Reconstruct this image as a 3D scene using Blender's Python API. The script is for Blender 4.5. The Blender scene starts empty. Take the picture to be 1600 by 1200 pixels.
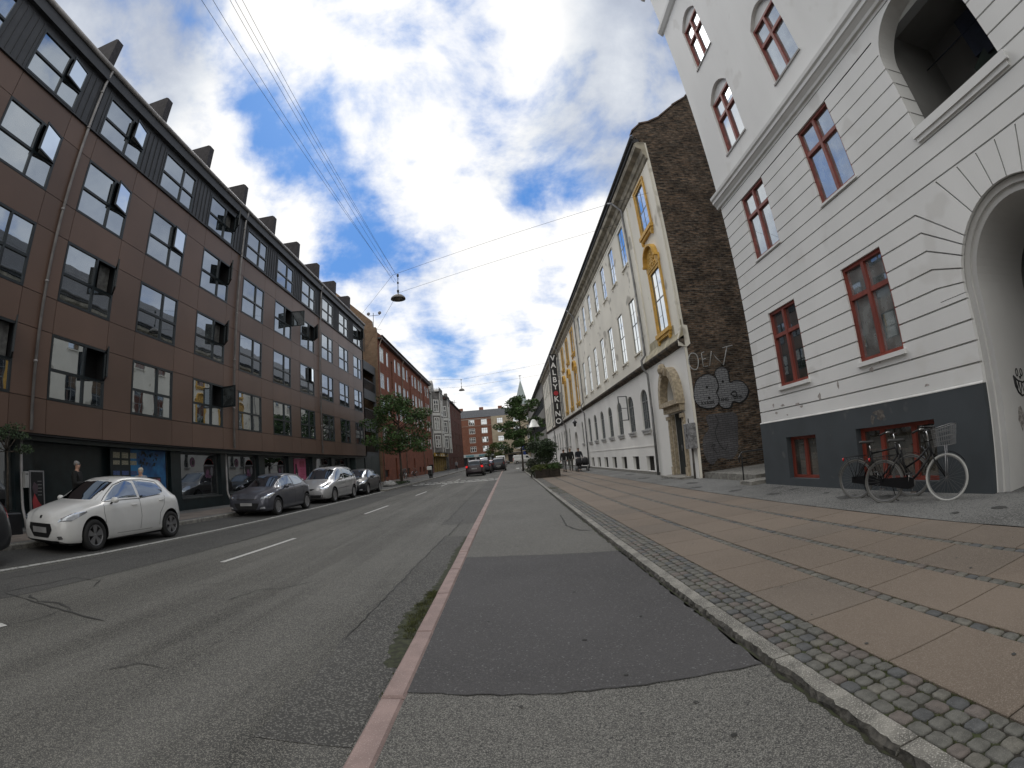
import bpy, bmesh, math, random
from mathutils import Vector, Matrix, noise as mnoise
from mathutils.bvhtree import BVHTree
R = math.radians
random.seed(7)
SC = bpy.context.scene
COL = SC.collection
# ------------------------------------------------------------------ camera (wide action camera, fisheye lens)
cam_d = bpy.data.cameras.new("camera")
cam = bpy.data.objects.new("camera", cam_d); COL.objects.link(cam)
rt = Vector((0.99648809, -0.0075374, -0.08339466)); fw = Vector((0.02037496, 0.98783281, 0.15417911)); up = Vector((0.08121787, -0.15533681, 0.98451721))
M3 = Matrix((rt, up, -fw)).transposed().to_4x4()
M3.translation = (0, 0, 1.5)
cam.matrix_world = M3
cam_d.type = 'PANO'
cam_d.panorama_type = 'FISHEYE_LENS_POLYNOMIAL'
cam_d.sensor_fit = 'HORIZONTAL'; cam_d.sensor_width = 36; cam_d.sensor_height = 27
cam_d.fisheye_fov = R(179)
cam_d.fisheye_polynomial_k0 = 0.0
cam_d.fisheye_polynomial_k1 = -0.0596321
cam_d.fisheye_polynomial_k2 = 0.0
cam_d.fisheye_polynomial_k3 = 5.408e-6
cam_d.fisheye_polynomial_k4 = 0.0
cam_d.clip_start = 0.05; cam_d.clip_end = 3000
SC.camera = cam
# ------------------------------------------------------------------ exposure, world, sun
SC.view_settings.view_transform = 'Standard'; SC.view_settings.look = 'None'
SC.view_settings.exposure = 0.0; SC.view_settings.gamma = 1.0
SC.render.engine = 'CYCLES'
SC.cycles.max_bounces = 6
SUN_EL, SUN_AZ = 48.0, -22.0
world = bpy.data.worlds.new("World"); SC.world = world; world.use_nodes = True
nt = world.node_tree; nt.nodes.clear(); N = nt.nodes.new; L = nt.links.new
def setup_sky():
    out = N('ShaderNodeOutputWorld'); bg = N('ShaderNodeBackground'); L(bg.outputs[0], out.inputs[0])
    tc = N('ShaderNodeTexCoord')
    sky = N('ShaderNodeTexSky'); sky.sky_type = 'NISHITA'; sky.sun_disc = False
    sky.sun_elevation = R(SUN_EL); sky.sun_rotation = R(SUN_AZ); sky.air_density = 1.2; sky.dust_density = 0.6; sky.ozone_density = 2.0
    def math_(op, a, b=None, c=None):
        n = N('ShaderNodeMath'); n.operation = op
        for i, v in enumerate((a, b, c)):
            if v is None: continue
            if isinstance(v, (int, float)): n.inputs[i].default_value = v
            else: L(v, n.inputs[i])
        return n.outputs[0]
    def mixc(f, a, b):
        n = N('ShaderNodeMix'); n.data_type = 'RGBA'
        for s, v in ((n.inputs[0], f), (n.inputs[6], a), (n.inputs[7], b)):
            if isinstance(v, (int, float)): s.default_value = v
            elif isinstance(v, tuple): s.default_value = v
            else: L(v, s)
        return n.outputs[2]
    sep = N('ShaderNodeSeparateXYZ'); L(tc.outputs['Generated'], sep.inputs[0])
    zc = math_('MAXIMUM', sep.outputs[2], 0.0); zc = math_('ADD', zc, 0.16)
    u = math_('DIVIDE', sep.outputs[0], zc); v = math_('DIVIDE', sep.outputs[1], zc)
    cmb = N('ShaderNodeCombineXYZ'); L(u, cmb.inputs[0]); L(v, cmb.inputs[1])
    def nz(scale, det, rough, off, dist=0.0, src=None):
        mp = N('ShaderNodeMapping'); L(src or cmb.outputs[0], mp.inputs[0]); mp.inputs['Location'].default_value = off
        n = N('ShaderNodeTexNoise'); n.inputs['Scale'].default_value = scale; n.inputs['Detail'].default_value = det
        n.inputs['Roughness'].default_value = rough; n.inputs['Distortion'].default_value = dist
        L(mp.outputs[0], n.inputs['Vector']); return n.outputs['Fac']
    n1 = nz(3.4, 9, 0.57, (3.1, 7.7, 1), 0.25, tc.outputs['Generated']); n2 = nz(3.4, 8, 0.6, (1.3, 2.2, 4), .2); n3 = nz(0.8, 5, 0.5, (9.3, 1.2, 7))
    # broad openings and banks of cloud, as compass directions with an angular size
    def blobs(lst, gain=1.0):
        tot = None
        for (dx, dy, dz), ang, w in lst:
            d = N('ShaderNodeVectorMath'); d.operation = 'DOT_PRODUCT'; L(tc.outputs['Generated'], d.inputs[0])
            vv = Vector((dx, dy, dz)).normalized(); d.inputs[1].default_value = vv
            mr = N('ShaderNodeMapRange'); mr.interpolation_type = 'SMOOTHSTEP'
            mr.inputs[1].default_value = math.cos(R(ang)); mr.inputs[2].default_value = 1.0
            mr.inputs[3].default_value = 0.0; mr.inputs[4].default_value = w * gain
            L(d.outputs['Value'], mr.inputs[0])
            tot = mr.outputs[0] if tot is None else math_('ADD', tot, mr.outputs[0])
        return tot
    open_ = blobs(SKY_BLUE, 0.34)
    cov = math_('ADD', math_('MULTIPLY', math_('SUBTRACT', n1, 0.5), 3.2), math_('MULTIPLY', math_('SUBTRACT', n2, 0.5), 1.3))
    cov = math_('SUBTRACT', math_('ADD', cov, 0.90), open_)
    mr = N('ShaderNodeMapRange'); mr.interpolation_type = 'SMOOTHSTEP'
    mr.inputs[1].default_value = 0.05; mr.inputs[2].default_value = 0.80; L(cov, mr.inputs[0])
    mask = mr.outputs[0]
    bright = math_('ADD', blobs(SKY_BRIGHT, 0.88), math_('MULTIPLY', math_('SUBTRACT', n3, 0.5), 0.9))
    bright = math_('ADD', math_('ADD', bright, 0.34), math_('MULTIPLY', math_('SUBTRACT', n2, 0.5), 0.9))
    bright = math_('ADD', bright, math_('MULTIPLY', math_('SUBTRACT', n1, 0.5), 0.8))
    br = N('ShaderNodeMapRange'); br.interpolation_type = 'SMOOTHSTEP'; br.inputs[1].default_value = -0.1; br.inputs[2].default_value = 1.15; L(bright, br.inputs[0])
    cr = N('ShaderNodeValToRGB'); L(br.outputs[0], cr.inputs[0])
    e = cr.color_ramp.elements
    e[0].position = 0.0; e[0].color = (0.36, 0.40, 0.50, 1); e[1].position = 1.0; e[1].color = (1.10, 1.09, 1.07, 1)
    m = e.new(0.35); m.color = (0.52, 0.57, 0.67, 1)
    m = e.new(0.65); m.color = (0.76, 0.80, 0.86, 1)
    bl = N('ShaderNodeVectorMath'); bl.operation = 'MULTIPLY'; L(sky.outputs[0], bl.inputs[0]); bl.inputs[1].default_value = (0.060, 0.085, 0.120)
    low = N('ShaderNodeMapRange'); low.inputs[1].default_value = 0.0; low.inputs[2].default_value = 0.35; low.inputs[3].default_value = 0.55; low.inputs[4].default_value = 0.0; L(sep.outputs[2], low.inputs[0])
    blue = mixc(0.72, bl.outputs[0], (0.08, 0.27, 0.70, 1))
    blue = mixc(low.outputs[0], blue, (0.36, 0.60, 0.90, 1))
    c = mixc(mask, blue, cr.outputs[0])
    # unseen sky behind the camera: extra brightness added to light the facades evenly
    bk = N('ShaderNodeMapRange'); bk.interpolation_type = 'SMOOTHSTEP'; bk.inputs[1].default_value = 0.25; bk.inputs[2].default_value = -0.45; bk.inputs[3].default_value = 0.0; bk.inputs[4].default_value = 0.85; L(sep.outputs[1], bk.inputs[0])
    c = mixc(bk.outputs[0], c, (1.55, 1.52, 1.46, 1))
    # below the horizon: dull ground tone
    gr = N('ShaderNodeMapRange'); gr.inputs[1].default_value = -0.03; gr.inputs[2].default_value = 0.0; L(sep.outputs[2], gr.inputs[0])
    c = mixc(gr.outputs[0], (0.12, 0.12, 0.12, 1), c)
    L(c, bg.inputs[0]); bg.inputs[1].default_value = 1.0
SKY_BLUE = [
 ((-0.359, 0.663, 0.657), 9, 1.00),
 ((-0.352, 0.714, 0.605), 7, 0.80),
 ((-0.401, 0.657, 0.639), 8, 0.50),
 ((-0.427, 0.568, 0.704), 7, 0.45),
 ((-0.515, 0.429, 0.742), 12, 0.35),
 ((-0.194, 0.886, 0.422), 10, 0.90),
 ((-0.095, 0.925, 0.369), 8, 0.70),
 ((-0.276, 0.885, 0.374), 8, 0.60),
 ((-0.161, 0.856, 0.491), 8, 0.60),
 ((-0.349, 0.854, 0.386), 6, 0.50),
 ((-0.030, 0.769, 0.639), 7, 0.50),
 ((-0.028, 0.802, 0.597), 5, 0.40),
 ((0.116, 0.839, 0.531), 7, 0.80),
 ((0.127, 0.856, 0.502), 5, 0.50),
 ((-0.002, 0.855, 0.519), 6, 0.40),
 ((-0.207, 0.932, 0.298), 8, 0.90),
 ((-0.041, 0.973, 0.225), 8, 0.90),
 ((-0.120, 0.963, 0.243), 6, 0.60),
 ((0.114, 0.942, 0.315), 7, 0.60),
 ((-0.245, 0.753, 0.611), 5, 0.30),
 ((-0.439, 0.705, 0.557), 7, 0.50),
 ((0.353, 0.647, 0.676), 14, 0.25),
 ((0.158, 0.968, 0.194), 6, 0.30),
 ((-0.520, 0.679, 0.518), 6, 0.30),
 ((0.3,-0.8,0.5), 30, .5), ((0.75,0.1,0.4), 25, .8), ((0.6,-.5,0.75), 22, .5)]
SKY_BRIGHT = [
 ((-0.267, 0.609, 0.747), 17, 1.00),
 ((-0.148, 0.622, 0.769), 19, 1.10),
 ((-0.239, 0.721, 0.650), 13, 0.90),
 ((-0.071, 0.693, 0.717), 16, 0.60),
 ((-0.201, 0.789, 0.580), 12, 0.70),
 ((-0.301, 0.535, 0.789), 12, 0.60),
 ((-0.046, 0.577, 0.815), 18, 0.70),
 ((-0.319, 0.843, 0.434), 12, 0.75),
 ((-0.429, 0.762, 0.485), 12, 0.70),
 ((-0.489, 0.659, 0.571), 10, 0.60),
 ((0.042, 0.906, 0.421), 16, 0.60),
 ((-0.112, 0.978, 0.177), 12, 0.80),
 ((-0.054, 0.973, 0.226), 3, 0.60),
 ((0.092, 0.920, 0.380), 12, 0.50),
 ((-0.216, 0.957, 0.196), 12, 0.70),
 ((0.248, 0.899, 0.362), 12, 0.60),
 ((0.185, 0.763, 0.619), 18, 0.35),
 ((0.018, 0.992, 0.128), 12, 0.70),
 ((-0.134, 0.854, 0.502), 10, 0.50),
 ((0.9, -0.1, 0.4), 50, 0.45), ((-0.3,-0.9,0.4), 70, 0.4)]
setup_sky()
sun_d = bpy.data.lights.new("sun", 'SUN'); sun_d.energy = 1.1; sun_d.angle = R(28); sun_d.color = (1.0, 0.96, 0.9)
sun = bpy.data.objects.new("sun", sun_d); COL.objects.link(sun)
sd = Vector((math.sin(R(SUN_AZ)) * math.cos(R(SUN_EL)), math.cos(R(SUN_AZ)) * math.cos(R(SUN_EL)), math.sin(R(SUN_EL))))
sun.rotation_euler = sd.to_track_quat('Z', 'Y').to_euler()
sun.location = sd * 60

# ------------------------------------------------------------------ materials
MATS = {}
def pm(name, base, rough=0.6, var=0.12, scale=3.0, bump=0.0, bscale=60.0, metal=0.0, spec=0.5, col2=None, ramp=(0.4, 0.65), coat=0.0, speck=None, det=5, streak=0.0):
    """procedural principled material: base colour varied by noise, optional second colour, fine bump"""
    if name in MATS: return MATS[name]
    m = bpy.data.materials.new(name); m.use_nodes = True; t = m.node_tree
    b = t.nodes['Principled BSDF']; b.inputs['Roughness'].default_value = rough; b.inputs['Metallic'].default_value = metal
    b.inputs['Specular IOR Level'].default_value = spec; b.inputs['Coat Weight'].default_value = coat
    b.inputs['Coat Roughness'].default_value = 0.04
    tc = t.nodes.new('ShaderNodeTexCoord')
    n = t.nodes.new('ShaderNodeTexNoise'); n.inputs['Scale'].default_value = scale; n.inputs['Detail'].default_value = det
    if streak:
        mp = t.nodes.new('ShaderNodeMapping'); mp.inputs['Scale'].default_value = (1, 1, streak); t.links.new(tc.outputs['Object'], mp.inputs[0]); t.links.new(mp.outputs[0], n.inputs['Vector'])
    else: t.links.new(tc.outputs['Object'], n.inputs['Vector'])
    r = t.nodes.new('ShaderNodeValToRGB'); t.links.new(n.outputs['Fac'], r.inputs[0])
    c2 = col2 or tuple(c * (1 - var) for c in base); c1 = base if col2 else tuple(min(1, c * (1 + var)) for c in base)
    r.color_ramp.elements[0].position = ramp[0]; r.color_ramp.elements[0].color = (*c2, 1)
    r.color_ramp.elements[1].position = ramp[1]; r.color_ramp.elements[1].color = (*c1, 1)
    colout = r.outputs[0]
    if speck:
        sc_, th, cc = speck
        n2 = t.nodes.new('ShaderNodeTexNoise'); n2.inputs['Scale'].default_value = sc_; n2.inputs['Detail'].default_value = 2
        t.links.new(tc.outputs['Object'], n2.inputs['Vector'])
        mr = t.nodes.new('ShaderNodeMapRange'); mr.inputs[1].default_value = th; mr.inputs[2].default_value = th + 0.07; t.links.new(n2.outputs['Fac'], mr.inputs[0])
        mx = t.nodes.new('ShaderNodeMix'); mx.data_type = 'RGBA'; t.links.new(mr.outputs[0], mx.inputs[0]); t.links.new(colout, mx.inputs[6]); mx.inputs[7].default_value = (*cc, 1)
        colout = mx.outputs[2]
    t.links.new(colout, b.inputs['Base Color'])
    if bump:
        nb = t.nodes.new('ShaderNodeTexNoise'); nb.inputs['Scale'].default_value = bscale; nb.inputs['Detail'].default_value = 4
        t.links.new(tc.outputs['Object'], nb.inputs['Vector'])
        bp = t.nodes.new('ShaderNodeBump'); bp.inputs['Strength'].default_value = bump; bp.inputs['Distance'].default_value = 0.01
        t.links.new(nb.outputs['Fac'], bp.inputs['Height']); t.links.new(bp.outputs[0], b.inputs['Normal'])
    MATS[name] = m; return m
def brickmat(name, c1, c2, mortar, axis='y', bw=0.25, bh=0.075, bump=0.5, var=0.5, msize=0.010, stain=None, dark=None, rough_rows=False):
    m = bpy.data.materials.new(name); m.use_nodes = True; t = m.node_tree; b = t.nodes['Principled BSDF']; b.inputs['Roughness'].default_value = 0.88
    b.inputs['Specular IOR Level'].default_value = 0.25
    tc = t.nodes.new('ShaderNodeTexCoord'); s = t.nodes.new('ShaderNodeSeparateXYZ'); c = t.nodes.new('ShaderNodeCombineXYZ')
    t.links.new(tc.outputs['Object'], s.inputs[0]); t.links.new(s.outputs[1 if axis == 'y' else 0], c.inputs[0]); t.links.new(s.outputs[2], c.inputs[1])
    br = t.nodes.new('ShaderNodeTexBrick'); t.links.new(c.outputs[0], br.inputs['Vector'])
    br.inputs['Scale'].default_value = 1.0; br.inputs['Brick Width'].default_value = bw; br.inputs['Row Height'].default_value = bh
    br.inputs['Mortar Size'].default_value = msize; br.inputs['Color1'].default_value = (*c1, 1); br.inputs['Color2'].default_value = (*c2, 1); br.inputs['Mortar'].default_value = (*mortar, 1)
    n = t.nodes.new('ShaderNodeTexNoise'); n.inputs['Scale'].default_value = 1.3; n.inputs['Detail'].default_value = 7; n.inputs['Roughness'].default_value = .65; t.links.new(tc.outputs['Object'], n.inputs['Vector'])
    mr = t.nodes.new('ShaderNodeMapRange'); mr.inputs[1].default_value = .3; mr.inputs[2].default_value = .7; mr.inputs[3].default_value = 1 - var; mr.inputs[4].default_value = 1 + var * .6
    t.links.new(n.outputs['Fac'], mr.inputs[0])
    mu = t.nodes.new('ShaderNodeVectorMath'); mu.operation = 'SCALE'; t.links.new(br.outputs['Color'], mu.inputs[0]); t.links.new(mr.outputs[0], mu.inputs['Scale'])
    out = mu.outputs[0]
    if rough_rows:      # single bricks lighter or darker, worn edges
        n3 = t.nodes.new('ShaderNodeTexNoise'); n3.inputs['Scale'].default_value = 1.0; n3.inputs['Detail'].default_value = 3; n3.inputs['Roughness'].default_value = .7
        mp3 = t.nodes.new('ShaderNodeMapping'); mp3.inputs['Scale'].default_value = (4.2, 13, 1); t.links.new(c.outputs[0], mp3.inputs[0]); t.links.new(mp3.outputs[0], n3.inputs['Vector'])
        m3 = t.nodes.new('ShaderNodeMapRange'); m3.inputs[1].default_value = .36; m3.inputs[2].default_value = .66; m3.inputs[3].default_value = .35; m3.inputs[4].default_value = 1.9; t.links.new(n3.outputs['Fac'], m3.inputs[0])
        mu3 = t.nodes.new('ShaderNodeVectorMath'); mu3.operation = 'SCALE'; t.links.new(out, mu3.inputs[0]); t.links.new(m3.outputs[0], mu3.inputs['Scale']); out = mu3.outputs[0]
    if stain:
        n2 = t.nodes.new('ShaderNodeTexNoise'); n2.inputs['Scale'].default_value = 0.9; n2.inputs['Detail'].default_value = 9; n2.inputs['Roughness'].default_value = .75
        mp = t.nodes.new('ShaderNodeMapping'); mp.inputs['Location'].default_value = (5, 3, 2); mp.inputs['Scale'].default_value = (1, 1, 2.2); t.links.new(tc.outputs['Object'], mp.inputs[0]); t.links.new(mp.outputs[0], n2.inputs['Vector'])
        m2 = t.nodes.new('ShaderNodeMapRange'); m2.inputs[1].default_value = .55; m2.inputs[2].default_value = .75; t.links.new(n2.outputs['Fac'], m2.inputs[0])
        mx = t.nodes.new('ShaderNodeMix'); mx.data_type = 'RGBA'; t.links.new(m2.outputs[0], mx.inputs[0]); t.links.new(out, mx.inputs[6]); mx.inputs[7].default_value = (*stain, 1); out = mx.outputs[2]
    t.links.new(out, b.inputs['Base Color'])
    bp = t.nodes.new('ShaderNodeBump'); bp.inputs['Strength'].default_value = bump; bp.inputs['Distance'].default_value = 0.01; bp.invert = True
    t.links.new(br.outputs['Fac'], bp.inputs['Height']); t.links.new(bp.outputs[0], b.inputs['Normal'])
    MATS[name] = m; return m
def glassmat(name, refl=0.45, back=(0.012, 0.016, 0.018), tint=(0.9, 0.95, 1.0), wob=0.02, rough=0.015, bsc=1.2):
    m = bpy.data.materials.new(name); m.use_nodes = True; t = m.node_tree; b = t.nodes['Principled BSDF']
    b.inputs['Base Color'].default_value = (*back, 1); b.inputs['Roughness'].default_value = 0.5; b.inputs['Specular IOR Level'].default_value = 0.0
    tc = t.nodes.new('ShaderNodeTexCoord'); nn = t.nodes.new('ShaderNodeTexNoise'); nn.inputs['Scale'].default_value = 2.3; nn.inputs['Detail'].default_value = 3
    t.links.new(tc.outputs['Object'], nn.inputs['Vector'])
    mr = t.nodes.new('ShaderNodeValToRGB'); mr.color_ramp.elements[0].color = (*[c * .55 for c in back], 1); mr.color_ramp.elements[1].color = (*[c * 1.35 for c in back], 1)
    mr.color_ramp.elements[0].position = .4; mr.color_ramp.elements[1].position = .6
    t.links.new(nn.outputs['Fac'], mr.inputs[0]); t.links.new(mr.outputs[0], b.inputs['Base Color'])
    g = t.nodes.new('ShaderNodeBsdfGlossy'); g.inputs['Color'].default_value = (*tint, 1); g.inputs['Roughness'].default_value = rough
    n = t.nodes.new('ShaderNodeTexNoise'); n.inputs['Scale'].default_value = bsc; n.inputs['Detail'].default_value = 1.5
    geo = t.nodes.new('ShaderNodeNewGeometry'); t.links.new(geo.outputs['Position'], n.inputs['Vector'])
    bp = t.nodes.new('ShaderNodeBump'); bp.inputs['Strength'].default_value = wob; bp.inputs['Distance'].default_value = 0.1
    t.links.new(n.outputs['Fac'], bp.inputs['Height']); t.links.new(bp.outputs[0], g.inputs['Normal'])
    lw = t.nodes.new('ShaderNodeFresnel'); lw.inputs[0].default_value = 1.5
    mm = t.nodes.new('ShaderNodeMath'); mm.operation = 'MULTIPLY_ADD'; mm.use_clamp = True; t.links.new(lw.outputs[0], mm.inputs[0]); mm.inputs[1].default_value = 1 - refl; mm.inputs[2].default_value = refl
    mx = t.nodes.new('ShaderNodeMixShader'); t.links.new(mm.outputs[0], mx.inputs[0]); t.links.new(b.outputs[0], mx.inputs[1]); t.links.new(g.outputs[0], mx.inputs[2])
    t.links.new(mx.outputs[0], t.nodes['Material Output'].inputs[0]); MATS[name] = m; return m

def piecewise(m, amt):
    """each separate panel, slab or stone a little lighter or darker than its neighbours"""
    t = m.node_tree; b = t.nodes['Principled BSDF']; s = b.inputs['Base Color'].links[0].from_socket
    g = t.nodes.new('ShaderNodeNewGeometry'); r = t.nodes.new('ShaderNodeMapRange'); r.inputs[3].default_value = 1 - amt; r.inputs[4].default_value = 1 + amt
    t.links.new(g.outputs['Random Per Island'], r.inputs[0]); v = t.nodes.new('ShaderNodeVectorMath'); v.operation = 'SCALE'
    t.links.new(s, v.inputs[0]); t.links.new(r.outputs[0], v.inputs['Scale']); t.links.new(v.outputs[0], b.inputs['Base Color']); return m
# ------------------------------------------------------------------ mesh helpers
class MB:
    def __init__(s): s.v = []; s.f = []; s.m = []; s.sm = []
    def add(s, vs, fs, m=0, sm=False):
        o = len(s.v); s.v += [tuple(p) for p in vs]
        for f in fs: s.f.append(tuple(i + o for i in f)); s.m.append(m); s.sm.append(sm)
        return s
    def box(s, x0, x1, y0, y1, z0, z1, m=0):
        vs = [(x, y, z) for z in (z0, z1) for y in (y0, y1) for x in (x0, x1)]
        return s.add(vs, [(0, 2, 3, 1), (4, 5, 7, 6), (0, 1, 5, 4), (2, 6, 7, 3), (0, 4, 6, 2), (1, 3, 7, 5)], m)
    def cbox(s, x0, x1, y0, y1, z0, z1, c=0.01, m=0, top=None):
        """box with chamfered upper edges; `top` pulls in the top ring"""
        c2 = c if top is None else top
        rings = [((x0, y0), (x1, y0), (x1, y1), (x0, y1), z0), ((x0, y0), (x1, y0), (x1, y1), (x0, y1), z1 - c),
                 ((x0 + c2, y0 + c2), (x1 - c2, y0 + c2), (x1 - c2, y1 - c2), (x0 + c2, y1 - c2), z1)]
        vs = [(p[0], p[1], r[4]) for r in rings for p in r[:4]]
        fs = []
        for k in range(2):
            for i in range(4): j = (i + 1) % 4; fs.append((k * 4 + i, k * 4 + j, k * 4 + 4 + j, k * 4 + 4 + i))
        fs.append((8, 9, 10, 11)); return s.add(vs, fs, m)
    def tube(s, pts, r, n=8, m=0, cap=True, closed=False):
        pts = [Vector(p) for p in pts]; rs = r if isinstance(r, (list, tuple)) else [r] * len(pts)
        vs = []; fs = []; K = len(pts); pa = None
        for i, p in enumerate(pts):
            if closed: d = (pts[(i + 1) % K] - pts[i - 1])
            else: d = (pts[min(i + 1, K - 1)] - pts[max(i - 1, 0)])
            d.normalize()
            if pa is None: pa = d.orthogonal().normalized()
            else:
                pa = pa - d * pa.dot(d)
                pa = pa.normalized() if pa.length > 1e-6 else d.orthogonal().normalized()
            q = d.cross(pa)
            for k in range(n):
                a = 2 * math.pi * k / n; vs.append(p + (pa * math.cos(a) + q * math.sin(a)) * rs[i])
        for i in range(K if closed else K - 1):
            for k in range(n):
                a = i * n + k; b_ = i * n + (k + 1) % n; c = ((i + 1) % K) * n + (k + 1) % n; d_ = ((i + 1) % K) * n + k
                fs.append((a, b_, c, d_))
        s.add(vs, fs, m, True)
        if cap and not closed:
            o = len(s.v) - len(vs); s.f.append(tuple(o + k for k in reversed(range(n)))); s.m.append(m); s.sm.append(False)
            o2 = o + (K - 1) * n; s.f.append(tuple(o2 + k for k in range(n))); s.m.append(m); s.sm.append(False)
        return s
    def lathe(s, prof, c=(0, 0, 0), n=16, m=0, axis='z'):
        vs = []; fs = []
        for r, h in prof:
            for k in range(n):
                a = 2 * math.pi * k / n; x, y = r * math.cos(a), r * math.sin(a)
                p = (x, y, h) if axis == 'z' else ((h, x, y) if axis == 'x' else (x, h, y))
                vs.append((p[0] + c[0], p[1] + c[1], p[2] + c[2]))
        for i in range(len(prof) - 1):
            for k in range(n): fs.append((i * n + k, i * n + (k + 1) % n, (i + 1) * n + (k + 1) % n, (i + 1) * n + k))
        return s.add(vs, fs, m, True)
    def prism(s, poly, h0, h1, axis='z', m=0):
        """poly: 2D outline; axis: extrusion axis. x:(y,z) y:(x,z) z:(x,y)"""
        def P(a, b, h): return (h, a, b) if axis == 'x' else ((a, h, b) if axis == 'y' else (a, b, h))
        n = len(poly); vs = [P(a, b, h0) for a, b in poly] + [P(a, b, h1) for a, b in poly]
        fs = [tuple(range(n)), tuple(range(2 * n - 1, n - 1, -1))] + [(i, (i + 1) % n, n + (i + 1) % n, n + i) for i in range(n)]
        return s.add(vs, fs, m)
    def build(s, name, mats, parent=None, loc=(0, 0, 0), rz=0.0, recalc=True, bevel=0.0):
        me = bpy.data.meshes.new(name); me.from_pydata(s.v, [], s.f)
        for m in (mats if isinstance(mats, (list, tuple)) else [mats]): me.materials.append(m)
        for p, mi, sm in zip(me.polygons, s.m, s.sm): p.material_index = mi; p.use_smooth = sm
        if recalc or bevel:
            bm = bmesh.new(); bm.from_mesh(me)
            if bevel: bmesh.ops.bevel(bm, geom=[e for e in bm.edges if e.is_manifold and e.calc_face_angle(0) > 0.6], offset=bevel, segments=1, affect='EDGES')
            bmesh.ops.recalc_face_normals(bm, faces=bm.faces); bm.to_mesh(me); bm.free()
        return link(name, me, parent, loc, rz)
def link(name, me, parent=None, loc=(0, 0, 0), rz=0.0):
    o = bpy.data.objects.new(name, me); COL.objects.link(o); o.parent = parent; o.location = loc; o.rotation_euler = (0, 0, rz); return o
def tag(o, label=None, cat=None, group=None, kind=None):
    if label: o['label'] = label
    if cat: o['category'] = cat
    if group: o['group'] = group
    if kind: o['kind'] = kind
    return o
def empty(name, loc=(0, 0, 0), rz=0.0, label=None, cat=None, group=None):
    o = bpy.data.objects.new(name, None); COL.objects.link(o); o.location = loc; o.rotation_euler = (0, 0, rz); o.empty_display_size = .2
    return tag(o, label, cat, group)
def kids(o): return [c for c in bpy.data.objects if c.parent == o]
def copy_tree(o, loc=None, rz=None, parent=None, label=None):
    c = o.copy(); COL.objects.link(c); c.parent = parent
    if loc is not None: c.location = loc
    if rz is not None: c.rotation_euler = (0, 0, rz)
    if label: c['label'] = label
    for ch in kids(o): copy_tree(ch, parent=c)
    return c
def boolean(me_a, me_b):
    """a minus b, evaluated at once"""
    a = bpy.data.objects.new("tmp_a", me_a); b = bpy.data.objects.new("tmp_b", me_b); COL.objects.link(a); COL.objects.link(b)
    md = a.modifiers.new("b", 'BOOLEAN'); md.object = b; md.operation = 'DIFFERENCE'; md.solver = 'EXACT'
    dg = bpy.context.evaluated_depsgraph_get(); dg.update()
    me = bpy.data.meshes.new_from_object(a.evaluated_get(dg))
    bpy.data.objects.remove(a); bpy.data.objects.remove(b); return me
def text(name, s, size, mat, parent, matrix, ext=0.01, align='CENTER', bold=0.0, spacing=1.0):
    cu = bpy.data.curves.new(name, 'FONT'); cu.body = s; cu.size = size; cu.extrude = ext; cu.align_x = align; cu.align_y = 'CENTER'; cu.offset = bold; cu.space_character = spacing
    o = bpy.data.objects.new("tmp_t", cu); COL.objects.link(o); dg = bpy.context.evaluated_depsgraph_get(); dg.update()
    me = bpy.data.meshes.new_from_object(o.evaluated_get(dg)); bpy.data.objects.remove(o)
    me.materials.clear(); me.materials.append(mat)
    ob = link(name, me, parent); ob.matrix_local = matrix; return ob
def frame_matrix(loc, xax, yax):
    x = Vector(xax).normalized(); y = Vector(yax).normalized(); z = x.cross(y)
    m = Matrix((x, y, z)).transposed().to_4x4(); m.translation = loc; return m
# ------------------------------------------------------------------ common materials
M_blackmetal = pm('black_metal', (0.012, 0.013, 0.015), 0.4, 0.2)
M_steel = pm('zinc_steel', (0.30, 0.30, 0.31), 0.45, 0.15, metal=0.6)
M_chrome = pm('chrome', (0.6, 0.6, 0.6), 0.18, 0.05, metal=1.0)
M_rubber = pm('rubber', (0.015, 0.015, 0.015), 0.8, 0.2)
M_glass = glassmat('window_glass', 0.50)
M_white = pm('white_paint', (0.62, 0.62, 0.60), 0.5, 0.06)
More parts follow.
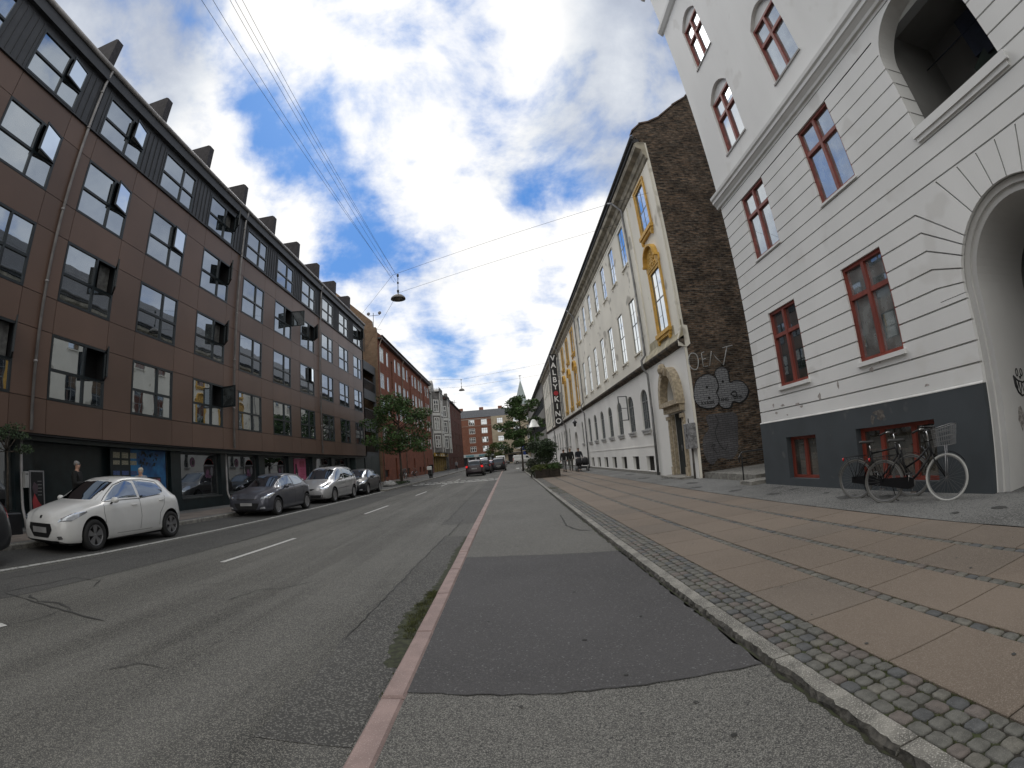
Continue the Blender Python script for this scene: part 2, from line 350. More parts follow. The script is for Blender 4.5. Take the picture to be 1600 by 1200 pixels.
# ================================================================== THE GROUND
def asphalt(name, base, speck_a, speck_b, scale=1.0, rough=0.85, patch=0.25, thr=0.60, bands=False):
    m = bpy.data.materials.new(name); m.use_nodes = True; t = m.node_tree; b = t.nodes['Principled BSDF']
    b.inputs['Roughness'].default_value = rough; b.inputs['Specular IOR Level'].default_value = 0.35
    g = t.nodes.new('ShaderNodeNewGeometry')
    def noise(sc, det=2, ro=.5, vec=None):
        n = t.nodes.new('ShaderNodeTexNoise'); n.inputs['Scale'].default_value = sc; n.inputs['Detail'].default_value = det; n.inputs['Roughness'].default_value = ro
        t.links.new(vec or g.outputs['Position'], n.inputs['Vector']); return n.outputs['Fac']
    def mr(v, a, b_, c, d, smooth=True):
        n = t.nodes.new('ShaderNodeMapRange'); n.interpolation_type = 'SMOOTHSTEP' if smooth else 'LINEAR'
        for i, q in enumerate((a, b_, c, d)): n.inputs[i + 1].default_value = q
        t.links.new(v, n.inputs[0]); return n.outputs[0]
    def mix(f, a, b_):
        n = t.nodes.new('ShaderNodeMix'); n.data_type = 'RGBA'; t.links.new(f, n.inputs[0])
        for i, q in ((6, a), (7, b_)):
            if isinstance(q, tuple): n.inputs[i].default_value = (*q, 1)
            else: t.links.new(q, n.inputs[i])
        return n.outputs[2]
    big = noise(0.35, 6, .6)
    c = mix(mr(big, .35, .65, 0, 1), tuple(x * (1 - patch) for x in base), tuple(x * (1 + patch) for x in base))
    vor = t.nodes.new('ShaderNodeTexVoronoi'); vor.inputs['Scale'].default_value = 105 * scale; t.links.new(g.outputs['Position'], vor.inputs['Vector'])
    sepc = t.nodes.new('ShaderNodeSeparateColor'); t.links.new(vor.outputs['Color'], sepc.inputs[0])
    c = mix(mr(sepc.outputs[0], thr, thr + .12, 0, 1), c, speck_a)
    vor2 = t.nodes.new('ShaderNodeTexVoronoi'); vor2.inputs['Scale'].default_value = 60 * scale; t.links.new(g.outputs['Position'], vor2.inputs['Vector'])
    sep2 = t.nodes.new('ShaderNodeSeparateColor'); t.links.new(vor2.outputs['Color'], sep2.inputs[0])
    c = mix(mr(sep2.outputs[1], thr + .28, thr + .33, 0, .8), c, speck_b)
    if bands:   # worn wheel tracks and darker strips running along the street
        s = t.nodes.new('ShaderNodeSeparateXYZ'); t.links.new(g.outputs['Position'], s.inputs[0])
        mp = t.nodes.new('ShaderNodeMapping'); mp.inputs['Scale'].default_value = (1.1, 0.045, 1); t.links.new(g.outputs['Position'], mp.inputs[0])
        st = noise(1.0, 6, .65, mp.outputs[0])
        dk = mix(mr(st, .42, .60, 0, 1), tuple(x * .45 for x in base), tuple(x * 2.0 for x in base))
        n = t.nodes.new('ShaderNodeMix'); n.data_type = 'RGBA'; n.blend_type = 'MIX'; n.inputs[0].default_value = .34; t.links.new(c, n.inputs[6]); t.links.new(dk, n.inputs[7]); c = n.outputs[2]
        f1 = mr(s.outputs[0], -6.1, -5.9, 1, 0); 
        c = mix(f1, c, tuple(x * .72 for x in base)) if False else c
    t.links.new(c, b.inputs['Base Color'])
    bp = t.nodes.new('ShaderNodeBump'); bp.inputs['Strength'].default_value = 0.55; bp.inputs['Distance'].default_value = 0.004
    t.links.new(vor.outputs['Distance'], bp.inputs['Height']); t.links.new(bp.outputs[0], b.inputs['Normal'])
    return m
A_road = asphalt('road_asphalt', (0.055, 0.054, 0.050), (0.225, 0.217, 0.19), (0.018, 0.018, 0.018), 1.6, bands=True, thr=.64, patch=.34)
A_track = asphalt('track_asphalt', (0.082, 0.080, 0.074), (0.205, 0.20, 0.18), (0.028, 0.028, 0.028), 1.9, patch=.16, thr=.62)
A_patch = asphalt('patch_asphalt', (0.056, 0.054, 0.055), (0.078, 0.076, 0.076), (0.14, 0.14, 0.14), 1.5, patch=.16, thr=.66)
A_left = asphalt('left_lane_asphalt', (0.045, 0.044, 0.043), (0.11, 0.11, 0.10), (0.02, 0.02, 0.02), 1.1, patch=.25, thr=.72)
A_side = asphalt('side_asphalt', (0.100, 0.100, 0.096), (0.20, 0.20, 0.19), (0.035, 0.035, 0.035), 0.9, patch=.4, thr=.62)
M_pink = pm('pink_kerb_stone', (0.250, 0.180, 0.163), 0.8, 0.12, 6, 0.3, 200, speck=(180, .62, (.40, .33, .31)))
M_granite = pm('granite', (0.175, 0.168, 0.148), 0.85, 0.35, 7, 0.9, 70, speck=(110, .56, (.36, .345, .31)))
M_slab = piecewise(asphalt('tan_slab', (0.155, 0.124, 0.097), (0.205, 0.170, 0.138), (0.095, 0.074, 0.058), 1.7, patch=.12, thr=.70), .04)
M_slab2 = piecewise(asphalt('tan_slab_worn', (0.146, 0.120, 0.097), (0.195, 0.165, 0.135), (0.085, 0.068, 0.055), 1.7, patch=.16, thr=.70), .04)
M_bed = pm('moss_bed', (0.036, 0.045, 0.014), 0.95, 0.5, 9, 0.5, 70, col2=(0.022, 0.019, 0.014))
COBM = [pm('cobble_%s' % n, c, 0.75, 0.2, 20, 0.5, 120, speck=(160, .6, tuple(x * 1.5 for x in c))) for n, c in
        (('grey', (.100, .098, .086)), ('blue', (.076, .078, .078)), ('pale', (.122, .116, .098)), ('rose', (.110, .094, .083)))]
M_paint = pm('road_paint', (0.46, 0.46, 0.44), 0.7, 0.2, 30, speck=(60, .60, (.16, .16, .15)))
M_paint2 = pm('worn_road_paint', (0.36, 0.36, 0.34), 0.75, 0.2, 14, col2=(.16, .16, .15), ramp=(.40, .52))
M_crack = pm('crack', (0.030, 0.030, 0.028), 0.9, 0.3)

for _m in COBM: piecewise(_m, .09)
piecewise(M_pink, .05)
b = MB(); b.add([(-600, -200, 0), (600, -200, 0), (600, 900, 0), (-600, 900, 0)], [(0, 1, 2, 3)])
tag(b.build('road', A_road), kind='structure')
def jag(pts, amp, step, seed):
    """subdivide a polyline and jitter it"""
    rnd = random.Random(seed); out = []
    for (a, c) in zip(pts[:-1], pts[1:]):
        a = Vector(a); c = Vector(c); n = max(1, int((c - a).length / step))
        for i in range(n):
            p = a.lerp(c, i / n); out.append(p + Vector((rnd.uniform(-amp, amp), rnd.uniform(-amp, amp))))
    out.append(Vector(pts[-1])); return out
def ribbon(mb, pts, w, z, seed=1, amp=.02, step=.12):
    w = w * .5
    rnd = random.Random(seed); P = jag(pts, amp, step, seed); vs = []; fs = []
    for i, p in enumerate(P):
        d = (P[min(i + 1, len(P) - 1)] - P[max(i - 1, 0)]).normalized(); nrm = Vector((-d.y, d.x)); ww = w * rnd.uniform(.35, 1.3) / 2 * (0.3 if i in (0, len(P) - 1) else 1)
        vs += [(p.x + nrm.x * ww, p.y + nrm.y * ww, z), (p.x - nrm.x * ww, p.y - nrm.y * ww, z)]
    for i in range(len(P) - 1): fs.append((2 * i, 2 * i + 1, 2 * i + 3, 2 * i + 2))
    mb.add(vs, fs)
# darker re-laid strips of road
b = MB(); P = jag([(-6.05, -6), (-6.1, 4), (-6.0, 12), (-5.9, 28), (-5.7, 60)], .03, .5, 3)
vs = [(p.x, p.y, .004) for p in P] + [(-7.62, p.y, .004) for p in P]; n = len(P)
b.add(vs, [(i, i + 1, n + i + 1, n + i) for i in range(n - 1)])
b.box(-9.88, -8.02, -6, 29, .0, .004)
tag(b.build('parking_lane', A_left), kind='structure')
b = MB()
for y0, y1 in ((2.2, 9.6),):
    P = jag([(-1.55, y0), (-1.52, 5.4), (-1.47, 7.5), (-1.40, y1)], .03, .2, 5)
    vs = [(p.x, p.y, .004) for p in P] + [(-.95, p.y, .004) for p in P]; n = len(P)
    b.add(vs, [(i, i + 1, n + i + 1, n + i) for i in range(n - 1)])
P = jag([(-1.75, 11.5), (-1.7, 20), (-1.55, 34)], .04, .4, 8)
vs = [(p.x, p.y, .004) for p in P] + [(-.95, p.y, .004) for p in P]; n = len(P)
b.add(vs, [(i, i + 1, n + i + 1, n + i) for i in range(n - 1)])
tag(b.build('road_patch', asphalt('gutter_asphalt', (0.050, 0.049, 0.046), (0.14, 0.137, 0.125), (0.03, 0.03, 0.03), 1.0, patch=.2, thr=.7)), kind='structure')
b = MB()
for i, (pts, w) in enumerate([([(-1.55, 3.9), (-1.53, 5.1), (-1.5, 6.1), (-1.42, 9.8)], .03), ([(-6.42, 3.75), (-6.40, 4.4), (-6.36, 5.05), (-5.85, 5.12), (-5.6, 4.75)], .05), ([(-6.0, 3.9), (-5.6, 3.78), (-5.3, 3.9), (-4.9, 3.75)], .08), ([(-2.9, 7.9), (-2.6, 8.1), (-2.2, 8.05)], .03), ([(-4.3, 5.3), (-4.2, 5.6), (-3.9, 5.7)], .04), ([(-3.2, 2.6), (-3.0, 2.9), (-2.7, 2.9)], .02), ([(-6.4, 3.75), (-5.35, 3.72), (-4.2, 3.65)], .07),
                              ([(-5.0, 3.7), (-4.9, 3.2), (-5.1, 2.8)], .025), ([(-3.4, 4.9), (-3.3, 5.5), (-3.0, 5.6), (-2.7, 6.1)], .03), ([(-6.0, 9), (-6.05, 13), (-5.9, 19)], .07), ([(-6.2, 11), (-6.1, 14), (-6.1, 17)], .05), ([(-1.7, 12), (-1.72, 18), (-1.6, 27)], .04), ([(-1.32, 9.7), (-1.0, 9.6)], .05), ([(-1.35, 9.7), (-1.3, 12.4)], .04),
                              ([(-7.2, 4.2), (-7.1, 8.5), (-7.0, 14.5)], .03)]):
    ribbon(b, pts, w, .007, i)
tag(b.build('road_cracks', M_crack), kind='structure')
# markings
b = MB()
P = jag([(-7.86, -6), (-7.86, 29.5)], .008, .3, 2); vs = []
for p in P: vs += [(p.x - .075, p.y, .008), (p.x + .075, p.y, .008)]
b.add(vs, [(2 * i, 2 * i + 1, 2 * i + 3, 2 * i + 2) for i in range(len(P) - 1)])
tag(b.build('parking_line', M_paint2), kind='structure')
b = MB()
for k in range(-1, 8):
    y0 = 7.1 + k * 8.1; x = -4.93 + .015 * (y0 - 7); b.add([(x - .05, y0, .008), (x + .05, y0, .008), (x + .1, y0 + 2.9, .008), (x, y0 + 2.9, .008)], [(0, 1, 2, 3)])
b.box(-5.12, -4.98, 2.75, 2.9, .004, .008)
tag(b.build('lane_line', M_paint), kind='structure')
b = MB()
for k in range(15):                      # worn stop blocks of the crossing
    x = -7.3 + k * .44; b.add([(x, 35.2 + .02 * k, .008), (x + .40, 35.0 + .02 * k, .008), (x + .40, 35.75, .008), (x, 35.8, .008)], [(0, 1, 2, 3)])
for k in range(12):
    x = -7.2 + k * .55; b.add([(x, 37.6, .008), (x + .4, 37.6, .008), (x + .4, 38.0, .008), (x, 38.0, .008)], [(0, 1, 2, 3)])
for k in range(10):
    x = 1.0 + k * .7; b.add([(x, 66, .008), (x + .4, 66, .008), (x + .4, 69, .008), (x, 69, .008)], [(0, 1, 2, 3)])
tag(b.build('crossing_marks', pm('crossing_paint', (.60, .60, .57), .7, .15, 12)), kind='structure')
# cycle track with pink kerb
TZ = .03
b = MB(); b.box(-.765, 1.50, -8, 64, -.02, TZ)
tag(b.build('cycle_track', A_track), kind='structure')
b = MB(); P = jag([(-.765, 2.86), (-.3, 2.79), (.28, 2.72), (1.07, 2.65), (1.46, 2.60)], .012, .06, 4) + jag([(1.46, 6.66), (.85, 6.86), (-.07, 7.12), (-.765, 7.26)], .012, .08, 5)
b.add([(p.x, p.y, TZ + .004) for p in P], [tuple(range(len(P)))])
tag(b.build('asphalt_patch', A_patch), kind='structure')
b = MB(); ribbon(b, [(-.765, 2.86), (-.3, 2.79), (.28, 2.72), (1.07, 2.65), (1.46, 2.60)], .016, TZ + .008, 4, .012, .06)
ribbon(b, [(1.46, 6.66), (.85, 6.86), (-.07, 7.12), (-.765, 7.26)], .02, TZ + .008, 5, .012, .08)
ribbon(b, [(1.12, 11.4), (1.05, 9.6), (1.2, 8.9), (1.45, 8.7)], .06, TZ + .008, 6, .012, .1)
for k, (x, y, r) in enumerate([(.95, 1.95, .014), (.77, 1.62, .012), (.62, 2.85, .013), (.46, 3.55, .016), (-.05, 2.6, .01), (.56, 4.9, .014), (1.0, 3.9, .012), (.3, 5.4, .012), (-.3, 4.2, .01), (.9, 2.35, .013)]):
    b.add([(x + math.cos(a * .785) * r * 1.3, y + math.sin(a * .785) * r, TZ + .0085) for a in range(8)], [tuple(range(8))])
tag(b.build('track_cracks', M_crack), kind='structure')
b = MB(); y = -7.0; rnd = random.Random(11)
while y < 62:
    ln = 1.24 if y > 2 else 1.22; j = rnd.uniform(-.006, .006); c = .02
    b.cbox(-.925 + j, -.768 + j, y + .004, y + ln - .004, -.05, .045 + rnd.uniform(-.003, .003), .018, 0)
    y += ln
tag(b.build('pink_kerb', M_pink), kind='structure')
# granite kerb on the right: rough hewn stones
b = MB(); y = -4.4
while y < 62:
    ln = 1.155; n = 26 if y < 12 else 3
    rows = []
    for i in range(n + 1):
        yy = y + .006 + (ln - .012) * i / n; j = [rnd.uniform(-.016, .012) for _ in range(3)]
        rows.append([(1.475 + j[0], yy, TZ - .03), (1.480 + j[1], yy, TZ + .026 + j[0] * .6), (1.494 + j[2] * .8, yy, .082), (1.605, yy, .084 + rnd.uniform(-.002, .002)), (1.608, yy, .02)])
    vs = [p for r_ in rows for p in r_]; fs = []
    for i in range(n):
        for k in (2, 3): fs.append((i * 5 + k, (i + 1) * 5 + k, (i + 1) * 5 + k + 1, i * 5 + k + 1))
    fs += [(0, 1, 2, 3, 4), tuple(n * 5 + k for k in (4, 3, 2, 1, 0))]
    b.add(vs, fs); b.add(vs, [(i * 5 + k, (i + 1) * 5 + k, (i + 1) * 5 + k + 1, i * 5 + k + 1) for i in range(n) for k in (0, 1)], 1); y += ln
tag(b.build('granite_kerb', [M_granite, pm('dirty_shaded_granite', (.060, .056, .048), .9, .5, 16, .8, 60)]), kind='structure')  # front faces coloured dark for dirt and the recess shadow line
b = MB(); P = jag([(1.44, -2), (1.455, 1.5), (1.45, 6), (1.44, 20)], .018, .06, 21)
vs = [(p.x, p.y, TZ + .004) for p in P] + [(1.5, p.y, TZ + .004) for p in P]; n = len(P)
b.add(vs, [(i, i + 1, n + i + 1, n + i) for i in range(n - 1)])
tag(b.build('kerb_gap', M_bed), kind='structure')
# right pavement: bed, cobbles, slabs, asphalt margin
b = MB(); b.box(1.60, 5.13, -8, 64, .0, .069)
tag(b.build('pavement_bed', M_bed), kind='structure')
def cobbles(name, xs, y0, y1, ly, seed, zt=.083):
    b = MB(); rnd = random.Random(seed)
    for (xa, xb) in xs:
        y = y0 + rnd.uniform(0, ly)
        while y < y1:
            l_ = ly * rnd.uniform(.85, 1.2); g = rnd.uniform(.003, .008); w0 = xa + g * rnd.uniform(.5, 1); w1 = xb - g * rnd.uniform(.5, 1)
            far = y > 16
            z = zt + rnd.uniform(-.005, .004); m = rnd.choices((0, 1, 2, 3), (6, 3, 2, 2))[0]
            if far: b.cbox(w0, w1, y + g, y + l_ - g, .05, z, .012, m)
            else:
                cx, cy = (w0 + w1) / 2, y + l_ / 2; hx, hy = (w1 - w0) / 2, l_ / 2 - g; n = 16; vs = []
                off = [rnd.uniform(.94, 1.04) for _ in range(n)]; tl = rnd.uniform(-.004, .004)
                for s_, zz in ((1.0, .05), (1.0, z - .011), (.95, z - .003), (.78, z + .001), ):
                    for k in range(n):
                        a = 2 * math.pi * (k + .5) / n; c_, s2 = math.cos(a), math.sin(a); p = 5
                        p = 7; q = (abs(c_) ** p + abs(s2) ** p) ** (-1 / p)
                        vs.append((cx + hx * c_ * q * s_ * off[k], cy + hy * s2 * q * s_ * off[k], zz))
                fs = [(r_ * n + k, r_ * n + (k + 1) % n, (r_ + 1) * n + (k + 1) % n, (r_ + 1) * n + k) for r_ in range(3) for k in range(n)]
                b.add(vs, fs, m, True); b.f.append(tuple(len(b.v) - n + k for k in range(n))); b.m.append(m); b.sm.append(True)
            y += l_
    return tag(b.build(name, COBM), kind='structure')
cobbles('cobbled_edge', [(1.615, 1.71), (1.71, 1.808), (1.808, 1.908), (1.908, 2.005)], .3, 36, .118, 31)
cobbles('cobbled_strip', [(2.705, 2.80), (3.485, 3.59), (4.30, 4.40)], 0.3, 36, .13, 32)
b = MB(); rnd = random.Random(4)
for xa, xb, ph in ((2.012, 2.70, .29), (2.808, 3.48, .52), (3.595, 4.295, .75), (4.405, 5.10, .07)):
    y = ph - .88 * 8
    while y < 63:
        dz = rnd.uniform(-.0015, .0015); g = .004
        b.cbox(xa, xb, y + g + .001, y + .879 - g, .05, .084 + dz, .005, 0 if rnd.random() < .8 else 1); y += .88
b.cbox(4.9, 5.09, 3.05, 3.2, .05, .086, .004, 1)
tag(b.build('paving_slabs', [M_slab, M_slab2]), kind='structure')
b = MB(); P = jag([(5.11, -8), (5.11, 30), (5.11, 64)], .012, .25, 6)
vs = [(p.x, p.y, .088) for p in P] + [(12, p.y, .088) for p in P]; n = len(P)
b.add(vs, [(i, i + 1, n + i + 1, n + i) for i in range(n - 1)])
tag(b.build('pavement_margin', A_side), kind='structure')
b = MB(); rnd = random.Random(77)
def blot(b, x, y, r, z, sx=1.0, seed=0):
    rr = random.Random(seed); n = 14
    b.add([(x + math.cos(2 * math.pi * k / n) * r * sx * rr.uniform(.6, 1.15), y + math.sin(2 * math.pi * k / n) * r * rr.uniform(.6, 1.15), z) for k in range(n)], [tuple(range(n))])
for i, (x, y, r, sx) in enumerate([(6.0, 7.3, .22, 1.1), (6.2, 8.2, .10, 1), (6.25, 6.4, .25, .9), (5.7, 9.5, .2, .8), (5.9, 15, .35, .7), (5.7, 20, .5, .6), (6.1, 24, .5, .5), (5.5, 4.35, .08, 1), (5.9, 3.9, .13, 1), (5.4, 13.4, .2, 1.2), (6.2, 18.2, .25, 1.3), (5.6, 11.2, .16, 1.4), (6.3, 9.6, .12, 1.6), (6.4, 10.4, .1, 2)]):
    blot(b, x, y, r, .092, sx, i)
for i in range(60):
    rx, ry = rnd.uniform(2.05, 5.05), rnd.uniform(1.2, 14)
    if any(abs(rx - q) < .1 for q in (2.75, 3.54, 4.35)): continue
    blot(b, rx, ry, rnd.uniform(.007, .016), .0885, 1.2, i)
tag(b.build('pavement_stains', pm('stain', (.05, .05, .048), .9, .3, 8)), kind='structure')
# left pavement
M_lp = pm('left_slab', (0.16, 0.135, 0.115), 0.85, 0.15, 1.5, .2, 120)
b = MB(); b.box(-9.9, -12.9, -12, 29.3, .0, .10); b.box(-7.72, -12.9, 29.3, 140, 0, .10)
tag(b.build('left_pavement', A_side), kind='structure')
b = MB()
for xa, xb in ((-10.95, -10.2), (-11.75, -11.0)):
    y = -10
    while y < 60: b.cbox(xa, xb, y + .004, y + .76, .09, .106, .004); y += .765
tag(b.build('left_paving_slabs', M_lp), kind='structure')
b = MB(); y = -10
while y < 29: b.cbox(-9.92, -9.76, y + .005, y + 1.0, -.02, .106, .015); y += 1.005
b.cbox(-9.9, -7.6, 29.12, 29.28, -.02, .106, .015)
y = 29.3
while y < 138: b.cbox(-7.74, -7.58, y + .005, y + 1.5, -.02, .106, .015); y += 1.505
tag(b.build('left_kerb', M_granite), kind='structure')
# grass tufts and moss along the pink kerb, in the joints and the cobbles
M_moss = pm('grass_green', (0.072, 0.080, 0.026), .9, .45, 15); 
b = MB(); rnd = random.Random(9)
def tuft(b, x, y, z, n, r, h):
    for _ in range(n):
        a = rnd.uniform(0, 6.28); d = r * math.sqrt(rnd.random()); px, py = x + d * math.cos(a), y + d * math.sin(a); t_ = rnd.uniform(0, 6.28); w = rnd.uniform(.002, .004); hh = h * rnd.uniform(.4, 1.2); lx, ly = rnd.uniform(-.6, .6) * hh, rnd.uniform(-.6, .6) * hh
        b.add([(px - w * math.cos(t_), py - w * math.sin(t_), z), (px + w * math.cos(t_), py + w * math.sin(t_), z), (px + lx, py + ly, z + hh)], [(0, 1, 2)])
for k in range(60):
    y = rnd.uniform(3.95, 5.5); tuft(b, -.95 - abs(rnd.gauss(0, .045)) * (1.6 if 4.2 < y < 5 else 1), y, .0, 45, .05, .035)
for k in range(70): y = rnd.uniform(2, 20); tuft(b, -.935, y, 0, 6, .02, .02)
tag(b.build('kerb_grass', M_moss), kind='stuff')
b = MB()
for k in range(150):
    y = rnd.choice([rnd.uniform(1.2, 3.2), rnd.uniform(1.2, 8)]); tuft(b, rnd.choice([1.71, 1.808, 1.908, 2.006, 2.006, 2.70, 2.80]), y, .07, 26, .03, .016)
for k in range(14): tuft(b, 1.75 + rnd.uniform(-.1, .12), rnd.uniform(17, 21), .07, 60, .16, .05)
tag(b.build('joint_moss', M_moss), kind='stuff')
M_soil = pm('dark_moss', (0.03, 0.034, 0.016), .95, .4, 18)
b = MB(); P = jag([(-1.02, 3.3), (-1.12, 4.1), (-1.16, 4.6), (-1.05, 5.1), (-1.0, 6), (-1.02, 8), (-.98, 9.5)], .035, .05, 12)
vs = [(p.x, p.y, .006) for p in P] + [(-.93, p.y, .006) for p in P]; n = len(P)
b.add(vs, [(i, i + 1, n + i + 1, n + i) for i in range(n - 1)])
tag(b.build('gutter_dirt', M_soil), kind='structure')
# ================================================================== WINDOWS AND WALLS
MATRIX = {'R': R(-90), 'L': R(90), 'S': 0.0}
# local window frame: u (x) along the wall, outward = -y, v (z) up, origin = centre of the sill line. R: wall facing -X, L: wall facing +X, S: wall facing -Y
def wbar(b, u0, u1, v0, v1, d=.05, off=0.0, m=0): b.box(u0, u1, -off - d, -off, v0, v1, m)
def win_meshes(name, w, h, fr=.06, vbars=(), hbars=(), d=.05, bw=.035, arch=0.0, recess=0.0, sash=True, glass_off=.012, thin_v=(), thin_h=(), tw=.022, hole=None):
    """returns (frame MB, pane MB). vbars, hbars in metres from left/bottom"""
    f = MB(); g = MB()
    def top(u):   # arch height offset at u
        return 0 if not arch else arch * (math.sqrt(max(0, 1 - (2 * u / w) ** 2)) if arch > w * .3 else (1 - (2 * u / w) ** 2))
    ht = h - arch
    f.box(-w / 2, -w / 2 + fr, -d, 0, 0, ht); f.box(w / 2 - fr, w / 2, -d, 0, 0, ht); f.box(-w / 2 + fr, w / 2 - fr, -d, 0, 0, fr)
    if not arch: f.box(-w / 2 + fr, w / 2 - fr, -d, 0, h - fr, h)
    else:
        n = 12; us = [-w / 2 + w * i / n for i in range(n + 1)]
        for a, c in zip(us[:-1], us[1:]):
            za, zc = ht + top(a), ht + top(c)
            f.prism([(a, za - fr * 1.2), (c, zc - fr * 1.2), (c, zc), (a, za)], -d, 0, 'y')
    for u, t in [(u - w / 2, bw) for u in vbars] + [(u - w / 2, tw) for u in thin_v]: f.box(u - t / 2, u + t / 2, -d * (1.1 if t == bw else .7), -.002, fr, ht + top(u) - fr)
    for v, t in [(v, bw) for v in hbars] + [(v, tw) for v in thin_h]: f.box(-w / 2 + fr, w / 2 - fr, -d * (1.0 if t == bw else .6), -.003, v - t / 2, v + t / 2)
    gy = -glass_off
    cells_u = [-w / 2 + fr * .5] + [u - w / 2 for u in vbars] + [w / 2 - fr * .5]; cells_v = [fr * .5] + list(hbars) + [ht - fr * .5]
    rnd = random.Random(hash((round(w * 100), round(h * 100), name)) & 0xffff)
    for i in range(len(cells_u) - 1):
        for j in range(len(cells_v) - 1):
            if hole == (i, j): continue
            a, c, e, k = cells_u[i], cells_u[i + 1], cells_v[j], cells_v[j + 1]
            t1, t2 = rnd.uniform(-.003, .003), rnd.uniform(-.003, .003)     # each pane sits a hair out of true
            g.add([(a, gy - t1, e), (c, gy + t1, e), (c, gy + t1 + t2, k), (a, gy - t1 + t2, k)], [(0, 1, 2, 3)])
    if arch:
        n = 12; us = [-w / 2 + fr * .5 + (w - fr) * i / n for i in range(n + 1)]
        g.add([(us[0], gy, ht - fr * .5), (us[-1], gy, ht - fr * .5)] + [(u, gy, ht + top(u) - fr * .6) for u in reversed(us)], [tuple(range(n + 3))])
    return f, g
class WinKind:
    """a window built once; place() puts copies that share its mesh data"""
    def __init__(s, frame_mat, pane_mats, *a, name='window', extra=None, **k):
        f, g = win_meshes(name, *a, **k); s.name = name
        s.fm = f; s.fmesh = None; s.fmat = frame_mat; s.pm = pane_mats if isinstance(pane_mats, list) else [pane_mats]; s.gm = []; s.g = g; s.extra = extra
    def place(s, parent, side, pos, pane=0, label=None):
        if s.fmesh is None:
            o = s.fm.build(s.name, s.fmat); s.fmesh = o.data; bpy.data.objects.remove(o)
            for pmt in s.pm: o = s.g.build('pane', pmt, recalc=False); s.gm.append(o.data); bpy.data.objects.remove(o)
        o = link(s.name, s.fmesh, parent, pos, MATRIX[side]); link('pane', s.gm[pane % len(s.gm)], o)
        if label: o['label'] = label
        return o
def wall_cells(b, a0, a1, z0, z1, holes, front, back, axis='y', m=0, courses=None, gap=.0, mfun=None):
    """wall slab cut round rectangular openings. axis 'y': runs in Y, faces in X (front..back); axis 'x': runs in X, faces in Y"""
    zs = {z0, z1}
    for h in holes:
        for z in (h[2], h[3]):
            if z0 < z < z1: zs.add(z)
    if courses:
        for z in courses:
            if z0 < z < z1: zs.add(z)
    zs = sorted(zs); cs = set(courses or ())
    for za, zb in zip(zs[:-1], zs[1:]):
        if zb - za < 1e-4: continue
        g0 = gap / 2 if za in cs else 0; g1 = gap / 2 if zb in cs else 0
        iv = sorted((h[0], h[1]) for h in holes if h[2] < zb - 1e-5 and h[3] > za + 1e-5); cur = a0
        segs = []
        for p, q in iv:
            if p > cur: segs.append((cur, p))
            cur = max(cur, q)
        if cur < a1: segs.append((cur, a1))
        for p, q in segs:
            if axis == 'y': b.box(front, back, p, q, za + g0, zb - g1, m)
            else: b.box(p, q, front, back, za + g0, zb - g1, m)
def arch_fill(b, yc, w, zs, rise, ztop, front, back, m=0, full=True, n=14):
    """masonry between an arch and the rectangle above it"""
    for sgn in (-1, 1):
        pts = [(yc + sgn * w / 2, ztop), (yc + sgn * w / 2, zs)]
        for i in range(1, n + 1):
            a = math.pi / 2 * i / n
            if full: pts.append((yc + sgn * w / 2 * math.cos(a), zs + rise * math.sin(a)))
            else: u = 1 - i / n; pts.append((yc + sgn * w / 2 * u, zs + rise * (1 - u * u)))
        pts.append((yc, ztop)); b.prism(pts, front, back, 'x', m)

# ================================================================== BROWN APARTMENT BUILDING (left)
M_panel = pm('brown_panel', (0.112, 0.068, 0.049), 0.42, 0.10, 0.35, spec=0.45, det=3)
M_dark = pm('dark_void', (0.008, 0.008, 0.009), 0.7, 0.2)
M_seam = pm('anthracite_zinc', (0.032, 0.034, 0.038), 0.5, 0.15, 2)
M_frame = pm('petrol_frame', (0.010, 0.015, 0.018), 0.35, 0.2)
M_slate = pm('roof_felt', (0.03, 0.03, 0.032), 0.8, 0.2)
M_fin = pm('fin_slate', (0.022, 0.019, 0.022), 0.75, 0.35, 5, .3, 30)
M_gut = pm('gutter_zinc', (0.27, 0.26, 0.255), 0.5, 0.15, 3, metal=0.2)
piecewise(M_panel, .09); piecewise(M_seam, .06)
LX = -12.1
bw_ = empty('apartment_building', (LX, 16, .1), 0, 'four storey block clad in dark brown panels above black shopfronts', 'building')
def rel(o, root): o.parent = root; o.location = Vector(o.location) - root.location; return o
def relbuild(mb, name, mat, root, **k):
    o = mb.build(name, mat, None, **k); o.parent = root; o.location = -root.location; return o
PITCH = 3.555; Y0 = 8.80; KS = range(-4, 9); WW = 2.26
rows = [(3.47, 1.80), (6.22, 1.82), (9.04, 1.83)]
b = MB(); BY0, BY1 = Y0 - 4 * PITCH - 1.0, 40.1
b.box(LX - .5, LX - .06, BY0, BY1, 2.55, 11.8)               # backing, cut below by the window boxes
holes = []
wall = MB()
ycuts = [BY0]; zc = [2.55]
for k in KS: ycuts += [Y0 + k * PITCH, Y0 + k * PITCH + WW]
ycuts.append(BY1)
for z, h in rows: zc += [z, z + h]
zc.append(11.76)
g = .009
for i in range(len(ycuts) - 1):
    for j in range(len(zc) - 1):
        if i % 2 == 1 and j % 2 == 1: continue
        wall.box(LX - .03, LX, ycuts[i] + g, ycuts[i + 1] - g, zc[j] + g, zc[j + 1] - g)
for k in KS:
    for z, h in rows + [(11.87, 1.60)]: holes.append((Y0 + k * PITCH, Y0 + k * PITCH + WW, z, z + h))
relbuild(wall, 'cladding', M_panel, bw_)
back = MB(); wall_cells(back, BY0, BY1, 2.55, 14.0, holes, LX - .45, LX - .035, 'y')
back.box(LX - .9, LX - .46, BY0, BY1, 2.6, 14.0)
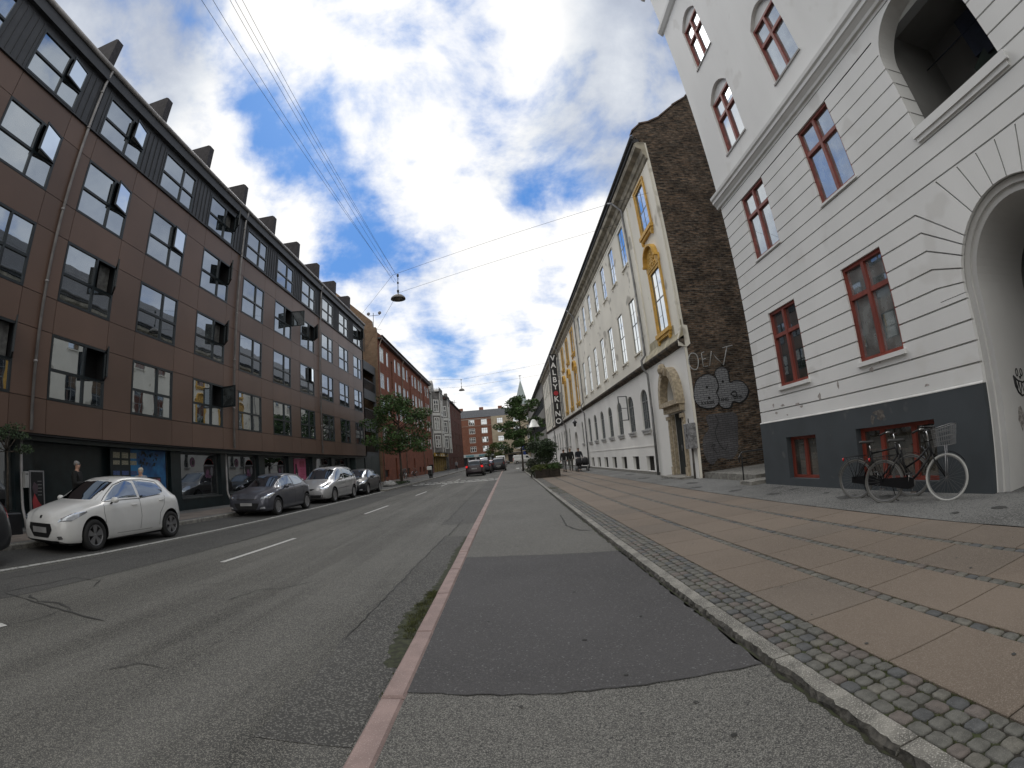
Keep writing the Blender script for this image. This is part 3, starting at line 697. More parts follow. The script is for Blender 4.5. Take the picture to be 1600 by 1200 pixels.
back.box(LX - 9, LX - .91, BY0, BY0 + .3, .1, 14); back.box(LX - 9, LX - .46, BY1 - .3, BY1 - .001, .1, 14.0); back.box(LX - .46, LX + .0, BY1 - .3, BY1 - .002, 2.55, 13.9)
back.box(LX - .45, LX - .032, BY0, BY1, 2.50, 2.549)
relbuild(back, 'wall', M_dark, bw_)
seam = MB(); wall_cells(seam, BY0, BY1, 11.8, 13.95, holes, LX - .034, LX - .012, 'y')
y = BY0 + .1
for k in KS:
    a = Y0 + k * PITCH + WW; n = 4
    for i in range(5): yy = a + .12 + i * (PITCH - WW - .24) / 4; seam.box(LX - .012, LX + .022, yy - .012, yy + .012, 11.82, 13.6)
relbuild(seam, 'upper_cladding', M_seam, bw_)
led = MB(); led.box(LX - .03, LX + .07, BY0, BY1, 11.765, 11.80); relbuild(led, 'ledge', M_seam, bw_)
fas = MB(); fas.box(LX - .012, LX + .16, BY0, BY1, 13.72, 14.12); fas.box(LX - .9, LX + .16, BY0, BY1, 14.13, 14.2); relbuild(fas, 'fascia', M_seam, bw_)
gut = MB(); gut.tube([(LX + .20, BY0, 14.18), (LX + .20, BY1, 14.18)], .085, 10); relbuild(gut, 'gutter', M_gut, bw_)
rf = MB(); rf.prism([(LX - .2, 14.2), (LX - 9, 14.6), (LX - 9, 13.9), (LX - .9, 13.9)], BY0, BY1, 'y'); relbuild(rf, 'roof', M_slate, bw_)
finm = None
for k in range(-4, 10):
    yc = Y0 + k * PITCH - .56
    if yc > BY1: continue
    f = MB(); f.prism([(LX - .12, 14.0), (LX - .10, 15.70), (LX - .22, 15.78), (LX - 2.6, 15.8), (LX - 3.2, 14.3)], yc - .17, yc + .17, 'y'); relbuild(f, 'roof_fin', M_fin, bw_)
# downpipes: down the face, then kinked back under the overhang
for yp in (Y0 - 3 * PITCH * 1 - 0.6 + 0, 8.25, 18.98, 29.75):
    p = MB(); p.tube([(LX + .2, yp, 14.15), (LX + .13, yp + .02, 13.9), (LX + .075, yp + .02, 13.6), (LX + .075, yp, 2.62)], .048, 8)
    for z in (4.4, 6.6, 8.8, 11.72, 13.2): p.lathe([(.048, -.03), (.062, -.03), (.062, .03), (.048, .03)], (LX + .075, yp, z), 8)
    relbuild(p, 'downpipe', M_gut, bw_)
    p = MB(); p.tube([(LX - .42, yp, 2.55), (LX - .42, yp, .75), (LX - .38, yp - .02, .6), (LX - .22, yp - .06, .32), (LX - .22, yp - .06, .12)], .045, 8); relbuild(p, 'downpipe', M_gut, bw_)
GB = [glassmat('pane_clear', .40, (.012, .016, .018), (.86, .93, 1)), glassmat('pane_blind', .38, (.07, .078, .08), (.86, .93, 1)), glassmat('pane_curtain', .36, (.04, .043, .042), (.86, .93, 1))]
def brown_kind(h, hole=None): return WinKind(M_frame, GB, WW, h, .07, [1.36], [h * .46], .06, .075, hole=hole)
KW = {round(h, 2): (brown_kind(h), brown_kind(h, (1, 1))) for h in (1.80, 1.82, 1.83, 1.60)}
rnd = random.Random(3)
OPEN = {(1, 2): 60, (0, 2): 75, (0, 0): 62, (1, 0): 70, (2, 0): 8, (2, 3): 0, (0, 3): 50, (0, -1): 60, (1, 4): 95, (2, 4): 95, (3, 2): 70, (3, 5): 80, (2, 5): 70, (0, 4): 0, (1, 5): 12, (3, 8): 80, (0, 7): 20, (3, 0): 12, (2, 1): 5, (1, -2): 55, (2, -1): 15, (3,-1): 10}
OPEN = {(1, 0): 52, (0, 0): 54, (1, 2): 44, (0, 2): 76, (2, 2): 42, (0, -1): 60, (3, 2): 46, (2, 4): 97, (2, 5): 40, (1, 5): 10, (3, 8): 34, (2, 0): 12, (2, -1): 14, (3, 0): 12, (3, -1): 9, (2, 1): 6}
for r_, (z, h) in enumerate(rows + [(11.87, 1.60)]):
    for k in KS:
        ang = OPEN.get((r_, k)); kind = KW[round(h, 2)][1 if ang else 0]
        o = kind.place(bw_, 'L', Vector((LX - .05, Y0 + k * PITCH + WW / 2, z)) - bw_.location, rnd.choices((0, 1, 2), (8, 1, 2))[0])
        if ang:
            sw, sh = WW - 1.38 - .06, h * .54 - .07
            s = MB(); s.box(-.05, 0, -.025, .025, 0, sh); s.box(-sw, -sw + .05, -.025, .025, 0, sh); s.box(-sw + .05, -.05, -.025, .025, 0, .05); s.box(-sw + .05, -.05, -.025, .025, sh - .05, sh)
            c = s.build('casement', M_frame, o, (WW / 2 - .05, -.07, h * .46 + .02), R(ang))
            s = MB(); s.add([(-.04, .0, .04), (-sw + .04, .0, .04), (-sw + .04, .0, sh - .04), (-.04, .0, sh - .04)], [(0, 1, 2, 3)]); pn = s.build('casement_glass', glassmat('casement_pane', .10, (.055, .062, .064), (.8, .88, .95)) if 'casement_pane' not in MATS else MATS['casement_pane'], o, (WW / 2 - .05, -.07, h * .46 + .02), R(ang), recalc=False)
            if (k + r_) % 2: c2 = MB(); c2.box(WW / 2 - .55, WW / 2 - .08, .20, .22, h * .47, h - .03); c2.build('curtain', pm('curtain_grey', (.16, .16, .155), .9, .3, 6), o)
# shopfront
SX = LX - .62
M_shop = pm('shop_dark_green', (0.010, 0.018, 0.020), 0.35, 0.2)
M_shopg = glassmat('shop_glass', .16, (.012, .013, .014))
b = MB(); b.box(SX - .6, SX - .32, BY0, BY1, .1, 2.5); b.box(SX - .32, SX + .4, BY0, BY1, 2.38, 2.498)
piers = []
for k in KS:
    yc = Y0 + k * PITCH - .35
    if k == 1: continue
    b.box(SX - .3, SX + .02, yc - .32, yc + .32, .1, 2.38)
for k in KS:
    if k in (0,): continue
    ya, yb = Y0 + k * PITCH - .03, Y0 + (k + 1) * PITCH - .67
    b.box(SX - .28, SX + .01, ya, yb, .1, .58)
relbuild(b, 'shopfront', M_shop, bw_)
M_red = pm('poster_red', (.28, .03, .035), .5, .2); M_pk = pm('poster_pink', (.46, .10, .20), .5, .12, 2); M_pkd = pm('poster_pink_dark', (.34, .05, .11), .5, .1); M_pw = pm('poster_white', (.45, .45, .45), .5, .1)
M_blue = pm('poster_blue', (.02, .16, .36), .45, .5, 2, col2=(.012, .06, .17))
for k in KS:
    if k == 0: continue
    ya, yb = Y0 + k * PITCH - .03, Y0 + (k + 1) * PITCH - .67
    f = MB(); f.box(SX - .25, SX - .17, ya, yb, .58, .66); f.box(SX - .25, SX - .17, ya, yb, 2.30, 2.38); f.box(SX - .25, SX - .17, ya, ya + .06, .66, 2.3); f.box(SX - .25, SX - .17, yb - .06, yb, .66, 2.3)
    if k >= 2: f.box(SX - .28, SX + .06, ya, yb, .53, .585)
    fo = relbuild(f, 'shop_window', pm('shop_window_frame', (.05, .055, .055), .4, .2), bw_)
    g_ = MB(); g_.add([(SX - .22, ya, .62), (SX - .22, yb, .62), (SX - .22, yb, 2.34), (SX - .22, ya, 2.34)], [(0, 1, 2, 3)]); g_.build('pane', M_shopg, fo, recalc=False)
    if k in (2, 3, 4, 6, 7, 8):      # round
        if k in (2, 3): p = MB(); yc = yb - 1.82; p.add([(SX - .205, yc + .17 * math.cos(a * .393), 2.0 + .2 * math.sin(a * .393)) for a in range(16)], [tuple(range(16))], 0); p.add([(SX - .202, yc + .08 * math.cos(a * .393), 1.97 + .1 * math.sin(a * .393)) for a in range(16)], [tuple(range(16))], 1); p.build('poster', [pm('poster_mauve', (.12, .05, .10), .5, .3), pm('poster_dark', (.02, .016, .02), .5, .2)], fo)
        p = MB(); yc = yb - .62
        def ell(y, z, ry, rz, t0=0, t1=2 * math.pi, n=20, x=SX - .212, m=0): p.add([(x, y + ry * math.cos(t0 + (t1 - t0) * i / n), z + rz * math.sin(t0 + (t1 - t0) * i / n)) for i in range(n + 1)], [tuple(range(n + 1))], m)
        ell(yc, 1.72, .40, .42, 0, 2 * math.pi, m=3); ell(yc, 1.78, .38, .38, 0.25, math.pi - .25, m=0); p.box(SX - .208, SX - .205, yc - .38, yc + .38, 1.84, 1.90, 1)
        for q in ((-.12, 1.55, .12, .16), (.2, 1.62, .1, .2), (-.2, 1.42, .1, .08), (.02, 1.4, .12, .07)): ell(yc + q[0], q[1], q[2], q[3], x=SX - .204, m=1 if q[0] > .1 else 2)

        p.build('poster', [M_red, pm('poster_grey', (.16, .16, .18), .5, .2), pm('poster_mauve', (.12, .05, .10), .5, .3), pm('poster_dark', (.02, .016, .02), .5, .2)], fo)
# pink poster wall (bay 5) with red lettering block
fo = MB(); ya = Y0 + 5 * PITCH + .4; fo.box(SX - .16, SX - .14, ya, ya + 1.75, .7, 2.28, 0)
for i in range(7): fo.box(SX - .139, SX - .137, ya + .85, ya + 1.5 - (i % 3) * .12, 1.60 - i * .115, 1.645 - i * .115, 1)
fo.box(SX - .139, SX - .137, ya + .8, ya + 1.55, 1.75, 2.12, 1); fo.lathe([(0, 0), (.09, 0), (.10, .5), (.04, .75), (.04, .9), (0, .9)], (SX - .12, ya + .25, 1.05), 10, 2); fo.box(SX - .08, SX - .06, ya + .12, ya + .4, 1.05, 1.4, 3)
relbuild(fo, 'poster', [M_pk, M_pkd, M_blackmetal, M_pw], bw_)
# blue kiosk wall with its rows of notices (bay 1)
kb = MB(); ya = 12.05; kb.box(SX - .10, SX - .06, ya + 1.0, ya + 2.95, .62, 2.37, 0); kb.box(SX - .10, SX - .062, ya, ya + 1.0, .62, 2.37, 1)
for i in range(3):
    for j in range(3): kb.box(SX - .06, SX - .045, ya + .12 + i * .43, ya + .44 + i * .43, 1.62 + j * .22 - .12 * (j == 0), 1.76 + j * .22 + (.05 if j == 2 else 0) - .12 * (j == 0), 2 if j else 3)
kb.box(SX - .06, SX - .045, ya + 1.55, ya + 2.62, .72, 1.42, 4)
for i in range(4): kb.box(SX - .044, SX - .04, ya + 1.6 + i * .26, ya + 1.8 + i * .26, 1.1, 1.36, 5)
for i in range(5): kb.box(SX - .044, SX - .04, ya + 1.62 + i * .2, ya + 1.72 + i * .2, .8, 1.0, 5)
rr = random.Random(5)
for i in range(40): y_, z_ = ya + 1.4 + rr.random() * 1.0, 1.75 + rr.random() * .5; kb.box(SX - .06, SX - .054, y_, y_ + rr.uniform(.02, .12), z_, z_ + rr.uniform(.02, .12), 1)
relbuild(kb, 'shop_poster_wall', [M_blue, M_shop, pm('notice', (.28, .27, .2), .5, .4, 30), pm('notice_blue', (.05, .08, .2), .5, .4, 30), M_frame, pm('notice_red', (.3, .1, .12), .5, .5, 20)], bw_)
text('lettering', 'Pizzeria', .17, M_pw, bw_, frame_matrix(Vector((SX - .055, ya + 2.2, 1.56)) - bw_.location, (0, 1, 0), (0, 0, 1)), .002) if False else None
# corner services strip at the far end
b = MB(); b.box(SX - .3, SX + .35, 37.6, 40.0, .1, 2.5); relbuild(b, 'meter_cupboard', pm('green_cupboard', (.02, .035, .035), .5, .2), bw_)
# steel framed menu board and bin store at the near entrance
mb_ = empty('menu_board', (-12.45, 8.72, .1), 0, 'tall steel framed black and red poster board at the shop entrance', 'sign')
b = MB(); b.box(-.03, .03, -.26, -.22, .3, 1.5); b.box(-.03, .03, .22, .26, .3, 1.5); b.box(-.03, .03, -.22, .22, 1.46, 1.5); b.box(-.03, .03, -.22, .22, .3, .34); b.box(-.02, .02, -.25, -.22, 0, .3); b.box(-.02, .02, .22, .25, 0, .3); b.build('frame', M_steel, mb_)
b = MB(); b.box(-.02, .02, -.22, .22, .34, 1.46, 0); 
for i in range(5): b.box(.02, .023, .02, .17, 1.2 - i * .09, 1.23 - i * .09, 1)
b.prism([(-.15, .4), (.1, .38), (.16, .55), (.02, .7), (-.1, .9), (-.18, .7)], .02, .024, 'x', 2); b.prism([(-.12, .9), (0, .88), (.04, 1.1), (-.1, 1.2), (-.17, 1.05)], .02, .024, 'x', 3)
b.build('panel', [M_dark, pm('board_grey', (.1, .1, .1), .5), M_red, pm('board_mauve', (.06, .04, .05), .5, .3)], mb_)
wb = empty('letter_box', (-12.42, 8.33, 1.15), 0, 'small white box fixed beside the downpipe at the shop entrance', 'box'); b = MB(); b.cbox(-.05, .06, -.07, .07, 0, .42, .01); b.build('box', pm('box_grey', (.34, .34, .33), .5), wb); b=MB(); b.box(.06,.063,-.05,.05,.34,.36); b.build('slot', M_dark, wb)
# ================================================================== WHITE CORNER BUILDING (right)
M_stucco = pm('white_stucco', (0.67, 0.67, 0.655), 0.75, 0.05, 0.6, 0.12, 40, speck=(1.3, .62, (.61, .605, .585)), streak=.35)
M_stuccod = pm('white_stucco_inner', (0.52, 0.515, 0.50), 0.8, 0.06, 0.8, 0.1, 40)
M_plinth = pm('slate_plinth', (0.042, 0.050, 0.056), 0.75, 0.10, 1.2, 0.2, 60, speck=(2.6, .67, (.075, .08, .08)))
M_redf = pm('oxide_red_frame', (0.185, 0.034, 0.020), 0.5, 0.18, 6, streak=.3)
M_redw = pm('weathered_red_frame', (0.22, 0.062, 0.048), 0.6, 0.2, 8)
GW = [glassmat('pane_frosted', .42, (.20, .225, .225)), glassmat('pane_dark', .35, (.025, .03, .03)), glassmat('pane_sky', .55, (.10, .12, .125))]
WX = 6.75
wbd = empty('corner_building', (WX, 8, .08), 0, 'tall white stucco building with grooved lower floors, gate arch and red windows', 'building')
Y_S, Y_N = -7.0, 11.52
wcols = [(9.11, 10.35), (6.08, 7.30), (2.68, 3.92), (-.6, .6), (-3.6, -2.4)]
AC, AR, AZ = 3.30, 1.22, 3.0       # gate arch
NC, NW, NZ0, NZS, NRISE = 3.35, 1.98, 5.68, 7.05, .80   # open loggia above the gate
holes = []
for a, c in wcols:
    if a > 4: holes += [(a, c, 2.50, 4.36), (a, c, 5.80, 7.60)]
    elif a < 2: holes += [(a, c, 2.50, 4.36), (a, c, 5.80, 7.60)]
    holes += [(a, c, 9.08, 11.28), (a, c, 12.42, 14.62), (a, c, 16.4, 18.0)]
BWS = [(9.10, 10.34, .26, 1.26), (5.62, 7.70, .26, 1.27)]
gp = [1.98 + .312 * i for i in range(20)]
gp = [z for z in gp if z < 8.0]
arch_hole = [(AC - AR, AC + AR, -.1, AZ), (AC - 1.75, AC + 1.75, AZ, AZ + 1.75)]
low = [h for h in holes if h[3] < 8] + arch_hole + [(NC - NW / 2, NC + NW / 2, NZ0, NZS + NRISE)]
b = MB(); wall_cells(b, Y_S, Y_N, 1.72, 8.02, low, WX, WX + .06, 'y', 0, gp, .028)
b.box(WX + .0, WX + .06, Y_S, AC - AR, 1.68, 1.719); b.box(WX + .0, WX + .06, AC + AR, Y_N, 1.68, 1.719)
# radial stones round the gate, kinked into the courses
H = 1.75; angs = [0]
for z in gp:
    if AZ < z < AZ + H: angs.append(math.atan2(z - AZ, H))
k = 3
for i in range(1, k + 1): angs.append(math.pi / 4 + (math.pi / 2 - math.pi / 4) * i / (k + .5))
angs = sorted(angs); angs = angs + [math.pi - a for a in reversed(angs)]
def edgept(a):
    c, s_ = math.cos(a), math.sin(a); t_ = H / max(abs(c), abs(s_)); return (AC + c * t_, AZ + s_ * t_)
for a0, a1 in zip(angs[:-1], angs[1:]):
    if a1 - a0 < .02: continue
    e = .011
    inner = [(AC + AR * math.cos(a), AZ + AR * math.sin(a)) for a in (a0 + e / AR, (a0 + a1) / 2, a1 - e / AR)]
    outer = [edgept(a0 + e / H), edgept(a1 - e / H)]
    crn = [(AC + s_ * H, AZ + H) for s_, aa in ((1, math.pi / 4), (-1, 3 * math.pi / 4)) if a0 < aa < a1]
    b.prism(inner[::-1] + outer[:1] + crn + outer[1:], WX, WX + .06, 'x')
wall_cells(b, Y_S, Y_N, 8.02, 18.9, [h for h in holes if h[3] > 8], WX + .0, WX + .06, 'y')
arch_fill(b, NC, NW, NZS, NRISE, NZS + NRISE, WX, WX + .055, 0)
for a, c in wcols:
    for z in (10.92, 14.26): arch_fill(b, (a + c) / 2, c - a, z, .36, z + .36, WX, WX + .14, 0, False)
relbuild(b, 'facade', M_stucco, wbd)
# body behind
b = MB(); lowb = [h for h in holes if h[3] < 8] + [(AC - AR + .0, AC + AR, -.1, AZ), (AC - AR - .01, AC + AR + .01, AZ, AZ + AR + .01), (NC - NW / 2, NC + NW / 2, NZ0, NZS + NRISE)] + BWS + [h for h in holes if h[3] > 8]
wall_cells(b, Y_S, Y_N, .0, 18.9, lowb, WX + .062, WX + .40, 'y')
arch_fill(b, NC, NW, NZS, NRISE, NZS + NRISE + .001, WX + .056, WX + .40, 0)
arch_fill(b, AC, (AR + .01) * 2, AZ, AR + .01, AZ + AR + .011, WX + .061, WX + .14, 0)
b.box(WX + .41, WX + 14, Y_N - .35, Y_N, .0, 18.9); b.box(WX + .41, WX + 14, Y_S, Y_S + .3, .0, 18.9)
b.box(WX + .41, WX + .5, 4.6, Y_N - .36, .0, 18.8); b.box(WX + .41, WX + .5, Y_S + .31, 2.0, .0, 18.8); b.box(WX + .41, WX + .5, 2.01, 4.59, 8.3, 18.8)
b.box(WX + .062, WX + 14, Y_S, Y_N, 18.55, 18.89)
relbuild(b, 'wall', M_stucco, wbd)
# gate arch: moulded ring and passage
b = MB(); n = 28
def ring(r0, r1, x0, x1, m=0):
    for i in range(n):
        a0, a1 = math.pi * i / n, math.pi * (i + 1) / n
        b.prism([(AC + r0 * math.cos(a0), AZ + r0 * math.sin(a0)), (AC + r1 * math.cos(a0), AZ + r1 * math.sin(a0)), (AC + r1 * math.cos(a1), AZ + r1 * math.sin(a1)), (AC + r0 * math.cos(a1), AZ + r0 * math.sin(a1))], x0, x1, 'x', m)
    for s_ in (-1, 1):
        y0, y1 = sorted((AC + s_ * r0, AC + s_ * r1)); b.box(x0, x1, y0, y1, .08, AZ, m)
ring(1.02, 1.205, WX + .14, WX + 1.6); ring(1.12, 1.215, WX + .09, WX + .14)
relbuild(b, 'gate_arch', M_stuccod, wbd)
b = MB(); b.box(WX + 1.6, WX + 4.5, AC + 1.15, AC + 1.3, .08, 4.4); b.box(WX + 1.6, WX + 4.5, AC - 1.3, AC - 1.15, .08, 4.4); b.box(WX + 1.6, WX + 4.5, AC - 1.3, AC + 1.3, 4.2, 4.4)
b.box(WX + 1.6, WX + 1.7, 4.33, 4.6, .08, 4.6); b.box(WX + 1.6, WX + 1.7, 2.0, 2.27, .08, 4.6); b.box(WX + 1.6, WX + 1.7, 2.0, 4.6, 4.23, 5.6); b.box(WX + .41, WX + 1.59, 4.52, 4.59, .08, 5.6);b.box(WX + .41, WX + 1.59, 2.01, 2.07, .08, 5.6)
relbuild(b, 'gate_passage', pm('passage_shaded_render', (.22, .218, .21), .85, .15, 1), wbd)  # shade inside the passage is put into this dark wall colour
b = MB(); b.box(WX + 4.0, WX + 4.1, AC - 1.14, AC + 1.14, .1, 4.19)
for i in range(5): b.box(WX + 3.96, WX + 4.0, AC - 1.0 + i * .42, AC - .68 + i * .42, .3, 2.4)
relbuild(b, 'gate_door', pm('door_brown', (.04, .02, .014), .6, .2), wbd)
b = MB()
for y_ in (0,): 
    for (yy, zz) in ((7.46, 2.02), (7.60, 2.01)):      # scrawled grin on the reveal, x is depth
        b.tube([(yy + .035 * math.cos(a * .63), 4.322 - .004, zz - .28 + .055 * math.sin(a * .63)) for a in range(10)], .011, 5, closed=True)
    P = [(7.33, 1.70), (7.35, 1.55), (7.42, 1.45), (7.52, 1.39), (7.64, 1.40), (7.72, 1.50), (7.76, 1.62)]
    b.tube([(x, 4.318, z) for x, z in P], .017, 5); b.tube([(x, 4.318, z) for x, z in [(7.33, 1.70), (7.45, 1.62), (7.6, 1.58), (7.76, 1.62)]], .013, 5)
    b.tube([(x, 4.318, z) for x, z in [(7.38, 1.66), (7.41, 1.48), (7.46, 1.62), (7.50, 1.42), (7.56, 1.59), (7.61, 1.41), (7.66, 1.58), (7.70, 1.47)]], .012, 5)
    b.tube([(7.52, 4.318, 1.68), (7.54, 4.318, 1.64)], .012, 5); b.tube([(7.56, 4.318, 1.68), (7.56, 4.318, 1.64)], .010, 5)
relbuild(b, 'graffiti', pm('black_spray', (.012, .012, .013), .6, .2), wbd)
# loggia
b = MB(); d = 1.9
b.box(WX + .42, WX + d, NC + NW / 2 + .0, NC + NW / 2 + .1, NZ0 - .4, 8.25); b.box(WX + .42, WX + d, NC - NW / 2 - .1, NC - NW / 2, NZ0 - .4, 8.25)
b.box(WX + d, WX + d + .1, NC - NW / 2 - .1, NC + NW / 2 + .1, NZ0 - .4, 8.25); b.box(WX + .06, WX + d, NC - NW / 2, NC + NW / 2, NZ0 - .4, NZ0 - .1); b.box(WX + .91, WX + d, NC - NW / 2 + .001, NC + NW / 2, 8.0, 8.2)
relbuild(b, 'loggia', pm('loggia_shaded_render', (.17, .168, .16), .85, .1, 1), wbd)  # inner walls coloured darker to stand in for the loggia's shade
b = MB(); b.box(WX - .07, WX + .12, NC - NW / 2 - .1, NC + NW / 2 + .1, NZ0 - .14, NZ0 + .0); b.box(WX - .04, WX - .001, NC - NW / 2 - .06, NC + NW / 2 + .06, NZ0 - .22, NZ0 - .141); relbuild(b, 'loggia_sill', M_stucco, wbd)
b = MB()
for i, z in enumerate(gp):
    if NZ0 < z < NZS: b = MB(); b.box(WX + .064, WX + .40, NC + NW / 2 - .004, NC + NW / 2 - .002, z - .011, z + .011); relbuild(b, 'loggia_joint', pm('joint_grey', (.16, .16, .155), .8, .1), wbd)
b = MB(); b.box(WX + 1.2, WX + 1.28, NC - .95, NC - .15, 6.7, 7.5); b.box(WX + 1.05, WX + 1.2, NC - .85, NC - .45, 6.5, 6.9); b.tube([(WX + 1.2, NC + .9, 7.2), (WX + 1.2, NC - .95, 7.2)], .012, 5); relbuild(b, 'hung_cloth', pm('navy_cloth', (.012, .016, .03), .9, .3), wbd)
b = MB(); b.prism([(NC - .9, 5.7), (NC - .1, 5.7), (NC - .05, 6.5), (NC - .4, 6.65), (NC - .95, 6.4)], WX + 1.1, WX + 1.5, 'x'); relbuild(b, 'loggia_chair', pm('dark_green_cloth', (.012, .022, .014), .8, .3), wbd)
# plinth
b = MB(); wall_cells(b, 4.52, Y_N, .0, 1.675, BWS, WX - .035, WX + .06, 'y'); wall_cells(b, Y_S, 2.08, .0, 1.675, [], WX - .035, WX + .06, 'y'); b.box(WX - .035, WX + 8, Y_N + .001, Y_N + .03, 0, 1.675)
relbuild(b, 'plinth', M_plinth, wbd)
b = MB(); b.prism([(WX - .040, 1.676), (WX - .040, 1.69), (WX - .001, 1.715), (WX - .001, 1.676)], 4.52, Y_N + .03, 'y'); relbuild(b, 'plinth_cap', pm('cap_stucco', (.50, .50, .48), .8, .1), wbd)
# string course and cornices
def course(x, prof, y0, y1, name, root, mat, ret=None):
    b = MB(); b.prism([(x - p, z) for p, z in prof], y0, y1, 'y'); return relbuild(b, name, mat, root)
sp = [(-.01, 7.98), (.05, 8.0), (.06, 8.06), (.12, 8.14), (.15, 8.16), (.15, 8.24), (.19, 8.28), (.20, 8.36), (.06, 8.47), (-.01, 8.50)]
course(WX, sp, Y_S, Y_N + .15, 'string_course', wbd, M_stucco)
course(WX, [(-.01, 15.55), (.06, 15.6), (.12, 15.68), (.15, 15.72), (.16, 15.85), (-.01, 15.95)], Y_S, Y_N + .15, 'string_course', wbd, M_stucco)
course(WX, [(-.01, 18.2), (.1, 18.25), (.2, 18.45), (.55, 18.6), (.6, 18.8), (.05, 19.0), (-.01, 19.0)], Y_S, Y_N + .5, 'cornice', wbd, M_stucco)
b = MB(); b.prism([(WX - .62, 18.85), (WX - .62, 18.98), (WX + 3, 21.5), (WX + 7, 22.5), (WX + 7, 18.9)], Y_S, Y_N + .55, 'y'); relbuild(b, 'roof', M_slate, wbd)
# windows
KL = WinKind(M_redf, GW, 1.24, 1.86, .07, [.62], [1.24], .075, .085, sash=True)
KU = WinKind(M_redw, GW, 1.24, 1.80, .065, [.62], [1.19], .075, .08)
KA = WinKind(M_redw, GW, 1.24, 1.82, .065, [.62], [1.20], .075, .08)
for i, (a, c) in enumerate(wcols):
    y = (a + c) / 2
    if a > 4 or a < 2:
        KL.place(wbd, 'R', Vector((WX + .12, y, 2.50)) - wbd.location, 1 if i == 0 else 0)
        KU.place(wbd, 'R', Vector((WX + .12, y, 5.80)) - wbd.location, 0)
        s = MB(); s.box(WX - .06, WX - .001, a - .06, c + .06, 2.42, 2.50); s.box(WX - .001, WX + .12, a, c, 2.42, 2.498); relbuild(s, 'sill', M_stucco, wbd)
        s = MB(); s.box(WX - .03, WX - .001, a - .03, c + .03, 5.755, 5.80); s.box(WX - .001, WX + .12, a, c, 5.76, 5.798); relbuild(s, 'sill', M_stucco, wbd)
    for z in (9.08, 12.42):
        KA.place(wbd, 'R', Vector((WX + .14, y, z)) - wbd.location, 2 if (i + int(z)) % 2 else 0)
        s = MB(); s.box(WX - .03, WX - .001, a - .03, c + .03, z - .045, z); s.box(WX - .001, WX + .13, a, c, z - .04, z - .002); relbuild(s, 'sill', pm('grey_sill', (.3, .29, .28), .7), wbd)
        s = MB(); s.prism([(a, z + 1.82), (c, z + 1.82), (c, z + 1.86)] + [(y + (c - a) / 2 * (1 - q / 6), z + 1.84 + .36 * (1 - (1 - q / 6) ** 2)) for q in range(1, 12)] + [(a, z + 1.86)], WX + .10, WX + .2, 'x'); relbuild(s, 'tympanum', M_stucco, wbd)
    KA.place(wbd, 'R', Vector((WX + .12, y, 16.3)) - wbd.location, 2)
# basement windows
for (a, c, z0, z1), bars in zip(BWS, ([.62], [.62, 1.46])):
    k = WinKind(M_redf, [glassmat('pane_basement', .10, (.055, .05, .04))], c - a, z1 - z0, .075, bars, [], .06, .10)
    k.place(wbd, 'R', Vector((WX + .16, (a + c) / 2, z0)) - wbd.location)
    s = MB(); s.box(WX - .03, WX + .1, a, c, z0 - .03, z0 + .01); relbuild(s, 'sill', M_plinth, wbd)
    for q in (a, c - .004): s = MB(); s.box(WX + .055, WX + .17, q, q + .004, z0 + .011, z1 - .005); relbuild(s, 'reveal', M_plinth, wbd)
    s = MB(); s.box(WX + .055, WX + .17, a + .005, c - .005, z1 - .004, z1 - .001); relbuild(s, 'reveal', M_plinth, wbd)
# worn paint scars on the lowest stucco band
b = MB(); rr = random.Random(8)
def scar(b, y, z, ry, rz, x, n=13):
    b.add([(x, y + ry * math.cos(2 * math.pi * i / n) * rr.uniform(.45, 1.15), z + rz * math.sin(2 * math.pi * i / n) * rr.uniform(.45, 1.15)) for i in range(n)], [tuple(range(n))])
for y, z, ry, rz in ((10.8, 2.1, .05, .05), (10.7, 1.9, .06, .03), (10.35, 2.05, .10, .025), (9.7, 2.0, .1, .035), (9.55, 1.93, .06, .03), (8.8, 2.06, .06, .08), (8.1, 2.2, .025, .07), (7.0, 2.32, .06, .04), (6.75, 2.45, .03, .05), (6.0, 2.3, .04, .012), (5.7, 1.82, .05, .02), (10.2, 1.80, .03, .02)):
    b = MB(); scar(b, y, z, ry * 1.25, rz * 1.25, WX - .003); relbuild(b, 'worn_paint', pm('bare_render', (.33, .30, .28), .85, .3, 20), wbd)
for q in ((6.9, 1.45, .14, .09, WX - .038), (7.15, 1.42, .07, .11, WX - .0385), (6.95, 1.52, .18, .06, WX - .0378)): b = MB(); scar(b, *q); relbuild(b, 'worn_paint', pm('bare_plinth', (.10, .09, .08), .85, .4, 14), wbd)
b = MB(); b.v = []; 
P = [(7.34, 1.05), (7.3, 1.1), (7.34, 1.28), (7.42, 1.3), (7.5, 1.2), (7.48, 1.05), (7.4, .92)]
b.add([(x, 4.319, z - .05) for x, z in P], [tuple(range(len(P)))]); relbuild(b, 'worn_paint', pm('bare_render2', (.30, .28, .26), .85, .4, 20), wbd)
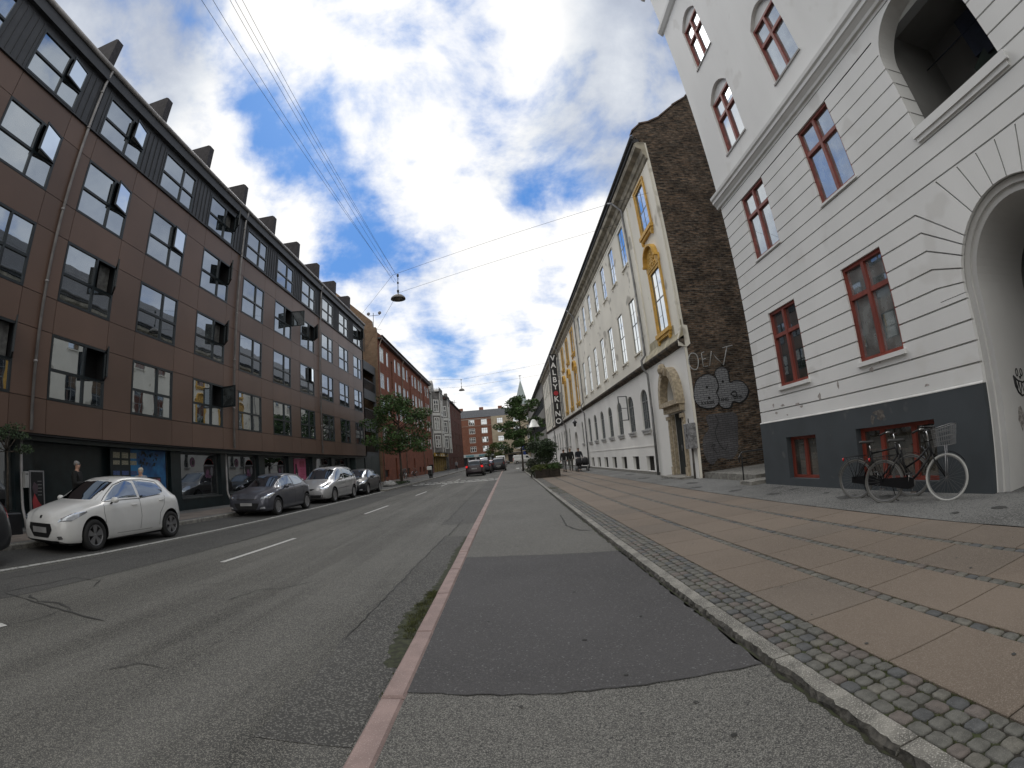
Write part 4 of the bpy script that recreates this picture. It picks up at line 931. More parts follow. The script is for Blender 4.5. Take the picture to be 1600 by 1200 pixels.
# ================================================================== OLD SCHOOL-LIKE CREAM BUILDING (cinema block)
M_cream = pm('cream_stucco', (0.76, 0.725, 0.63), 0.8, 0.07, 0.5, 0.12, 40, speck=(1.1, .62, (.43, .40, .34)))
M_creamlow = pm('pale_stucco', (0.76, 0.75, 0.715), 0.8, 0.06, 0.5, 0.12, 40)
M_ochre = pm('ochre_moulding', (0.60, 0.36, 0.075), 0.65, 0.15, 5)
M_stone = pm('weathered_sandstone', (0.37, 0.31, 0.22), 0.85, 0.25, 9, .5, 30)
M_greyw = pm('grey_sash', (0.17, 0.18, 0.18), 0.5, 0.15)
M_gable = brickmat('gable_brick', (.036, .027, .022), (.150, .098, .064), (.105, .093, .076), 'x', .25, .078, 1.0, .6, .013, stain=(.13, .115, .096), rough_rows=True)
M_rust = pm('stained_ledge', (.13, .10, .07), .85, .5, 4, col2=(.04, .035, .03))
CX = 6.75; CY0, CY1 = 16.32, 79.0; EZ = 13.35
cb = empty('cinema_building', (CX, 40, .08), 0, 'long cream stucco building with ochre window mouldings and dark brick end wall', 'building')
holes = []; wins = []
mid = [22.30 + 2.64 * i for i in range(7)]
for y in mid: holes += [(y - .56, y + .56, 10.58, 12.66, 't'), (y - .56, y + .56, 6.02, 8.70, 'm'), (y - .60, y + .60, 2.25, 4.18, 'a')]
yel = [18.10, 42.4, 46.4, 50.4]
for y in yel: holes += [(y - .60, y + .60, 10.50, 12.62, 'T'), (y - .60, y + .60, 5.98, 8.62, 'M')]
end = [55.4 + 2.64 * i for i in range(9)]
for y in end: holes += [(y - .56, y + .56, 10.58, 12.66, 't'), (y - .56, y + .56, 6.02, 8.70, 'm'), (y - .45, y + .45, 2.25, 4.18, 'a')]
for y in (41.8, 50.8, 53.2): holes.append((y - .45, y + .45, 2.25, 4.18, 'a'))
bas = [y for y in mid]
for y in bas: holes.append((y - .62, y + .62, .24, .96, 'b'))
DO = (17.40, 18.72, .10, 2.64, 'd'); DA = (17.25, 18.87, 3.12, 4.15, 'D')
holes += [DO, DA, (45.2, 47.2, .1, 3.5, 'e')]
H4 = [h[:4] for h in holes]
b = MB(); wall_cells(b, CY0, CY1, 5.12, EZ, H4, CX, CX + .35, 'y'); relbuild(b, 'wall', M_cream, cb)
b = MB(); wall_cells(b, CY0, CY1, .0, 5.12, H4, CX, CX + .35, 'y')
for h in holes:
    if h[4] == 'a': arch_fill(b, (h[0] + h[1]) / 2, h[1] - h[0], 4.18 - .5, .5, 4.181, CX, CX + .349, 0)
arch_fill(b, 46.2, 2.0, 2.7, .8, 3.501, CX, CX + .349, 0); arch_fill(b, 18.06, 1.62, 3.12, 1.028, 4.151, CX, CX + .349, 0)
relbuild(b, 'lower_wall', M_creamlow, cb)
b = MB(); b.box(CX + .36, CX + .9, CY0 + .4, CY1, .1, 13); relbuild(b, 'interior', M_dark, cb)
b = MB(); b.box(CX - .045, CX - .001, 20.9, CY1, .0, .26 * 0 + .20); wall_cells(b, 20.9, CY1, .0, .22, [], CX - .05, CX - .002); b.v = b.v[8:]; b.f = [tuple(i - 8 for i in f) for f in b.f[6:]]; b.m = b.m[6:]; b.sm = b.sm[6:]; relbuild(b, 'plinth', M_granite, cb)
b = MB(); b.box(CX - .02, CX - .001, 21.3, 39.4, 1.42, 1.47); relbuild(b, 'plinth_band', M_creamlow, cb)
# pavilion pilaster strips
b = MB()
for y0, y1 in ((16.32, 16.9), (20.3, 20.75), (39.9, 40.3), (52.6, 53.0)): b.box(CX - .06, CX - .001, y0, y1, 5.3, 12.9)
b.box(CX - .02, CX - .0005, 20.8, CY1, 12.86, 12.92)
relbuild(b, 'pilaster', M_cream, cb)
for y0, y1 in ((CY0, 20.9), (20.95, 39.6), (39.65, CY1)):
    course(CX, [(-.005, 4.96), (.05, 4.98), (.08, 5.04), (.20, 5.10), (.22, 5.16), (.22, 5.20), (-.005, 5.33)], y0 - (.12 if y0 == CY0 else 0), y1, 'string_course', cb, M_rust if y0 != CY0 else M_rust)
b = MB(); b.prism([(CX - .19, 5.20), (CX - .19, 5.23), (CX - .01, 5.6), (CX - .004, 5.95), (CX + .0, 5.2)], CY0 - .12, 20.9, 'y'); relbuild(b, 'string_course_cap', pm('lichen_stucco', (.36, .32, .22), .85, .25, 3), cb)
course(CX, [(-.005, 13.0), (.06, 13.05), (.10, 13.2), (.16, 13.25), (.2, 13.5), (.42, 13.62), (.46, 13.8), (.3, 13.9), (-.005, 13.9)], CY0 - .1, CY1, 'cornice', cb, pm('cornice_stucco', (.30, .27, .21), .85, .35, 2))
b = MB(); b.box(CX - .50, CX - .2, CY0 - .05, CY1, 13.9, 14.08); b.tube([(CX - .52, CY0 - .15, 14.10), (CX - .52, CY1, 14.10)], .09, 8); relbuild(b, 'gutter', pm('dark_gutter', (.05, .05, .052), .5, .2, metal=.4), cb)
b = MB(); b.prism([(CX - .5, 14.09), (CX - .5, 14.16), (CX + 1.0, 14.95), (CX + 5.2, 19.0), (CX + 9.4, 15.0), (CX + 9.4, 14.0)], CY0 + .2, CY1, 'y'); relbuild(b, 'roof', pm('slate_tiles', (.045, .045, .05), .6, .2, 4), cb)
# the bare brick end wall
gx = [(CX + .004, 0), (CX + .004, 13.9), (CX - .15, 14.0), (CX - .36, 14.25), (CX - .36, 14.5), (CX + .05, 14.93), (CX + .55, 15.08), (CX + 1.1, 15.4), (CX + 1.9, 16.15), (CX + 2.7, 16.75), (CX + 4.4, 18.6), (CX + 6, 19.2), (CX + 11, 15), (CX + 11, 0)]
b = MB(); b.prism(gx, CY0 - .02, CY0 + .3, 'y'); relbuild(b, 'gable_wall', M_gable, cb)
b = MB(); b.prism([(CX - .22, 4.95), (CX - .22, 5.25), (CX + .0, 5.75), (CX + .22, 5.7), (CX + .24, 5.0), (CX + .1, 4.9)], CY0 - .08, CY0 - .021, 'y'); b.box(CX - .001, CX + .10, CY0 - .035, CY0 - .021, .08, 13.9); relbuild(b, 'corner_render', M_cream, cb)
b = MB()
for p, q in zip(gx[4:12], gx[5:13]): 
    b.prism([(p[0] - .05, p[1] + .02), (q[0] - .0, q[1] + .02), (q[0], q[1] + .09), (p[0] - .05, p[1] + .09)], CY0 - .07, CY0 + .32, 'y')
relbuild(b, 'gable_coping', pm('coping_tile', (.14, .10, .08), .85, .3, 8), cb)
# windows
GC = [glassmat('cream_pane', .70, (.03, .035, .04), (.92, .97, 1)), glassmat('cream_pane_low', .16, (.05, .055, .055))]
KT = WinKind(M_greyw, GC, 1.12, 2.08, .045, [.56], [1.05], .022, .045, thin_h=[.55, 1.55])
KM = WinKind(M_greyw, GC, 1.12, 2.68, .045, [.56], [1.42], .022, .055, thin_h=[.72, 2.02])
KAr = WinKind(M_greyw, [GC[1]], 1.2, 1.93, .06, [.6], [1.36], .05, .06, arch=.5, thin_h=[.45, .9], thin_v=[.3, .9])
KAs = WinKind(M_greyw, [GC[1]], .9, 1.93, .06, [.45], [1.36], .05, .06, arch=.5, thin_h=[.45, .9])
KY = WinKind(M_greyw, GC, 1.2, 2.12, .05, [.6], [1.05], .022, .05, thin_h=[.55, 1.6]); KYm = WinKind(M_greyw, GC, 1.2, 2.64, .05, [.6], [1.40], .022, .06, thin_h=[.70, 2.0])
def at(x, y, z): return Vector((x, y, z)) - cb.location
for h in holes:
    y = (h[0] + h[1]) / 2; w = h[1] - h[0]; t_ = h[4]
    if t_ in 'tm':
        (KT if t_ == 't' else KM).place(cb, 'R', at(CX + .065, y, h[2]))
        s = MB(); s.box(CX - .07, CX - .001, h[0] - .1, h[1] + .1, h[2] - .1, h[2] - .03); s.box(CX - .001, CX + .065, h[0], h[1], h[2] - .06, h[2] - .003); s.box(CX - .05, CX - .001, h[0] - .04, h[0] + .08, h[2] - .24, h[2] - .101); s.box(CX - .05, CX - .001, h[1] - .08, h[1] + .04, h[2] - .24, h[2] - .101); relbuild(s, 'sill', M_cream, cb)
    elif t_ == 'a':
        (KAr if w > 1 else KAs).place(cb, 'R', at(CX + .12, y, h[2]))
        s = MB(); s.box(CX - .10, CX - .001, h[0] - .08, h[1] + .08, h[2] - .08, h[2]); s.box(CX - .07, CX - .0015, h[0] - .04, h[1] + .04, h[2] - .2, h[2] - .081); relbuild(s, 'sill', pm('pale_sill', (.42, .42, .41), .7, .15), cb)
    elif t_ == 'b':
        s = MB(); s.box(CX + .16, CX + .2, h[0], h[1], h[2], h[3]); 
        for i in range(1, 5): s.box(CX + .13, CX + .16, h[0] + i * w / 5 - .015, h[0] + i * w / 5 + .015, h[2], h[3])
        relbuild(s, 'basement_window', pm('basement_grille', (.02, .018, .016), .7, .3), cb)
# one arched casement stands open
s = MB(); s.box(0, .05, -.02, .02, 0, 1.35); s.box(.55, .6, -.02, .02, 0, 1.35); s.box(.05, .55, -.02, .02, 0, .05); s.box(.05, .55, -.02, .02, 1.3, 1.35); s.box(.05, .55, -.015, .015, .66, .69)
o = s.build('casement', M_greyw, cb); o.location = at(CX - .01, mid[1] + .56, 2.95); o.rotation_euler = (0, 0, R(200))
for y in yel:
    for (z0, z1, k) in ((10.50, 12.62, KY), (5.98, 8.62, KYm)):
        k.place(cb, 'R', at(CX + .03, y, z0)); s = MB(); a, c = y - .6, y + .6
        s.box(CX - .045, CX + .02, a - .20, a, z0, z1 + .2); s.box(CX - .045, CX + .02, c, c + .20, z0, z1 + .2); s.box(CX - .045, CX + .02, a, c, z1, z1 + .2)
        s.box(CX - .075, CX - .046, a - .22, a - .12, z0, z1 + .22); s.box(CX - .075, CX - .046, c + .12, c + .22, z0, z1 + .22); s.box(CX - .075, CX - .046, a - .12, c + .12, z1 + .12, z1 + .22)
        s.box(CX - .16, CX + .05, a - .26, c + .26, z0 - .16, z0 - .001); s.box(CX - .11, CX - .002, a - .20, c + .20, z0 - .28, z0 - .161)
        for q in (a - .16, c + .04): s.prism([(q, z0 - .282), (q + .12, z0 - .282), (q + .10, z0 - .40), (q + .06, z0 - .46), (q + .02, z0 - .40)], CX - .12, CX - .003, 'x')
        if z0 < 9:       # carved hood
            n = 16; zt = z1 + .2
            rise = lambda u: .26 + .62 * math.sqrt(max(0, 1 - (u / .72) ** 2)) if abs(u) < .72 else .20
            us = [-.86 + 1.72 * i / 30 for i in range(31)]
            s.prism([(y + us[0], zt)] + [(y + u, zt + rise(u)) for u in us] + [(y + us[-1], zt)], CX - .08, CX - .003, 'x')
            for u0, u1 in zip(us[:-1], us[1:]):
                s.prism([(y + u0, zt + rise(u0)), (y + u1, zt + rise(u1)), (y + u1, zt + rise(u1) + .10), (y + u0, zt + rise(u0) + .10)], CX - .24, CX - .002, 'x')
            rr2 = random.Random(int(y * 10))
            for i in range(34):
                uu, vv = rr2.uniform(-.42, .42), rr2.uniform(.02, .62); 
                if (uu / .5) ** 2 + ((vv - .3) / .36) ** 2 < 1: r_ = rr2.uniform(.03, .075); s.lathe([(0, -r_ * .5), (r_, -r_ * .1), (r_ * .7, r_ * .4), (0, r_ * .5)][::-1], (CX - .09, y + uu, zt + vv), 7, axis='x')
        relbuild(s, 'window_moulding', M_ochre, cb)
# doorway with broken arched hood
y0, y1 = DO[0], DO[1]; yc = (y0 + y1) / 2
b = MB()
for q in (y0 - .26, y1 + .02):
    b.box(CX - .07, CX - .002, q, q + .24, .08, 2.55); b.box(CX - .12, CX - .07, q - .0, q + .24, .08, .5); b.box(CX - .10, CX - .071, q + .04, q + .20, .55, 2.2); b.box(CX - .14, CX - .071, q - .03, q + .27, 2.4, 2.55)
b.box(CX - .2, CX - .001, y0 - .32, y1 + .32, 2.66, 2.92); b.box(CX - .34, CX - .001, y0 - .42, y1 + .42, 2.92, 3.10)
for i in range(18):
    a0, a1 = math.pi * i / 18, math.pi * (i + 1) / 18; r0, r1 = .82, 1.06
    dep = .34 if (i < 7 or i > 10) else .42
    b.prism([(yc + r0 * math.cos(a0), 3.10 + 1.3 * r0 * math.sin(a0)), (yc + r1 * math.cos(a0), 3.10 + 1.3 * r1 * math.sin(a0)), (yc + r1 * math.cos(a1), 3.10 + 1.3 * r1 * math.sin(a1)), (yc + r0 * math.cos(a1), 3.10 + 1.3 * r0 * math.sin(a1))], CX - dep, CX - .001, 'x')
b.lathe([(0, 0), (.16, .05), (.2, .2), (.12, .4), (0, .45)], (CX - .38, yc, 4.2), 9)
relbuild(b, 'door_surround', M_stone, cb)
b = MB(); b.box(CX + .34, CX + .5, DA[0] - .1, DA[1] + .1, 3.0, 4.5); b.box(CX + .345, CX + .36, y0 - .1, y0, .1, 2.7); relbuild(b, 'door_niche', pm('niche_stone', (.11, .09, .065), .85, .4, 4), cb)
b = MB(); b.box(CX + .18, CX + .22, y0, y1, .12, 2.64); b.box(CX + .16, CX + .18, y0 + .1, yc - .06, .3, 1.2); b.box(CX + .16, CX + .18, yc + .06, y1 - .1, .3, 1.2); b.box(CX + .16, CX + .18, y0 + .1, yc - .06, 1.35, 2.5); b.box(CX + .16, CX + .18, yc + .06, y1 - .1, 1.35, 2.5)
dr = relbuild(b, 'door', pm('door_green', (.022, .030, .032), .5, .2), cb); b = MB(); b.tube([(CX + .13, yc + .1, 1.1), (CX + .13, yc + .1, 1.35)], .015, 6); b.build('handle', M_steel, dr)
for q in (y0, y1 - .012): b = MB(); b.box(CX - .001, CX + .155, q, q + .012, .1, 2.6); relbuild(b, 'door_reveal', M_stone, cb)
b = MB(); b.box(CX - .55, CX + .3, y0 - .5, y1 + .5, .085, .16); relbuild(b, 'door_step', M_granite, cb)
b = MB(); b.box(CX + .33, CX + .345, 45.2, 47.2, .1, 3.5); relbuild(b, 'door', M_dark, cb)
# downpipes
for yp in (20.92, 39.6, 53.3, 66): 
    b = MB(); b.tube([(CX - .52, yp + .9, 14.05), (CX - .45, yp + .3, 13.7), (CX - .12, yp, 13.1), (CX - .10, yp, 5.6), (CX - .30, yp, 5.35), (CX - .30, yp, 5.0), (CX - .1, yp, 4.7), (CX - .1, yp, .1)], .055, 8); relbuild(b, 'downpipe', pm('pipe_grey', (.20, .20, .20), .5, .25), cb)
    b = MB(); b.tube([(CX - .1, yp, 3.2), (CX - .1, yp, .1)], .062, 8); relbuild(b, 'downpipe_shoe', pm('pipe_dark', (.09, .09, .09), .5, .25), cb)
# graffiti on the brick end wall (y = CY0 face)
M_silver = brickmat('silver_spray', (.25, .255, .265), (.20, .205, .215), (.10, .10, .102), 'x', .25, .078, .6, .15, .012)
M_silver2 = brickmat('faded_spray', (.125, .123, .13), (.095, .093, .098), (.065, .062, .062), 'x', .25, .078, .6, .3, .012)
M_spray = pm('spray_black', (.012, .012, .012), .7, .2); M_wspray = pm('spray_pale', (.42, .42, .41), .7, .3, 30)
GY = CY0 - .02
def smooth(pts, n=6, closed=True):
    out = []; K = len(pts)
    for i in range(K if closed else K - 1):
        p0, p1, p2, p3 = [Vector(pts[(i + j) % K] if closed else pts[max(0, min(K - 1, i + j))]) for j in (-1, 0, 1, 2)]
        for k in range(n):
            t_ = k / n; out.append(.5 * ((2 * p1) + (-p0 + p2) * t_ + (2 * p0 - 5 * p1 + 4 * p2 - p3) * t_ ** 2 + (-p0 + 3 * p1 - 3 * p2 + p3) * t_ ** 3))
    if not closed: out.append(Vector(pts[-1]))
    return out
def flatshape(pts, y, mat, name, z=0):
    P = smooth(pts); b = MB(); b.add([(p.x, y, p.y) for p in P], [tuple(range(len(P)))]); return relbuild(b, name, mat, cb, recalc=False)
BB = [(6.88, 3.25), (6.86, 2.92), (7.06, 2.66), (7.45, 2.56), (7.75, 2.66), (7.86, 2.88), (7.78, 3.12), (7.9, 3.35), (7.86, 3.62), (7.62, 3.80), (7.3, 3.78), (7.02, 3.6)]
HH = [(7.86, 3.60), (7.82, 3.85), (8.0, 4.02), (8.25, 4.02), (8.38, 3.85), (8.40, 3.45), (8.62, 3.50), (8.95, 3.42), (9.14, 3.14), (9.0, 2.82), (8.7, 2.66), (8.42, 2.72), (8.26, 2.52), (8.0, 2.52), (7.84, 2.66), (7.84, 2.9), (7.80, 3.1), (7.9, 3.3)]
flatshape([(x * 1.0 + .05, z - .05) for x, z in HH], GY - .006, M_spray, 'graffiti'); flatshape(HH, GY - .010, M_silver, 'graffiti'); flatshape([(x + .01, z - .04) for x, z in BB], GY - .014, M_spray, 'graffiti'); flatshape(BB, GY - .018, M_silver, 'graffiti')
b = MB()
for P in (BB, HH): b.tube([(p.x, GY - .02, p.y) for p in smooth(P)], .016, 4, closed=True)
for x, z, r_ in ((7.42, 3.35, .05), (7.45, 2.95, .05), (8.1, 3.5, .05)): b.lathe([(0, .0), (r_, .005), (r_, .01), (0, .012)], (x, GY - .034, z), 8, axis='y')
b.tube([(p.x, GY - .022, p.y) for p in smooth([(8.38, 3.0), (8.52, 3.1), (8.62, 3.02), (8.55, 2.9)])], .02, 4, closed=True)
relbuild(b, 'graffiti', M_spray, cb)
text('graffiti_lettering', 'KVASIR', .17, M_spray, cb, frame_matrix(at(7.38, GY - .024, 2.76), (1, 0, 0), (0, 0, 1)), .001, bold=.004); text('graffiti_lettering', 'AND', .15, M_spray, cb, frame_matrix(at(8.08, GY - .024, 2.82), (1, 0, 0), (0, 0, 1)), .001, bold=.004); text('graffiti_lettering', 'OTHL', .15, M_spray, cb, frame_matrix(at(8.66, GY - .024, 2.86), (1, 0, 0), (0, 0, 1)), .001, bold=.004)
flatshape([(7.25, 2.28), (7.9, 2.34), (8.5, 2.24), (8.46, 1.5), (8.4, .95), (8.1, .62), (7.6, .72), (7.3, .52), (7.08, .72), (6.98, 1.15), (7.05, 1.55), (7.3, 1.85)], GY - .008, M_silver2, 'graffiti')
b = MB(); b.tube([(p.x, GY - .012, p.y) for p in smooth([(7.62, 2.3), (7.7, 2.0), (7.55, 1.7), (7.62, 1.3), (7.85, 1.0), (8.0, 1.2)], closed=False)], .010, 4); b.tube([(p.x, GY - .012, p.y) for p in smooth([(7.3, 1.15), (7.45, 1.25), (7.4, 1.05), (7.5, .95)], closed=False)], .010, 4); relbuild(b, 'graffiti', M_spray, cb)
b = MB()
for P, cl in (([(6.95, 4.62), (6.82, 4.35), (6.92, 4.08), (7.12, 4.04), (7.22, 4.3), (7.18, 4.58)], True), ([(7.52, 4.66), (7.40, 4.62), (7.40, 4.10), (7.58, 4.12)], False), ([(7.40, 4.38), (7.55, 4.40)], False), ([(7.66, 4.12), (7.82, 4.66), (7.98, 4.4), (8.24, 4.10), (8.50, 4.78)], False), ([(8.3, 4.76), (8.75, 4.84)], False)):
    P = smooth(P, closed=cl) if len(P) > 3 and cl else [Vector(p) for p in P]; b.tube([(p.x, GY - .006, p.y) for p in P], .022, 4, closed=cl)
relbuild(b, 'graffiti', M_wspray, cb)
# ================================================================== BUILDINGS FURTHER UP THE STREET
M_redbrick = brickmat('red_brick', (.215, .068, .040), (.155, .046, .028), (.15, .09, .06), 'y', .25, .078, .3, .25, .008)
M_redbrickx = brickmat('red_brick_end', (.20, .078, .050), (.155, .056, .036), (.16, .11, .08), 'x', .25, .078, .3, .25, .008)
M_yelbrick = brickmat('buff_brick', (.20, .135, .085), (.16, .09, .055), (.15, .12, .09), 'x', .25, .078, .4, .4, .012)
M_wframe = pm('white_frame', (.50, .50, .48), .5, .08)
GR = [glassmat('red_pane', .50, (.05, .055, .06)), glassmat('red_pane_curtain', .30, (.24, .24, .23))]
M_tile = pm('red_tile', (.13, .055, .035), .8, .3, 5)
FX = -12.15
def rb(root): 
    def f(mb, name, mat, **k): return relbuild(mb, name, mat, root, **k)
    return f
# low balcony block in the gap
gb = empty('balcony_block', (FX, 43, .1), 0, 'narrow grey block with dark open balconies between brown and red buildings', 'building'); B = rb(gb)
b = MB(); holes = [(40.6, 45.0, z, z + 1.9) for z in (2.9, 5.9, 8.6)]; wall_cells(b, 40.12, 45.4, .1, 11.3, holes, FX - .5, FX - .3, 'y'); B(b, 'wall', pm('gap_grey', (.055, .06, .066), .6, .1))
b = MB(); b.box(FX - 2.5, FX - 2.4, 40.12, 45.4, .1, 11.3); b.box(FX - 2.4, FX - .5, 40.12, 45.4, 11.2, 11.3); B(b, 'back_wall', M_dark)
for z in (2.9, 5.9, 8.6):
    b = MB(); b.box(FX - .32, FX - .29, 40.6, 45, z, z + .06); b.box(FX - .32, FX - .29, 40.6, 45, z + .95, z + 1.0)
    for i in range(30): b.box(FX - .315, FX - .295, 40.65 + i * .148, 40.67 + i * .148, z + .06, z + .95)
    B(b, 'railing', M_blackmetal)
b = MB(); b.box(FX - .3, FX - .2, 40.3, 44.8, .1, 2.6); b.box(FX - .2, FX - .19, 42.2, 42.26, .1, 2.5); B(b, 'gate', pm('gap_gate', (.03, .042, .042), .5, .2))
# long red brick block
rbk = empty('red_brick_building', (FX, 61, .1), 0, 'long four storey red brick block with plain white windows behind the street tree', 'building'); B = rb(rbk)
Ya, Yb = 45.4, 77.0; EV = 14.6; cols = []
y = 46.9; seq = [(1.5, 0), (.75, 1), (.6, 3), (.75, 1), (1.3, 0), (1.3, 0), (.75, 1), (.6, 3), (.75, 1), (1.3, 0), (1.3, 0), (.75, 1), (.6, 3), (.75, 1), (1.5, 0)]
gaps = [1.25, 1.2, 1.1, 1.0, 1.3, 1.0, 1.1, 1.1, 1.0, 1.3, 1.0, 1.1, 1.1, 1.0]
y = 46.2; cols = []
for i, (w, t_) in enumerate(seq):
    cols.append((y, y + w, t_)); y += w + (gaps[i] if i < len(gaps) else 0)
zr = [(3.9, 1.7), (6.75, 1.6), (9.45, 1.55), (12.15, 1.55)]
holes = [(a, c, z, z + h) for a, c, t_ in cols for z, h in zr if t_ != 3] + [(a, c, z, z + 3.1) for a, c, t_ in cols if t_ == 3 for z in (4.6, 10.0)] + [(a - .1, c + .1, .1, 2.4) for a, c, t_ in cols if t_ == 3] + [(a, c, .5, 1.2) for a, c, t_ in cols if t_ == 0]
b = MB(); wall_cells(b, Ya, Yb, .0, EV, holes, FX - .35, FX, 'y'); B(b, 'wall', M_redbrick)
b = MB(); b.box(FX - .8, FX - .36, Ya + .4, Yb, .1, EV - .2); B(b, 'interior', M_dark)
KR = {0: WinKind(M_wframe, GR, 1.3, 1.55, .07, [.65], [], .05, .07), 1: WinKind(M_wframe, GR, .75, 1.55, .07, [], [], .05), 2: WinKind(M_wframe, GR, 1.5, 1.55, .07, [.75], [], .05, .07)}
rnd = random.Random(12)
for a, c, t_ in cols:
    if t_ == 3:
        for z in (4.6, 10.0):
            s = MB(); s.box(FX - .22, FX - .2, a, c, z, z + 3.1); 
            for q in range(5): s.box(FX - .2, FX - .17, a, c, z + q * .62, z + q * .62 + .05)
            B(s, 'stair_window', pm('oxblood', (.05, .012, .010), .5, .2))
        s = MB(); s.box(FX - .2, FX - .16, a - .1, c + .1, .1, 2.4); B(s, 'door', pm('door_oxblood', (.035, .012, .010), .5, .2)); continue
    k = KR[2 if c - a > 1.4 else t_]
    for z, h in zr: k.place(rbk, 'L', Vector((FX - .06, (a + c) / 2, z)) - rbk.location, rnd.choice((0, 0, 1)))
    if t_ == 0: s = MB(); s.box(FX - .2, FX - .15, a, c, .5, 1.2); B(s, 'basement_window', M_dark)
b = MB(); b.prism([(FX + .45, EV - .15), (FX + .45, EV), (FX - 5, 19.2), (FX - 10.4, EV), (FX - .3, EV - .15)], Ya + .35, Yb, 'y'); B(b, 'roof', M_tile)
b = MB(); b.tube([(FX + .48, Ya, EV - .02), (FX + .48, Yb, EV - .02)], .09, 8); b.box(FX, FX + .42, Ya, Yb, EV - .3, EV - .16); B(b, 'gutter', M_blackmetal)
b = MB(); b.prism([(FX - .004, 0), (FX - .004, EV), (FX - .15, EV + .9), (FX - .5, EV + .95), (FX - .55, EV + 1.6), (FX - 5, 20.2), (FX - 10.4, EV), (FX - 10.4, 0)], Ya - .02, Ya + .34, 'y'); B(b, 'gable_wall', M_yelbrick)
for yp in (Ya + .25, 56.3, 68.5): b = MB(); b.tube([(FX + .45, yp, EV - .1), (FX + .1, yp, EV - 1.0), (FX + .1, yp, .1)], .05, 6); B(b, 'downpipe', pm('buff_pipe', (.25, .20, .16), .6, .2))
for i in range(3): b = MB(); b.box(FX - 3.4, FX - 2.6, 52 + i * 9, 53.2 + i * 9, 16.5, 18.0); B(b, 'chimney', M_redbrickx)
# antenna on its roof
an = empty('roof_antenna', (FX - 1.0, 47.6, 15.2), 0, 'thin mast with two small dishes on the red brick roof', 'antenna')
b = MB(); b.tube([(0, 0, 0), (0, 0, 2.6)], .035, 6); b.tube([(-.5, 0, 2.3), (.7, 0, 2.3)], .025, 5); b.tube([(0, 0, .7), (.9, 0, .7)], .015, 5); b.build('mast', M_blackmetal, an)
for x in (-.55, .7): b = MB(); b.lathe([(0, 0), (.11, .03), (.19, .08)], (x, -.05, 2.55), 12, axis='y'); b.tube([(x, -.05, 2.3), (x, -.05, 2.6)], .03, 5); b.build('dish', pm('dish_grey', (.12, .12, .13), .5), an)
# ornate gabled house with bays
og = empty('gabled_house', (FX, 87, .1), 0, 'ornate grey and white house with bay windows above a yellow shop', 'building'); B = rb(og)
Ga, Gb = 77.02, 98.0; M_gst = pm('grey_render', (.125, .12, .115), .8, .25, 2)
b = MB(); b.box(FX - 8, FX - .02, Ga, Gb, 3.2, 13.2); b.box(FX - 8, FX - .02, Ga, Ga + .5, .1, 3.2); b.box(FX - 8, FX - .02, Gb - .5, Gb, .1, 3.2); b.box(FX - 8, FX - 1, Ga + .51, Gb - .51, .1, 3.2); B(b, 'wall', M_gst)
for yb in (81.5, 91.8):
    b = MB(); pl = [(FX, yb - 2.7), (FX + 1.3, yb - 1.4), (FX + 1.3, yb + 1.4), (FX, yb + 2.7)]
    b.prism(pl, 3.4, 13.6, 'z'); bay = B(b, 'bay', M_gst)
    for z in (4.2, 7.2, 10.2):
        for yy in (yb - .7, yb + .7):
            f, g_ = win_meshes('bw', 1.15, 2.1, .16, [.575], [1.3], .08, .12); f = f.build('window', M_wframe, bay); q = f; q.parent = og; rz_, px_, py_ = ((R(90), FX + 1.32, yb) if yy > yb else (R(45), FX + .66, yb - 2.06)); q.rotation_euler = (0, 0, rz_); q.location = Vector((px_, py_, z)) - og.location; pn = g_.build('pane', GR[0], q, recalc=False)
    bay_trim = MB()
    for q in (-2.75, -1.45, 1.33, 2.65): bay_trim.box(FX + (.0 if abs(q) > 2 else 1.28), FX + (.10 if abs(q) > 2 else 1.40), yb + q, yb + q + .12, 3.4, 13.6)
    for z in (6.6, 9.6): bay_trim.box(FX + 1.3, FX + 1.36, yb - 1.3, yb + 1.3, z, z + .5); bay_trim.prism([(FX + .15, yb - 2.6), (FX + 1.25, yb - 1.5), (FX + 1.2, yb - 1.42), (FX + .1, yb - 2.52)], z, z + .45, 'z')
    B(bay_trim, 'bay_trim', M_wframe)
    b = MB(); b.box(FX - .02, FX + 1.4, yb - 2.2, yb + 2.2, 13.61, 13.7)
    for i in range(16): b.box(FX + 1.35, FX + 1.38, yb - 2.1 + i * .28, yb - 2.07 + i * .28, 13.7, 14.3)
    for i in range(5): b.box(FX + .1 + i * .28, FX + .13 + i * .28, yb - 2.2, yb - 2.17, 13.7, 14.3)
    b.box(FX + 1.34, FX + 1.39, yb - 2.2, yb + 2.2, 14.3, 14.36); B(b, 'balcony', M_blackmetal)
    b = MB(); b.prism([(yb - 2.3, 13.2), (yb - 2.3, 14.2), (yb - 1.5, 14.4), (yb - 1.1, 15.4), (yb - .5, 15.7), (yb, 16.0), (yb + .5, 15.7), (yb + 1.1, 15.4), (yb + 1.5, 14.4), (yb + 2.3, 14.2), (yb + 2.3, 13.2)], FX - 1.6, FX - .019, 'x'); B(b, 'gable', pm('pale_gable', (.30, .29, .27), .8, .2, 3))
for z in (4.2, 7.2, 10.2):
    for yy in (78.6, 85.6, 87.3, 96.2): f, g_ = win_meshes('ow', .95, 2.0, .1, [.48], [1.3], .08, .08); f = f.build('window', M_wframe, og, Vector((FX + .04, yy, z)) - og.location, R(90)); g_.build('pane', GR[0], f, recalc=False)
b = MB(); b.prism([(FX + .15, 13.2), (FX - 1.8, 16.2), (FX - 6, 17), (FX - 8, 13.2)], Ga, Gb, 'y'); B(b, 'roof', M_slate)
